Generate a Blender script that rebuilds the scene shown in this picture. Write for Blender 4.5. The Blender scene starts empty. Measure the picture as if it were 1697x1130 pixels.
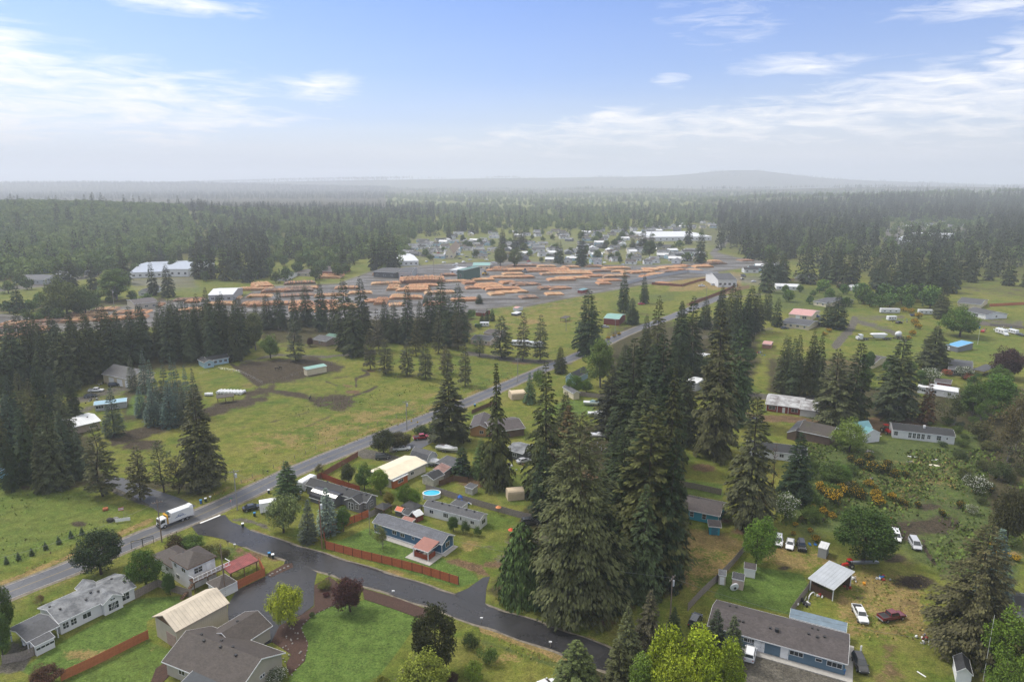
import bpy, math, random
import numpy as np
from mathutils import Vector, Matrix
random.seed(7); rng = np.random.default_rng(7)
SC = bpy.context.scene
COL = SC.collection
# ------------------------------------------------------------------ camera
H = 85.0; F = 1150.0; PITCH = math.radians(12.98)
SN, CS = math.sin(PITCH), math.cos(PITCH)
cd = bpy.data.cameras.new('camera'); cam = bpy.data.objects.new('camera', cd); COL.objects.link(cam)
cam.location = (0, 0, H); cam.rotation_euler = (math.pi/2-PITCH, 0, 0)
cd.sensor_width = 36; cd.lens = F/1697*36; cd.clip_end = 40000; cd.clip_start = 0.5
SC.camera = cam
# ------------------------------------------------------------------ sky
SUN_EL, SUN_AZ = math.radians(52), math.radians(-62)      # azimuth from +Y towards +X
world = bpy.data.worlds.new('World'); SC.world = world; world.use_nodes = True
nt = world.node_tree; nt.nodes.clear()
def N(t, typ, **kw):
    n = t.nodes.new(typ)
    for k, v in kw.items():
        if k.startswith('i_'):
            n.inputs[int(k[2:])].default_value = v
        else: setattr(n, k, v)
    return n
def ramp(t, pts, src=None):
    r = t.nodes.new('ShaderNodeValToRGB'); e = r.color_ramp.elements
    while len(e) < len(pts): e.new(0.5)
    for el, (p, c) in zip(e, pts):
        el.position = p; el.color = (c, c, c, 1) if not isinstance(c, tuple) else (*c, 1)
    if src is not None: t.links.new(src, r.inputs[0])
    return r
def M2(t, op, a, b=None, clamp=False):
    n = t.nodes.new('ShaderNodeMath'); n.operation = op; n.use_clamp = clamp
    for i, v in enumerate((a, b)):
        if v is None: continue
        if isinstance(v, (int, float)): n.inputs[i].default_value = v
        else: t.links.new(v, n.inputs[i])
    return n.outputs[0]
def mixc(t, f, a, b, blend='MIX'):
    n = t.nodes.new('ShaderNodeMix'); n.data_type = 'RGBA'; n.blend_type = blend
    for i, v in ((0, f), (6, a), (7, b)):
        if isinstance(v, (int, float)): n.inputs[i].default_value = v
        elif isinstance(v, tuple): n.inputs[i].default_value = (*v, 1) if len(v) == 3 else v
        else: t.links.new(v, n.inputs[i])
    return n.outputs[2]
sky = N(nt, 'ShaderNodeTexSky', sky_type='NISHITA', sun_disc=False)
sky.sun_elevation = SUN_EL; sky.sun_rotation = SUN_AZ; sky.air_density = 1.0; sky.dust_density = 1.5; sky.ozone_density = 2.0
tc = N(nt, 'ShaderNodeTexCoord'); sep = N(nt, 'ShaderNodeSeparateXYZ'); nt.links.new(tc.outputs['Generated'], sep.inputs[0])
zz = M2(nt, 'MAXIMUM', sep.outputs[2], 0.0)
den = M2(nt, 'ADD', zz, 0.07)
px_ = M2(nt, 'DIVIDE', sep.outputs[0], den); py_ = M2(nt, 'DIVIDE', sep.outputs[1], den)
cmb = N(nt, 'ShaderNodeCombineXYZ'); nt.links.new(px_, cmb.inputs[0]); nt.links.new(py_, cmb.inputs[1])
mp = N(nt, 'ShaderNodeMapping'); nt.links.new(cmb.outputs[0], mp.inputs[0])
mp.inputs['Scale'].default_value = (0.42, 0.62, 1); mp.inputs['Rotation'].default_value = (0, 0, 0.35); mp.inputs['Location'].default_value = (3.1, 0.4, 0)
cn = N(nt, 'ShaderNodeTexNoise'); nt.links.new(mp.outputs[0], cn.inputs[0])
cn.inputs['Scale'].default_value = 1.25; cn.inputs['Detail'].default_value = 9; cn.inputs['Roughness'].default_value = 0.58; cn.inputs['Distortion'].default_value = 0.35
# cirrus patches: (azimuth deg, elevation deg, half widths, strength), broken up by the noise
azn = M2(nt, 'ARCTAN2', sep.outputs[0], sep.outputs[1])
pn = None
for (cx, cy, wx, wy, am) in [(315,160,170,34,1.0),(470,200,110,10,.8),(565,146,48,20,1.1),(10,75,60,30,1.2),(30,120,60,34,1.1),(50,215,190,30,1.7),(250,238,160,20,1.3),(60,187,90,9,.9),(315,8,60,10,.9),(400,18,70,10,.8),(1170,35,90,40,.42),(1285,110,75,16,.8),(1085,135,30,10,.9),(1012,192,34,13,1.3),(1060,222,230,24,1.6),(880,243,220,17,1.3),(1480,208,340,42,1.5),(1680,95,60,20,.9),(1640,150,110,16,.6),(1450,138,90,8,.7),(1600,10,120,14,.9),(1250,255,560,20,1.2),(1750,180,200,60,.9),(-200,120,260,60,.9),(-120,210,250,30,1.0),(2000,60,220,40,.7)]:
    a0 = math.atan((cx-848.5)/F/CS); e0 = math.asin(max(-.2, min(.9, ((565-cy)/F*CS-SN)/math.sqrt(1+((565-cy)/F)**2+((cx-848.5)/F)**2)))); zc_ = math.sin(e0)
    dx = M2(nt, 'DIVIDE', M2(nt, 'SUBTRACT', azn, a0), wx/F); dy = M2(nt, 'DIVIDE', M2(nt, 'SUBTRACT', sep.outputs[2], zc_), wy/F)
    g = M2(nt, 'MULTIPLY', M2(nt, 'EXPONENT', M2(nt, 'MULTIPLY', M2(nt, 'ADD', M2(nt, 'MULTIPLY', dx, dx), M2(nt, 'MULTIPLY', dy, dy)), -0.9)), am)
    pn = g if pn is None else M2(nt, 'ADD', pn, g)
stv = N(nt, 'ShaderNodeCombineXYZ'); nt.links.new(M2(nt, 'ADD', M2(nt, 'MULTIPLY', azn, 7.0), M2(nt, 'MULTIPLY', sep.outputs[2], 6.0)), stv.inputs[0]); nt.links.new(M2(nt, 'MULTIPLY', sep.outputs[2], 42.0), stv.inputs[1])
cn3 = N(nt, 'ShaderNodeTexNoise'); nt.links.new(stv.outputs[0], cn3.inputs[0]); cn3.inputs['Scale'].default_value = 2.2; cn3.inputs['Detail'].default_value = 8; cn3.inputs['Roughness'].default_value = 0.62; cn3.inputs['Distortion'].default_value = 0.6
wv = M2(nt, 'MULTIPLY', M2(nt, 'MULTIPLY', M2(nt, 'SUBTRACT', cn3.outputs[0], 0.47), 2.1), M2(nt, 'ADD', M2(nt, 'MULTIPLY', pn, 0.9), 0.22, True))
wisp = ramp(nt, [(0.06, 0.0), (0.45, 0.45), (1.0, 0.97)], M2(nt, 'ADD', M2(nt, 'MULTIPLY', M2(nt, 'MINIMUM', pn, 1.3), 0.5), wv))
band = ramp(nt, [(0.0, 0.97), (0.04, 0.70), (0.08, 0.32), (0.14, 0.14), (0.25, 0.04)], zz)      # milky veil towards the horizon
cn2 = N(nt, 'ShaderNodeTexNoise'); nt.links.new(mp.outputs[0], cn2.inputs[0]); cn2.inputs['Scale'].default_value = 0.5; cn2.inputs['Detail'].default_value = 4
bsoft = M2(nt, 'MULTIPLY', band.outputs[0], M2(nt, 'ADD', M2(nt, 'MULTIPLY', cn2.outputs[0], 1.1), 0.5), True)
over = M2(nt, 'MULTIPLY', ramp(nt, [(0.30, 0.0), (0.62, 1.0)], zz).outputs[0], M2(nt, 'ADD', M2(nt, 'MULTIPLY', cn2.outputs[0], 0.5), 0.7), True)   # cloud deck overhead: the photograph's light has no shadows
cf = M2(nt, 'MAXIMUM', M2(nt, 'MAXIMUM', wisp.outputs[0], bsoft, True), over, True)
tint = mixc(nt, 1.0, sky.outputs[0], (0.56, 0.76, 1.20), 'MULTIPLY')
cloudc = mixc(nt, ramp(nt, [(0.01, 0.0), (0.07, 0.62), (0.14, 0.85), (0.5, 1.0)], zz).outputs[0], (4.3, 4.5, 5.3), (9.1, 8.95, 8.75))
skyc = mixc(nt, cf, tint, cloudc)
bg = N(nt, 'ShaderNodeBackground'); nt.links.new(skyc, bg.inputs[0]); bg.inputs[1].default_value = 0.085
wo = N(nt, 'ShaderNodeOutputWorld'); nt.links.new(bg.outputs[0], wo.inputs[0])
# ------------------------------------------------------------------ sun
sd = bpy.data.lights.new('sun', 'SUN'); sd.energy = 2.1; sd.angle = math.radians(13); sd.color = (1.0, 0.95, 0.87)
sun = bpy.data.objects.new('sun', sd); COL.objects.link(sun)
dv = Vector((math.sin(SUN_AZ)*math.cos(SUN_EL), math.cos(SUN_AZ)*math.cos(SUN_EL), math.sin(SUN_EL)))
sun.rotation_euler = dv.to_track_quat('Z', 'Y').to_euler(); sun.location = (0, 0, 200)
SC.view_settings.view_transform = 'Standard'; SC.view_settings.look = 'None'
SC.view_settings.exposure = 0.76; SC.view_settings.gamma = 1; SC.view_settings.use_curve_mapping = False
SC.cycles.use_denoising = True
SC.cycles.max_bounces = 5; SC.cycles.diffuse_bounces = 2; SC.cycles.glossy_bounces = 2; SC.cycles.transmission_bounces = 3
SC.cycles.volume_bounces = 1; SC.cycles.transparent_max_bounces = 8; SC.cycles.caustics_reflective = False; SC.cycles.caustics_refractive = False
# ------------------------------------------------------------------ pixel of the photograph -> place in the world
def P(px, py, z=0.0):
    u = px-848.5; v = py-565.0
    k = (H-z)/(F*SN+v*CS)
    return Vector((u*k, (F*CS-v*SN)*k, z))
def PX(x, y, z=0.0):
    d = y*CS+(H-z)*SN; w = (H-z)*CS-y*SN
    return 848.5+F*x/d, 565+F*w/d
def tree_h(bx, by, ty):
    b = P(bx, by); v = ty-565
    return max(1.0, H-b.y*(v*CS+F*SN)/(F*CS-v*SN))
# ------------------------------------------------------------------ terrain height
HILLS = []   # (x, y, sx, sy, h)
def hill(px, dist, sx, sy, h):
    HILLS.append(((px-848.5)/F*dist, dist, sx, sy, h))
hill(60, 1350, 330, 260, 16); hill(-260, 1400, 420, 300, 18); hill(190, 1450, 260, 240, 8)
hill(150, 6500, 1900, 600, 72); hill(-700, 6300, 1300, 700, 26); hill(600, 8600, 2200, 500, 104); hill(330, 6300, 90, 200, 12)
hill(1180, 9000, 2300, 600, 122); hill(1225, 9000, 520, 500, 88); hill(1500, 5200, 1100, 500, 48); hill(1050, 5600, 500, 300, 26)
hill(1330, 2600, 190, 330, 22); hill(1600, 2700, 420, 400, 24); hill(1850, 2700, 500, 400, 34)
def ground_z(x, y):
    z = np.zeros_like(np.asarray(x, float))
    for (hx, hy, sx, sy, hh) in HILLS:
        z = z+hh*np.exp(-((x-hx)/sx)**2/2-((y-hy)/sy)**2/2)
    fade = np.clip((np.asarray(y)-750)/300, 0, 1)
    return z*fade
# ------------------------------------------------------------------ materials
MATS = {}
def newmat(name):
    m = bpy.data.materials.new(name); m.use_nodes = True; MATS[name] = m
    t = m.node_tree; b = t.nodes['Principled BSDF']; b.inputs['Specular IOR Level'].default_value = 0.3
    return m, t, b
def plain(name, col, rough=0.6, metal=0.0, spec=0.3, var=0.12, scale=1.5, bump=0.0, coat=0.0, stripes=None):
    if name in MATS: return MATS[name]
    m, t, b = newmat(name)
    tcn = N(t, 'ShaderNodeTexCoord')
    n1 = N(t, 'ShaderNodeTexNoise'); n1.inputs['Scale'].default_value = scale; n1.inputs['Detail'].default_value = 6; n1.inputs['Roughness'].default_value = 0.65
    t.links.new(tcn.outputs['Object'], n1.inputs[0])
    r = ramp(t, [(0.3, 1-var), (0.7, 1+var)], n1.outputs[0])
    c = mixc(t, 1.0, (*col, 1), r.outputs[0], 'MULTIPLY')
    if stripes:                                            # fine relief: (axis, period m, depth)
        ax, per, dep = stripes
        s = N(t, 'ShaderNodeSeparateXYZ'); t.links.new(tcn.outputs['Object'], s.inputs[0])
        fr = M2(t, 'FRACT', M2(t, 'DIVIDE', s.outputs[ax], per))
        rr = ramp(t, [(0.0, 0.0), (0.10, 1.0), (0.9, 1.0), (1.0, 0.55)], fr)
        bp = N(t, 'ShaderNodeBump'); bp.inputs['Strength'].default_value = 1.0; bp.inputs['Distance'].default_value = dep
        t.links.new(rr.outputs[0], bp.inputs['Height']); t.links.new(bp.outputs[0], b.inputs['Normal'])
        c = mixc(t, M2(t, 'MULTIPLY', M2(t, 'SUBTRACT', 1.0, rr.outputs[0]), 0.25), c, (col[0]*.5, col[1]*.5, col[2]*.5))
    t.links.new(c, b.inputs['Base Color'])
    b.inputs['Roughness'].default_value = rough; b.inputs['Metallic'].default_value = metal
    b.inputs['Specular IOR Level'].default_value = spec; b.inputs['Coat Weight'].default_value = coat
    return m
def shingle(name, col, moss=0.0, light=0.0, rows=0.14):
    if name in MATS: return MATS[name]
    m, t, b = newmat(name); col = tuple(c*.64 for c in col)
    tcn = N(t, 'ShaderNodeTexCoord')
    n1 = N(t, 'ShaderNodeTexNoise'); n1.inputs['Scale'].default_value = 0.35; n1.inputs['Detail'].default_value = 7; n1.inputs['Roughness'].default_value = 0.7
    n2 = N(t, 'ShaderNodeTexNoise'); n2.inputs['Scale'].default_value = 5.5; n2.inputs['Detail'].default_value = 3
    vo = N(t, 'ShaderNodeTexVoronoi'); vo.inputs['Scale'].default_value = 3.0
    mpp = N(t, 'ShaderNodeMapping'); mpp.inputs['Scale'].default_value = (1, 1, 3); t.links.new(tcn.outputs['Object'], mpp.inputs[0])
    for n in (n1, n2): t.links.new(tcn.outputs['Object'], n.inputs[0])
    t.links.new(mpp.outputs[0], vo.inputs[0])
    a = mixc(t, ramp(t, [(0.3, 0.0), (0.75, 1.0)], n1.outputs[0]).outputs[0], (col[0]*.82, col[1]*.82, col[2]*.82), (col[0]*1.2, col[1]*1.2, col[2]*1.2))
    sv = N(t, 'ShaderNodeSeparateColor'); t.links.new(vo.outputs['Color'], sv.inputs[0])
    a = mixc(t, 1.0, a, ramp(t, [(0.0, 0.78), (1.0, 1.22)], sv.outputs[0]).outputs[0], 'MULTIPLY')
    a = mixc(t, ramp(t, [(0.35, 0.25), (0.7, 0.0)], n2.outputs[0]).outputs[0], a, (col[0]*.5, col[1]*.5, col[2]*.5))
    if moss: a = mixc(t, ramp(t, [(0.52, 0.0), (0.66, moss)], n1.outputs[0]).outputs[0], a, (0.055, 0.06, 0.025))
    if light: a = mixc(t, ramp(t, [(0.40, 0.0), (0.60, light)], n1.outputs[0]).outputs[0], a, (0.42, 0.43, 0.44))
    t.links.new(a, b.inputs['Base Color']); b.inputs['Roughness'].default_value = 0.72; b.inputs['Specular IOR Level'].default_value = 0.35
    return m
GLASS = plain('window_glass', (0.03, 0.036, 0.042), rough=0.08, spec=0.7, var=0.3, scale=0.6)
WHITE = plain('white_trim', (0.74, 0.75, 0.76), var=0.05)
BLACK = plain('black_rubber', (0.018, 0.018, 0.02), rough=0.8)
CHROME = plain('grey_metal', (0.42, 0.43, 0.45), rough=0.35, metal=0.6)
DARK = plain('dark_plastic', (0.03, 0.03, 0.032), rough=0.5)
WOOD_OLD = plain('weathered_wood', (0.25, 0.215, 0.19), rough=0.85, var=0.35, scale=2.5)
WOOD_BROWN = plain('brown_wood', (0.12, 0.07, 0.045), rough=0.8, var=0.3, scale=2.5)
WOOD_ORANGE = plain('orange_stained_wood', (0.42, 0.135, 0.06), rough=0.7, var=0.22, scale=2.2)
WOOD_RED = plain('red_stained_wood', (0.28, 0.065, 0.032), rough=0.7, var=0.22, scale=2.2)
CONCRETE = plain('pale_concrete', (0.36, 0.345, 0.32), rough=0.75, var=0.15)
# ------------------------------------------------------------------ mesh building
class MB:
    """collects polygons; build() links them as one mesh object"""
    def __init__(s): s.v = []; s.f = []; s.m = []; s.cur = 0
    def poly(s, pts, flip=False):
        i = len(s.v); s.v += [tuple(p) for p in pts]; idx = list(range(i, i+len(pts)))
        s.f.append(idx[::-1] if flip else idx); s.m.append(s.cur); return s
    def box(s, x0, x1, y0, y1, z0, z1, T=None):
        c = [(x0, y0, z0), (x1, y0, z0), (x1, y1, z0), (x0, y1, z0), (x0, y0, z1), (x1, y0, z1), (x1, y1, z1), (x0, y1, z1)]
        return s.hexa(c, T)
    def hexa(s, c, T=None):
        if T is not None: c = [tuple(T @ Vector(p)) for p in c]
        i = len(s.v); s.v += [tuple(p) for p in c]
        for q in ((3, 2, 1, 0), (4, 5, 6, 7), (0, 1, 5, 4), (1, 2, 6, 5), (2, 3, 7, 6), (3, 0, 4, 7)):
            s.f.append([i+k for k in q]); s.m.append(s.cur)
        return s
    def slab(s, pts, t, up=False):
        """thick plate: pts = top outline, t = thickness downwards"""
        n = len(pts); i = len(s.v)
        s.v += [tuple(p) for p in pts]+[(p[0], p[1], p[2]-t) for p in pts]
        s.f.append(list(range(i, i+n))); s.m.append(s.cur)
        s.f.append(list(range(i+n, i+2*n))[::-1]); s.m.append(s.cur)
        for k in range(n):
            a, b = i+k, i+(k+1) % n; s.f.append([a, a+n, b+n, b]); s.m.append(s.cur)
        return s
    def prism(s, prof, x0, x1, axis='x'):
        """profile [(a,z)] extruded along x (a=y) or along y (a=x)"""
        n = len(prof); i = len(s.v)
        for xx in (x0, x1):
            for a, z in prof: s.v.append((xx, a, z) if axis == 'x' else (a, xx, z))
        s.f.append(list(range(i, i+n))[::-1]); s.f.append(list(range(i+n, i+2*n))); s.m += [s.cur]*2
        for k in range(n):
            a, b = i+k, i+(k+1) % n; s.f.append([a, b, b+n, a+n]); s.m.append(s.cur)
        return s
    def tube(s, p0, p1, r0, r1=None, n=8, cap=True):
        r1 = r0 if r1 is None else r1
        p0, p1 = Vector(p0), Vector(p1); d = (p1-p0)
        if d.length < 1e-6: return s
        q = d.to_track_quat('Z', 'Y'); i = len(s.v)
        for p, r in ((p0, r0), (p1, r1)):
            for k in range(n):
                a = 2*math.pi*k/n; s.v.append(tuple(p+q @ Vector((r*math.cos(a), r*math.sin(a), 0))))
        for k in range(n):
            a, b = i+k, i+(k+1) % n; s.f.append([a, b, b+n, a+n]); s.m.append(s.cur)
        if cap:
            s.f.append(list(range(i, i+n))[::-1]); s.f.append(list(range(i+n, i+2*n))); s.m += [s.cur]*2
        return s
    def ellipsoid(s, c, r, nu=10, nv=6):
        i = len(s.v)
        for a in range(1, nv):
            th = math.pi*a/nv
            for b in range(nu):
                ph = 2*math.pi*b/nu
                s.v.append((c[0]+r[0]*math.sin(th)*math.cos(ph), c[1]+r[1]*math.sin(th)*math.sin(ph), c[2]+r[2]*math.cos(th)))
        t0 = len(s.v); s.v.append((c[0], c[1], c[2]+r[2])); s.v.append((c[0], c[1], c[2]-r[2]))
        for a in range(nv-2):
            for b in range(nu):
                p = i+a*nu+b; q = i+a*nu+(b+1) % nu; s.f.append([p, p+nu, q+nu, q]); s.m.append(s.cur)
        for b in range(nu):
            s.f.append([t0, i+b, i+(b+1) % nu]); s.m.append(s.cur)
            k = i+(nv-2)*nu; s.f.append([t0+1, k+(b+1) % nu, k+b]); s.m.append(s.cur)
        return s
    def data(s, name, mats, smooth=False):
        me = bpy.data.meshes.new(name); me.from_pydata(s.v, [], s.f)
        for m in (mats if isinstance(mats, (list, tuple)) else [mats]): me.materials.append(m)
        if len(me.materials) > 1: me.polygons.foreach_set('material_index', s.m)
        if smooth: me.polygons.foreach_set('use_smooth', [True]*len(me.polygons))
        me.update(); return me
    def build(s, name, mats, parent=None, smooth=False, **kw):
        return mk(name, s.data(name, mats, smooth), parent, **kw)
def mk(name, me, parent=None, loc=None, rz=None, **props):
    o = bpy.data.objects.new(name, me); COL.objects.link(o)
    if parent is not None: o.parent = parent
    if loc is not None: o.location = loc
    if rz is not None: o.rotation_euler = (0, 0, rz)
    for k, v in props.items(): o[k] = v
    return o
def thing(name, label, cat, loc=(0, 0, 0), rz=0.0, group=None, scale=None):
    o = bpy.data.objects.new(name, None); COL.objects.link(o); o.empty_display_size = 0.3
    o.location = loc; o.rotation_euler = (0, 0, rz); o['label'] = label; o['category'] = cat
    if group: o['group'] = group
    if scale is not None: o.scale = scale
    return o
def tag(o, label, cat, group=None):
    o['label'] = label; o['category'] = cat
    if group: o['group'] = group
    return o
def dup(root, loc, rz, label=None, group=None, scale=None):
    r = root.copy(); COL.objects.link(r); r.location = loc; r.rotation_euler = (0, 0, rz)
    if scale is not None: r.scale = scale
    if label: r['label'] = label
    if group: r['group'] = group
    def kids(a, b):
        for ch in a.children:
            c = ch.copy(); COL.objects.link(c); c.parent = b; kids(ch, c)
    kids(root, r); return r
def npmesh(name, V, Fq, mats, tint=None, smooth=False):
    """V (n,3), Fq (m,3|4) numpy"""
    me = bpy.data.meshes.new(name); k = Fq.shape[1]
    me.vertices.add(len(V)); me.vertices.foreach_set('co', np.ascontiguousarray(V, dtype=np.float32).ravel())
    me.loops.add(Fq.size); me.loops.foreach_set('vertex_index', np.ascontiguousarray(Fq, dtype=np.int32).ravel())
    me.polygons.add(len(Fq)); me.polygons.foreach_set('loop_start', np.arange(0, Fq.size, k, dtype=np.int32))
    for m in (mats if isinstance(mats, (list, tuple)) else [mats]): me.materials.append(m)
    if smooth: me.polygons.foreach_set('use_smooth', np.ones(len(Fq), dtype=bool))
    if tint is not None:
        at = me.color_attributes.new('tint', 'FLOAT_COLOR', 'POINT'); at.data.foreach_set('color', np.ascontiguousarray(tint, dtype=np.float32).ravel())
    me.update(calc_edges=True); return me
# ------------------------------------------------------------------ ground: one sheet, kinds of cover as attributes
GA = np.concatenate([np.linspace(-180, -62, 28)[:-1], np.linspace(-62, -45, 30)[:-1], np.linspace(-45, 45, 640), np.linspace(45, 62, 30)[1:], np.linspace(62, 180, 28)[1:-1]])
vv = np.concatenate([np.linspace(1250, 640, 300), np.linspace(638, -200, 500)])   # image row relative to the centre
k_ = H/(F*SN+vv*CS); GY = (F*CS-vv*SN)*k_; GY = np.concatenate([[4.0, 15., 30.], GY[GY > 32], [3000, 3600, 4300, 5000, 5800, 6600, 7400, 8200, 9000, 11000, 14000]])
GY = np.unique(np.sort(GY))
ang = np.radians(GA); RR, AA = np.meshgrid(GY, ang, indexing='ij')
# inside the view the rings are straight rows (y constant), so rows follow the picture; outside they bend round
rad = RR/np.maximum(np.cos(np.clip(AA, -1.0, 1.0)), 0.5)
gx = rad*np.sin(AA); gy = rad*np.cos(AA); gz = ground_z(gx, gy)
nr, nc = gx.shape
dd = gy*CS+H*SN; ok = dd > 5
dd2 = np.where(ok, dd, 5); ipx = np.where(ok, 848.5+F*gx/dd2, -9999); ipy = np.where(ok, 565+F*((H)*CS-gy*SN)/dd2, 9999)
def pmask(poly, soft=4.0):
    """soft inside mask of a polygon given in photograph pixels"""
    p = np.array(poly, float); x0, y0 = p.min(0)-soft*4; x1, y1 = p.max(0)+soft*4
    m = np.zeros(ipx.shape); sel = (ipx > x0) & (ipx < x1) & (ipy > y0) & (ipy < y1)
    if not sel.any(): return m
    X, Y = ipx[sel], ipy[sel]; ins = np.zeros(X.shape, bool); dmin = np.full(X.shape, 1e9)
    for a, b in zip(p, np.roll(p, -1, 0)):
        c = (a[1] > Y) != (b[1] > Y)
        with np.errstate(divide='ignore', invalid='ignore'):
            ins ^= c & (X < (b[0]-a[0])*(Y-a[1])/(b[1]-a[1]+1e-12)+a[0])
        d = b-a; L2 = (d**2).sum()+1e-9; tt = np.clip(((X-a[0])*d[0]+(Y-a[1])*d[1])/L2, 0, 1)
        dmin = np.minimum(dmin, np.hypot(X-a[0]-tt*d[0], Y-a[1]-tt*d[1]))
    sd_ = np.where(ins, dmin, -dmin); m[sel] = np.clip(0.5+sd_/(2*soft), 0, 1); return m
def lmask(line, w, soft=2.0):
    p = np.array(line, float); dmin = np.full(ipx.shape, 1e9)
    x0, y0 = p.min(0)-w*3-20; x1, y1 = p.max(0)+w*3+20
    sel = (ipx > x0) & (ipx < x1) & (ipy > y0) & (ipy < y1)
    X, Y = ipx[sel], ipy[sel]; dm = np.full(X.shape, 1e9)
    for a, b in zip(p[:-1], p[1:]):
        d = b-a; L2 = (d**2).sum()+1e-9; tt = np.clip(((X-a[0])*d[0]+(Y-a[1])*d[1])/L2, 0, 1)
        dm = np.minimum(dm, np.hypot(X-a[0]-tt*d[0], Y-a[1]-tt*d[1]))
    m = np.zeros(ipx.shape); m[sel] = np.clip(0.5+(w-dm)/(2*soft), 0, 1); return m
CH = {k: np.zeros(ipx.shape) for k in ('lawn', 'dry', 'mud', 'gravel', 'rough', 'yard', 'red', 'bark')}
def area(ch, poly, a=1.0, soft=4.0): CH[ch] = np.maximum(CH[ch], a*pmask(poly, soft))
def line(ch, pts, w, a=1.0, soft=2.0): CH[ch] = np.maximum(CH[ch], a*lmask(pts, w, soft))
def blob(ch, x, y, rx, ry, a=1.0):
    CH[ch] = np.maximum(CH[ch], a*np.clip(1.35-np.sqrt(((ipx-x)/rx)**2+((ipy-y)/ry)**2), 0, 1))
# bright mown lawns
area('lawn', [(607,993),(698,1024),(660,1078),(620,1130),(560,1180),(470,1180),(480,1120),(505,1095),(511,1065),(498,1040),(520,1018),(552,1003)], 1, 2)
area('lawn', [(105,1060),(230,990),(300,985),(300,1000),(245,1030),(245,1045),(110,1115),(60,1125),(30,1110)], .75)
area('lawn', [(115,1122),(245,1060),(330,1090),(270,1120),(270,1170),(90,1180)], .6)
area('lawn', [(1205,950),(1240,935),(1330,950),(1345,975),(1310,1020),(1180,990)], .8)
area('lawn', [(540,905),(610,872),(700,905),(790,950),(797,965),(760,975),(640,940)], .7)
area('lawn', [(700,830),(850,850),(870,880),(810,880),(700,850)], .45); area('lawn', [(770,850),(880,880),(885,870),(790,840)], .5)
area('lawn', [(800,790),(880,780),(885,840),(830,840)], .5); area('lawn', [(1180,560),(1420,560),(1420,590),(1180,590)], .35)
area('lawn', [(1420,560),(1697,560),(1697,600),(1560,610),(1420,590)], .45)
area('lawn', [(0,755),(75,790),(200,835),(230,850),(200,880),(0,950),(-100,960),(-100,750)], .5, 8)
area('lawn', [(600,690),(720,680),(860,620),(900,590),(780,600),(560,640)], .35, 10)
area('lawn', [(215,655),(245,645),(235,690),(205,690)], .6); area('lawn', [(345,625),(400,610),(430,640),(370,655),(345,650)], .4)
area('lawn', [(760,1060),(900,1080),(920,1130),(780,1130)], .35, 10); area('lawn', [(1130,820),(1200,830),(1200,800),(1130,790)], .6)
area('lawn', [(800,520),(960,480),(1000,500),(960,545),(800,555)], .12, 8); area('lawn', [(540,585),(640,570),(640,600),(560,600)], .4)
area('lawn', [(870,690),(940,660),(985,660),(990,690)], .6); area('lawn',[(1540,560),(1697,540),(1697,580),(1560,590)],.4)
# dry yellow verges and worn places
line('dry', [(0,968),(120,920),(235,868),(250,862)], 4, .8); line('dry', [(345,822),(470,772),(620,712),(770,655),(850,625)], 3.5, .5)
line('dry', [(30,995),(140,950),(215,915)], 3, .4); line('dry', [(420,882),(500,915),(560,935),(640,965),(740,995),(790,985)], 5, .9, 4)
line('dry', [(800,1042),(900,1075),(935,1095)], 7, .9, 4); blob('dry', 640, 952, 28, 9); line('dry', [(812,1010),(900,1035),(985,1058)], 5, .5, 4)
area('dry', [(1130,870),(1240,890),(1225,935),(1150,985),(1120,950)], .6, 10); area('dry', [(1250,880),(1340,905),(1400,930),(1360,960),(1240,925)], .55, 8)
area('dry', [(1390,940),(1530,960),(1540,1060),(1400,1060),(1380,1010)], .55, 12); area('dry', [(1440,745),(1590,750),(1600,830),(1480,840)], .35, 20)
area('dry', [(560,680),(740,640),(700,690),(500,750),(420,760),(400,720)], .45, 15); area('dry', [(800,480),(980,470),(1000,540),(830,560)], .35, 15)
area('dry', [(1100,455),(1230,450),(1230,480),(1110,485)], .7, 4); area('dry', [(990,462),(1190,458),(1190,480),(1000,490)], .3)
blob('dry', 150, 1085, 60, 12, .6); blob('dry', 860, 905, 30, 14, .6); blob('dry', 240, 1075, 40, 10, .4); blob('dry', 840, 1090, 50, 14, .5)
blob('dry', 1390, 600, 50, 8, .4); blob('dry', 1650, 920, 50, 12, .8); area('dry', [(1270,600),(1420,560),(1430,540),(1260,590)], .3)
blob('dry', 880, 533, 18, 6, .9); blob('dry', 300, 650, 20, 5, .5); blob('dry', 415, 640, 25, 8, .4); line('dry', [(60,1010),(150,965)], 4, .4)
line('dry', [(790,560),(950,530)], 3, .4); line('dry', [(850,510),(1000,495)], 3, .4); blob('dry', 1185, 845, 12, 6, .5)
blob('dry', 900, 850, 20, 10, .5); blob('dry', 780, 905, 25, 12, .5); blob('dry', 1170, 900, 40, 20, .4)
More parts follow.
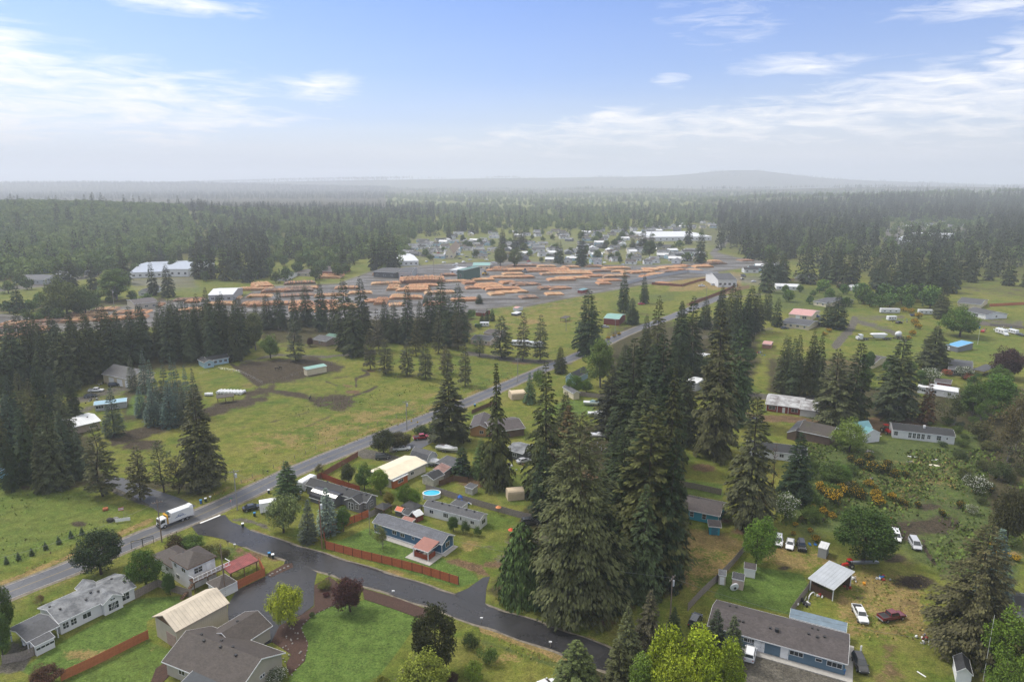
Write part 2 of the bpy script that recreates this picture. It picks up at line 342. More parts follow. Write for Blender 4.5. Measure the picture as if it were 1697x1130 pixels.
# black mud of the paddocks
area('mud', [(395,600),(520,590),(572,608),(560,616),(520,625),(430,640),(408,628),(395,612)], .95, 6)
area('mud', [(180,720),(280,700),(345,672),(420,658),(440,652),(420,672),(330,695),(270,715),(215,735),(185,740)], 1, 6)
blob('mud', 235, 738, 45, 12, .9); area('mud', [(405,645),(440,640),(470,625),(440,668),(400,672)], .7, 6)
area('mud', [(495,655),(570,650),(600,665),(570,682),(530,680)], .75, 8); line('mud', [(430,645),(500,655),(540,672)], 5, .8, 4)
line('mud', [(560,665),(610,648),(625,640)], 2.5, .8); line('mud', [(590,640),(590,626),(612,620),(600,612)], 2.5, .8); line('mud', [(400,640),(540,628),(590,622)], 1.5, .6)
line('mud', [(480,720),(550,688)], 1.5, .7); line('mud', [(400,708),(460,697),(520,680)], 1.2, .6); line('mud', [(630,628),(700,622),(770,612)], 1.2, .6); line('mud', [(540,632),(563,640),(555,650)], 2, .7)
line('mud', [(430,700),(480,672)], 1.2, .5); line('mud', [(0,512),(120,505),(270,498)], 6, .6); line('mud', [(400,592),(380,600),(430,640)], 3, .8)
blob('mud', 1520, 965, 32, 14, .95); blob('mud', 1480, 925, 22, 8, .9); area('mud', [(1490,860),(1590,850),(1600,880),(1500,900),(1440,880)], .75, 10)
blob('mud', 1540, 840, 30, 8, .7); line('mud', [(1530,895),(1535,915),(1550,935)], 3, .9); line('mud', [(1500,820),(1590,842)], 6, .5, 5); blob('mud', 1425, 990, 14, 6, .7); blob('mud', 1300, 941, 14, 4, .7)
blob('mud', 130, 868, 16, 5, .8); blob('mud', 42, 808, 10, 4, .8); blob('mud', 870, 882, 14, 6, .6)
# gravel and wet earth drives
area('gravel', [(175,805),(215,803),(290,825),(300,840),(275,850),(255,845),(190,818)], .9, 3)
area('gravel', [(110,660),(215,635),(230,640),(200,655),(120,670)], .7, 4); line('gravel', [(110,690),(160,672),(215,660)], 5, .7, 4)
line('gravel', [(775,585),(840,595),(900,600),(945,600)], 4, .8); line('gravel', [(1416,530),(1410,545),(1385,572)], 7, .85, 3); line('gravel', [(1416,530),(1475,548),(1500,565)], 5, .7, 3)
line('gravel', [(1240,655),(1330,660),(1370,668)], 5, .9, 2); area('gravel', [(1195,1090),(1260,1075),(1400,1125),(1400,1200),(1150,1200)], .95, 6)
area('gravel', [(375,862),(415,868),(450,880),(440,868),(400,856)], .8, 3); area('gravel', [(578,745),(600,740),(660,755),(680,770),(650,765),(600,760)], .8, 3)
line('gravel', [(655,1125),(700,1075),(715,1050)], 5, .6, 3); area('gravel', [(915,1130),(935,1095),(960,1110),(950,1150)], .8, 4); area('gravel', [(1550,460),(1697,470),(1697,500),(1600,500)], .3, 8)
line('gravel', [(1230,640),(1245,655),(1225,680)], 6, .7); line('gravel', [(1280,545),(1160,560)], 3, .6); line('gravel', [(1290,480),(1250,490),(1150,495)], 3, .5); line('gravel', [(400,600),(460,588),(540,592),(620,582)], 3, .7)
area('gravel', [(1300,535),(1380,535),(1380,545),(1300,545)], .6); area('gravel', [(1590,525),(1697,530),(1697,545),(1600,540)], .6); area('gravel', [(20,1062),(60,1075),(40,1110),(-10,1120)], .8)
area('gravel', [(150,640),(170,660),(120,668)], .6); area('gravel',[(1420,520),(1500,520),(1500,532),(1420,532)],.5)
line('gravel',[(650,745),(690,735),(725,722),(735,712)],6,.8); line('gravel',[(1600,395),(1500,400),(1480,420)],4,.5); area('gravel',[(930,900),(900,880),(790,905),(820,930),(800,945)],.5)
# reddish earth and fallen needles
area('red', [(760,925),(800,935),(812,955),(790,950),(740,930)], .9, 5); blob('red', 960, 1015, 40, 9, 1); blob('red', 1000, 1030, 25, 8, .6); blob('red', 815, 935, 25, 8, .9)
area('red', [(395,905),(440,918),(425,935),(395,945),(370,935)], .8, 5); blob('red', 460, 925, 18, 5, .6)
area('red', [(1225,682),(1290,688),(1380,695),(1380,705),(1290,700),(1225,692)], .9, 3); area('red', [(1430,690),(1530,690),(1540,705),(1470,712),(1445,735)], .9, 5)
blob('red', 1165, 775, 22, 8, 1); area('red', [(1455,1035),(1475,1035),(1510,1130),(1450,1130)], .5, 16); blob('red', 455, 625, 25, 6, .9); blob('red', 585, 650, 20, 5, .8); blob('red', 573, 640, 16, 4, .7)
blob('red', 870, 600, 30, 4, .8); blob('red', 610, 615, 14, 3, .8); blob('red', 790, 800, 30, 6, .7); blob('red', 1560, 770, 20, 4, .5); blob('red', 1000, 790, 60, 12, .8); blob('red', 1190, 862, 30, 6, .9)
area('red', [(840,790),(780,785),(750,800),(780,812),(850,800)], .7); blob('red', 1230, 880, 20, 7, .8); area('red', [(1500,850),(1440,1000),(1560,1080),(1620,1090),(1640,1040),(1560,1000)], .25, 20); blob('red',1270,830,30,12,.8)
line('red', [(1140,505),(1170,495),(1240,475)], 3, .9)
# rough meadow
area('rough', [(1330,730),(1697,700),(1697,960),(1560,960),(1500,920),(1440,900),(1330,890),(1290,860)], .8, 20)
area('rough', [(800,1055),(930,1100),(920,1110),(780,1060)], .6, 6); area('rough', [(380,640),(470,600),(400,595)], .4); area('rough', [(1280,470),(1420,470),(1420,520),(1260,520)], .6, 10)
area('rough', [(280,905),(390,905),(400,925),(360,930),(260,915)], .7); area('rough',[(-60,1010),(140,950),(60,1040),(0,1060)],.3); area('rough', [(1120,480),(1000,500),(1020,520),(1120,500)], .5)
# forest floor
for pl in ([(-200,600),(60,600),(160,575),(400,545),(410,590),(170,635),(100,660),(0,650),(-200,700)], [(-200,650),(100,670),(150,720),(190,810),(100,815),(-200,800)],
           [(200,640),(330,635),(345,680),(200,705)], [(1010,540),(1260,520),(1260,600),(1240,650),(1130,660),(1130,740),(1010,720)],
           [(900,700),(1130,700),(1150,960),(1080,1010),(930,1010),(810,980),(850,870),(900,800)], [(1350,640),(1530,640),(1530,690),(1360,700)], [(200,790),(360,800),(330,820),(215,815)],
           [(430,525),(780,500),(790,560),(560,580),(430,570)], [(1520,640),(1697,640),(1697,860),(1640,860),(1620,720),(1540,700)], [(1270,590),(1440,590),(1440,655),(1270,655)], [(930,1080),(1200,1060),(1200,1200),(930,1200)]):
    area('bark', pl, .8, 12)
CH['bark'] = np.maximum(CH['bark'], np.clip((gy-4300)/500, 0, 1)); area('bark', [(-500,300),(640,300),(640,345),(-500,345)], 1, 4)
for pl in ([(-400,330),(340,330),(340,440),(100,470),(-400,480)], [(1150,320),(1900,320),(1900,470),(1520,470),(1420,460),(1300,440),(1230,430),(1150,400)], [(300,340),(700,340),(700,400),(550,420),(300,420)], [(1520,470),(1900,470),(1900,500),(1700,500),(1560,480)]):
    area('bark', pl, .5, 10)
# log yard
area('yard', [(-60,535),(0,520),(60,525),(180,510),(300,495),(400,495),(430,475),(560,470),(620,448),(700,440),(760,435),(860,432),(960,438),(1080,440),(1180,432),(1250,430),(1245,442),(1180,452),(1080,468),(960,485),(860,505),(760,520),(640,530),(500,530),(300,540),(120,548),(-60,565)], 1, 3)
line('yard', [(860,508),(960,488),(1060,470),(1170,455)], 3, 1); area('yard', [(1180,455),(1290,455),(1300,480),(1230,470)], .5); area('yard', [(1180,420),(1300,435),(1300,445),(1180,440)], .7)
area('yard', [(640,400),(1000,390),(1180,385),(1200,400),(1150,440),(640,440)], .35, 10); area('yard', [(200,440),(320,440),(330,480),(220,480)], .5, 6); line('yard', [(0,480),(90,470),(160,455)], 4, .7)
line('yard', [(1210,395),(1180,420),(1300,450)], 4, .8); line('yard', [(1470,385),(1480,400),(1500,372)], 4, .7); area('yard', [(1490,375),(1610,370),(1600,400),(1500,400)], .5)
# ground shader
gm, t, b = newmat('meadow_ground')
tcn = N(t, 'ShaderNodeNewGeometry')
def gnoise(sc, det=6, rough=0.6, sx=1, sy=1):
    mpg = N(t, 'ShaderNodeMapping'); mpg.inputs['Scale'].default_value = (sx, sy, 1); t.links.new(tcn.outputs['Position'], mpg.inputs[0])
    n = N(t, 'ShaderNodeTexNoise'); n.inputs['Scale'].default_value = sc; n.inputs['Detail'].default_value = det; n.inputs['Roughness'].default_value = rough
    t.links.new(mpg.outputs[0], n.inputs[0]); return n.outputs[0]
big = gnoise(0.018, 5, 0.6); mid = gnoise(0.12, 6, 0.65); fine = gnoise(1.1, 5, 0.7); vfine = gnoise(5.0, 3, 0.7)
base = mixc(t, ramp(t, [(0.38, 0.0), (0.62, 1.0)], big).outputs[0], (0.100, 0.138, 0.018), (0.168, 0.180, 0.028))
base = mixc(t, ramp(t, [(0.40, 0.0), (0.68, 0.7)], mid).outputs[0], base, (0.19, 0.165, 0.050))
base = mixc(t, ramp(t, [(0.30, 0.75), (0.50, 0.0)], mid).outputs[0], base, (0.055, 0.100, 0.016))
at1 = N(t, 'ShaderNodeAttribute', attribute_name='cover_a'); at2 = N(t, 'ShaderNodeAttribute', attribute_name='cover_b')
s1 = N(t, 'ShaderNodeSeparateColor'); t.links.new(at1.outputs['Color'], s1.inputs[0]); s2 = N(t, 'ShaderNodeSeparateColor'); t.links.new(at2.outputs['Color'], s2.inputs[0])
edge = M2(t, 'ADD', M2(t, 'MULTIPLY', M2(t, 'SUBTRACT', mid, 0.5), 2.0), M2(t, 'MULTIPLY', M2(t, 'SUBTRACT', fine, 0.5), 1.2))
edgef = M2(t, 'MULTIPLY', M2(t, 'SUBTRACT', fine, 0.5), 0.5)
def cover(base, ch, col, col2, e=None, lo=0.35, hi=0.62):
    f = M2(t, 'ADD', ch, M2(t, 'MULTIPLY', edge if e is None else e, M2(t, 'MINIMUM', M2(t, 'MULTIPLY', ch, 3.0), 1.0)))
    r = ramp(t, [(lo, 0.0), (hi, 1.0)], f)
    return mixc(t, M2(t, 'MULTIPLY', r.outputs[0], M2(t, 'MINIMUM', M2(t, 'ADD', ch, 0.35), 1.0)), base, mixc(t, ramp(t, [(0.35, 0.0), (0.65, 1.0)], fine).outputs[0], col, col2))
base = cover(base, s2.outputs[0], (0.045, 0.085, 0.022), (0.11, 0.125, 0.04))
base = cover(base, at2.outputs['Alpha'], (0.035, 0.040, 0.016), (0.075, 0.055, 0.032))
base = cover(base, s1.outputs[0], (0.070, 0.128, 0.022), (0.110, 0.165, 0.036), edgef)
base = cover(base, s1.outputs[1], (0.21, 0.17, 0.06), (0.29, 0.19, 0.085))
base = cover(base, s2.outputs[2], (0.115, 0.070, 0.042), (0.18, 0.115, 0.068))
base = cover(base, at1.outputs['Alpha'], (0.085, 0.078, 0.07), (0.135, 0.12, 0.105))
base = cover(base, s1.outputs[2], (0.034, 0.026, 0.02), (0.075, 0.055, 0.042))
base = cover(base, s2.outputs[1], (0.070, 0.058, 0.050), (0.14, 0.125, 0.115), edgef)
base = mixc(t, M2(t, 'MULTIPLY', s2.outputs[1], ramp(t, [(0.42, 0.0), (0.56, 0.75)], gnoise(0.05, 5, 0.6, 0.35, 1.2)).outputs[0]), base, (0.24, 0.235, 0.235))
base = mixc(t, M2(t, 'MULTIPLY', s2.outputs[1], ramp(t, [(0.40, 0.8), (0.50, 0.0)], gnoise(0.09, 5, 0.6, 0.25, 1.5)).outputs[0]), base, (0.045, 0.036, 0.030))
base = mixc(t, ramp(t, [(0.32, 0.62), (0.52, 0.0)], vfine).outputs[0], base, (0.03, 0.035, 0.012))
base = mixc(t, ramp(t, [(0.52, 0.0), (0.72, 0.30)], vfine).outputs[0], base, (0.24, 0.24, 0.11))
mott = gnoise(0.42, 5, 0.7); mott2 = gnoise(2.2, 4, 0.75)
base = mixc(t, 1.0, base, ramp(t, [(0.32, 0.62), (0.5, 0.9), (0.68, 1.16)], mott).outputs[0], 'MULTIPLY')
base = mixc(t, 1.0, base, ramp(t, [(0.34, 0.62), (0.5, 1.0), (0.66, 1.30)], mott2).outputs[0], 'MULTIPLY')
t.links.new(base, b.inputs['Base Color']); b.inputs['Roughness'].default_value = 0.9; b.inputs['Specular IOR Level'].default_value = 0.1
wet = M2(t, 'MAXIMUM', s2.outputs[1], M2(t, 'MULTIPLY', at1.outputs['Alpha'], 0.4))
rr_ = ramp(t, [(0.0, 0.95), (0.5, 0.8), (1.0, 0.42)], M2(t, 'MULTIPLY', wet, M2(t, 'ADD', mid, 0.35))); t.links.new(rr_.outputs[0], b.inputs['Roughness'])
bp = N(t, 'ShaderNodeBump'); bp.inputs['Strength'].default_value = 0.7; bp.inputs['Distance'].default_value = 0.25
t.links.new(M2(t, 'ADD', fine, M2(t, 'MULTIPLY', vfine, 0.4)), bp.inputs['Height']); t.links.new(bp.outputs[0], b.inputs['Normal'])
V = np.stack([gx.ravel(), gy.ravel(), gz.ravel()], 1)
ii = np.arange(nr-1)[:, None]*nc+np.arange(nc)[None, :]; jj = np.arange(nr-1)[:, None]*nc+(np.arange(nc)[None, :]+1) % nc
Fq = np.stack([ii, jj, jj+nc, ii+nc], -1).reshape(-1, 4)
V = np.vstack([V, [[0, 0, 0]]]); me = npmesh('ground', V, Fq[:, ::-1], gm, smooth=True)
def setattrc(me, nm, chs):
    a = me.color_attributes.new(nm, 'FLOAT_COLOR', 'POINT'); d = np.stack([CH[c].ravel() for c in chs], 1); d = np.vstack([d, np.zeros((1, 4))])
    a.data.foreach_set('color', d.astype(np.float32).ravel())
setattrc(me, 'cover_a', ('lawn', 'dry', 'mud', 'gravel')); setattrc(me, 'cover_b', ('rough', 'yard', 'red', 'bark'))
mk('ground', me, kind='structure')
me = None
# ------------------------------------------------------------------ roads
def asphalt(name, c0, c1, wetness):
    m, t, b = newmat(name)
    g = N(t, 'ShaderNodeNewGeometry')
    n1 = N(t, 'ShaderNodeTexNoise'); n1.inputs['Scale'].default_value = 0.09; n1.inputs['Detail'].default_value = 5; n1.inputs['Roughness'].default_value = 0.6
    n2 = N(t, 'ShaderNodeTexNoise'); n2.inputs['Scale'].default_value = 1.3; n2.inputs['Detail'].default_value = 6; n2.inputs['Roughness'].default_value = 0.75
    at = N(t, 'ShaderNodeAttribute', attribute_name='across')       # wheel tracks
    for n in (n1, n2): t.links.new(g.outputs['Position'], n.inputs[0])
    c = mixc(t, ramp(t, [(0.35, 0.0), (0.65, 1.0)], n1.outputs[0]).outputs[0], c0, c1)
    c = mixc(t, ramp(t, [(0.4, 0.5), (0.6, 0.0)], n2.outputs[0]).outputs[0], c, (c0[0]*.7, c0[1]*.7, c0[2]*.7))
    tr = ramp(t, [(0.0, 0.35), (0.10, 0.0), (0.2, 0.45), (0.32, 0.05), (0.42, 0.45), (0.5, 0.0), (0.58, 0.45), (0.68, 0.05), (0.8, 0.45), (0.9, 0.0), (1.0, 0.35)], at.outputs['Fac'])
    c = mixc(t, M2(t, 'MULTIPLY', tr.outputs[0], n1.outputs[0]), c, (c0[0]*1.7, c0[1]*1.7, c0[2]*1.7))
    vc = N(t, 'ShaderNodeTexVoronoi', feature='DISTANCE_TO_EDGE'); vc.inputs['Scale'].default_value = 0.16; wob = N(t, 'ShaderNodeVectorMath'); wob.operation = 'ADD'; t.links.new(g.outputs['Position'], wob.inputs[0])
    n3 = N(t, 'ShaderNodeTexNoise'); n3.inputs['Scale'].default_value = 0.5; n3.inputs['Detail'].default_value = 5; t.links.new(g.outputs['Position'], n3.inputs[0]); sc3 = N(t, 'ShaderNodeVectorMath'); sc3.operation = 'SCALE'; sc3.inputs['Scale'].default_value = 3.0; t.links.new(n3.outputs['Color'], sc3.inputs[0]); t.links.new(sc3.outputs[0], wob.inputs[1]); t.links.new(wob.outputs[0], vc.inputs[0])
    c = mixc(t, M2(t, 'MULTIPLY', ramp(t, [(0.0, 0.55), (0.018, 0.0)], vc.outputs['Distance']).outputs[0], ramp(t, [(0.42, 0.0), (0.55, 1.0)], n3.outputs[0]).outputs[0]), c, (0.012, 0.012, 0.012))
    t.links.new(c, b.inputs['Base Color'])
    r = ramp(t, [(0.35, 0.12+(1-wetness)*.45), (0.65, 0.34+(1-wetness)*.35)], n1.outputs[0]); t.links.new(r.outputs[0], b.inputs['Roughness'])
    b.inputs['Specular IOR Level'].default_value = 0.30*wetness+0.10
    return m
HWY = asphalt('worn_grey_asphalt', (0.080, 0.082, 0.090), (0.115, 0.117, 0.127), 0.35)
WET = asphalt('wet_dark_asphalt', (0.024, 0.024, 0.026), (0.042, 0.040, 0.042), 0.85)
def spline(pts, step=3.0):
    p = [Vector(q) for q in pts]; p = [p[0]*2-p[1]]+p+[p[-1]*2-p[-2]]; out = []
    for i in range(1, len(p)-2):
        a, b_, c, d = p[i-1:i+3]; n = max(2, int((c-b_).length/step))
        for k in range(n):
            u = k/n; out.append(0.5*((2*b_)+(c-a)*u+(2*a-5*b_+4*c-d)*u*u+(3*b_-a-3*c+d)*u**3))
    out.append(p[-2]); return out
def ribbon(name, pts, w0, w1, z, mat, thick=0.0, **props):
    v = []; f = []; ac = []; n = len(pts)
    for i, p in enumerate(pts):
        d = (pts[min(i+1, n-1)]-pts[max(i-1, 0)]); d.z = 0; d.normalize(); nn = Vector((-d.y, d.x, 0))
        for j in range(11):
            u = j/10; off = w0+(w1-w0)*u; wob = 0.18*math.sin(i*1.7+j)*(j in (0, 10))*(abs(w1-w0) > 2)
            q = p+nn*(off+wob); v.append((q.x, q.y, z-(0.03 if j in (0, 10) and thick else 0))); ac.append(u)
    for i in range(n-1):
        for j in range(10): a = i*11+j; f.append([a, a+11, a+12, a+1])
    me = bpy.data.meshes.new(name); me.from_pydata(v, [], f); me.materials.append(mat)
    a = me.attributes.new('across', 'FLOAT', 'POINT'); a.data.foreach_set('value', ac)
    if me.polygons[0].normal.z < 0: me.flip_normals()
    return mk(name, me, **props)
hw_px = [(-330,1110),(-120,1033),(17,980),(130,936),(248,886),(310,862),(400,822),(480,784),(600,735),(770,668),(852,633),(905,610),(953,591),(1000,570),(1030,556),(1062,543),(1110,526),(1160,506),(1200,490)]
HWP = spline([P(*q) for q in hw_px], 4)
shm = plain('gravel_shoulder', (0.155, 0.135, 0.105), rough=.9, var=.45, scale=1.2)
ribbon('road_shoulder', HWP, -4.25, 4.25, 0.042, shm, 1, kind='structure')
ribbon('main_road', HWP, -3.6, 3.6, 0.05, HWY, 1, kind='structure')
def pavement(name, px, z, mat):
    v = [P(*q) for q in px]; s = MB(); s.slab([(q.x, q.y, z) for q in v], z+0.2); 
    o = s.build(name, mat, kind='structure')
    if o.data.polygons[0].normal.z < 0: o.data.flip_normals()
    return o
side_px = [(335,872),(372,876),(398,887),(440,902),(480,915),(560,940),(630,962),(720,991),(800,1019),(900,1052),(990,1086),(1100,1130),(1250,1190)]
SDP = spline([P(*q) for q in side_px], 3)
ribbon('road_shoulder', SDP[4:], -3.65, 3.65, 0.038, shm, 1, kind='structure')
ribbon('side_road', SDP, -3.2, 3.2, 0.058, WET, 1, kind='structure')
pavement('junction_apron', [(318,872),(352,857),(373,853),(380,862),(394,872),(425,883),(428,903),(400,906),(370,893),(345,888),(328,886)], 0.066, WET)
pavement('wet_driveway', [(473,928),(500,935),(525,948),(521,968),(520,1003),(500,1018),(478,1028),(462,1040),(455,1062),(440,1068),(415,1050),(392,1032),(377,1030),(378,1002),(392,978),(440,955),(482,942),(470,936)], 0.074, WET)
pavement('driveway_spur', [(753,984),(775,975),(800,957),(812,955),(806,975),(804,1000),(812,1008),(775,996)], 0.066, WET)
pavement('farm_driveway', [(283,852),(300,846),(318,842),(325,838),(300,826),(240,806),(205,792),(180,790),(170,800),(200,812),(245,835),(262,848)], 0.046, asphalt('old_driveway_asphalt', (0.06, 0.06, 0.062), (0.09, 0.09, 0.09), 0.4))
pavement('house_driveway', [(700,742),(735,722),(742,714),(755,700),(742,697),(726,708),(700,722),(672,738),(690,745)], 0.062, HWY)
line_white = plain('road_paint_white', (0.72, 0.72, 0.70), rough=0.5)
s = MB(); a_, b_ = P(331.5, 867), P(365, 853.5); d_ = (b_-a_).normalized(); n_ = Vector((-d_.y, d_.x, 0))*0.28
s.poly([(q.x, q.y, 0.081) for q in (a_-n_, b_-n_, b_+n_, a_+n_)]); s.build('stop_line_marking', line_white, kind='structure')
yl = plain('road_paint_yellow', (0.32, 0.25, 0.09), rough=0.6, var=0.4, scale=0.8); wl = plain('road_edge_paint', (0.30, 0.30, 0.31), rough=0.6, var=0.5, scale=0.7)
ribbon('centre_line_marking', HWP, -0.06, 0.06, 0.056, yl, kind='structure')
ribbon('edge_line_marking', HWP, 3.05, 3.16, 0.056, wl, kind='structure'); ribbon('edge_line_marking', HWP, -3.16, -3.05, 0.056, wl, kind='structure')
# planting beds
bark_m = plain('bark_mulch', (0.055, 0.030, 0.022), rough=0.9, var=0.5, scale=4)
def bed(px):
    s = MB(); s.slab([(q.x, q.y, 0.09) for q in (P(*c) for c in px)], 0.2); o = s.build('mulch_bed', bark_m, kind='structure')
    if o.data.polygons[0].normal.z < 0: o.data.flip_normals()
bed([(521,970),(545,955),(556,962),(575,985),(552,1003),(520,1018),(498,1040),(511,1065),(505,1095),(480,1118),(474,1100),(483,1084),(450,1063),(463,1037),(497,1020),(521,1005)])
bed([(600,974),(660,992),(714,1012),(700,1026),(650,1008),(604,993)]); bed([(471,935),(484,933),(486,940),(448,957),(440,952)]); bed([(258,1108),(284,1090),(300,1100),(270,1130),(250,1130)])
# forest haze
hz, t, b = newmat('air_haze'); t.nodes.remove(b)
pv = N(t, 'ShaderNodeVolumePrincipled'); pv.inputs['Color'].default_value = (0.87, 0.92, 1.0, 1); pv.inputs['Density'].default_value = 0.00018; pv.inputs['Anisotropy'].default_value = 0.15
t.links.new(pv.outputs[0], t.nodes['Material Output'].inputs['Volume'])
s = MB(); s.box(-15000, 15000, -15000, 15000, -1.2, 282); s.build('haze', hz, kind='stuff')
# ------------------------------------------------------------------ tree prototypes (meshes only, shared by all copies)
def leafmat(name, tip, rough=0.75, dark=0.55):
    """base colour from the object's own colour; leaves vary singly, young tips are paler"""
    m, t, b = newmat(name)
    oi = N(t, 'ShaderNodeObjectInfo'); at = N(t, 'ShaderNodeAttribute', attribute_name='tint')
    s = N(t, 'ShaderNodeSeparateColor'); t.links.new(at.outputs['Color'], s.inputs[0])
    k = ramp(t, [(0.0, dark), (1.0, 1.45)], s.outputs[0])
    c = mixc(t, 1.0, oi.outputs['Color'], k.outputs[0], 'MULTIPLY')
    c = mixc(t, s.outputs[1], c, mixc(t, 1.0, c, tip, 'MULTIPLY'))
    c = mixc(t, s.outputs[2], c, (0.075, 0.048, 0.03))
    t.links.new(c, b.inputs['Base Color']); b.inputs['Roughness'].default_value = rough; b.inputs['Specular IOR Level'].default_value = 0.15
    return m
NEEDLE = leafmat('needles', (1.75, 1.85, 1.25)); LEAF = leafmat('leaves', (1.6, 1.5, 1.0), 0.7, 0.5)
BARKM = plain('tree_bark', (0.055, 0.042, 0.034), rough=0.9, var=0.35, scale=1.2); BARKG = plain('grey_bark', (0.17, 0.155, 0.135), rough=0.9, var=0.3)
flower = {}
def diamonds(base, d, up, ln, wd, fold=0.0):
    """leaf-like sprays: base (n,3), d direction (n,3) unit, up (n,3), ln, wd (n,) -> V, F quads"""
    side = np.cross(d, up); side /= np.linalg.norm(side, axis=1, keepdims=True)+1e-9
    mid_ = base+d*(ln*0.45)[:, None]; tip = base+d*ln[:, None]-np.array([0, 0, 1])*(ln*fold)[:, None]
    V = np.stack([base, mid_-side*wd[:, None]*.5, tip, mid_+side*wd[:, None]*.5], 1).reshape(-1, 3)
    n = len(base); return V, np.arange(4*n).reshape(n, 4)
def conifer(name, seed, Ht=30.0, R=6.0, z0=0.08, nw=62, nb=7, dens=1.0, droop=0.35, up=0.15, shape=0.85, ragged=0.25, card=1.0, slim=1.1, round_top=0.0, bare=0.0, hang=0.25):
    r = np.random.default_rng(seed); B, D, U, L, W, T = [], [], [], [], [], []
    zs = np.linspace(z0, 0.985, nw)+r.normal(0, .4/nw, nw)
    for z in zs:
        t = (z-z0)/(1-z0); t = min(max(t, 0), 1)
        if round_top: prof = (1-t**2.2)**0.6*(0.45+0.55*min(1, t*3.5))
        else: prof = (1-t)**shape*(0.72+0.28*min(1, t*6))+0.015
        nbz = max(3, int(nb*(0.55+0.45*(1-t))+r.random()))
        a0 = r.random()*6.28
        for k in range(nbz):
            if r.random() < bare: continue
            a = a0+k*6.283/nbz+r.normal(0, .22); rl = R*prof*(1-ragged*r.random()*1.6+ragged*.3)
            if rl < .25: rl = .25
            n = max(3, int((4+rl*2.6)*dens)); s = np.sqrt(r.uniform(0.03, 1.0, n)); s[-1] = 1.0
            dr = droop*(1.15-t)*r.uniform(.7, 1.3); u_ = up*(0.3+1.4*t)
            rad_ = rl*s; zz_ = z*Ht+rl*(u_*s-dr*s*s)
            ca, sa = math.cos(a), math.sin(a); sidej = r.normal(0, .085, n)*rl*(.3+s)
            B.append(np.stack([ca*rad_-sa*sidej, sa*rad_+ca*sidej, zz_+r.normal(0, .06, n)*rl**.5], 1))
            yaw = a+r.uniform(-.85, .85, n)*(1.1-s*.7)
            slope = u_-2*dr*s-hang*r.random(n)
            d = np.stack([np.cos(yaw), np.sin(yaw), slope], 1); d /= np.linalg.norm(d, axis=1, keepdims=True); D.append(d)
            uu = np.stack([r.normal(0, .35, n), r.normal(0, .35, n), np.ones(n)], 1); U.append(uu)
            ln = card*r.uniform(.7, 1.35, n)*(0.62+0.10*rl); L.append(ln); W.append(ln*slim*r.uniform(.38, .60, n))
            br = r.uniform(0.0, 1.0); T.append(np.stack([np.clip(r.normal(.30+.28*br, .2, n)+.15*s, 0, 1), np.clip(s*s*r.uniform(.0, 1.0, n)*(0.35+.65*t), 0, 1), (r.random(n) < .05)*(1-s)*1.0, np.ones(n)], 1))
    B, D, U, L, W, T = map(np.concatenate, (B, D, U, L, W, T))
    V, Fq = diamonds(B, D, U, L, W, hang*.5)
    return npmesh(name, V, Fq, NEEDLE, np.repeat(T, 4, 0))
def trunkmesh(name, Ht, r0, bend=0.0, limbs=0, seed=1, mat=None, z1=0.97, lr=3.0, lz=(0.2, 0.8)):
    r = random.Random(seed); s = MB(); p = Vector((0, 0, -0.4)); n = 7; pts = []
    for i in range(n+1): pts.append(Vector((bend*math.sin(i*.9)*Ht*.03, bend*math.cos(i*1.3)*Ht*.03-bend*Ht*.03, -0.3+Ht*z1*i/n)))
    for i in range(n): s.tube(pts[i], pts[i+1], r0*(1-.93*i/n)+.02, r0*(1-.93*(i+1)/n)+.02, 7, False)
    for k in range(limbs):
        u = r.uniform(*lz); q = pts[0].lerp(pts[-1], u); i = min(n-1, int(u*n)); q = pts[i].lerp(pts[i+1], u*n-i)
        a = r.random()*6.28; e = q+Vector((math.cos(a)*lr, math.sin(a)*lr, lr*r.uniform(.3, .9)))*r.uniform(.6, 1.1); s.tube(q, q.lerp(e, .55)+Vector((0, 0, .1*lr)), r0*.35, r0*.2, 5, False); s.tube(q.lerp(e, .55)+Vector((0, 0, .1*lr)), e, r0*.2, r0*.06, 5, False)
    return s.data(name, mat or BARKM, True)
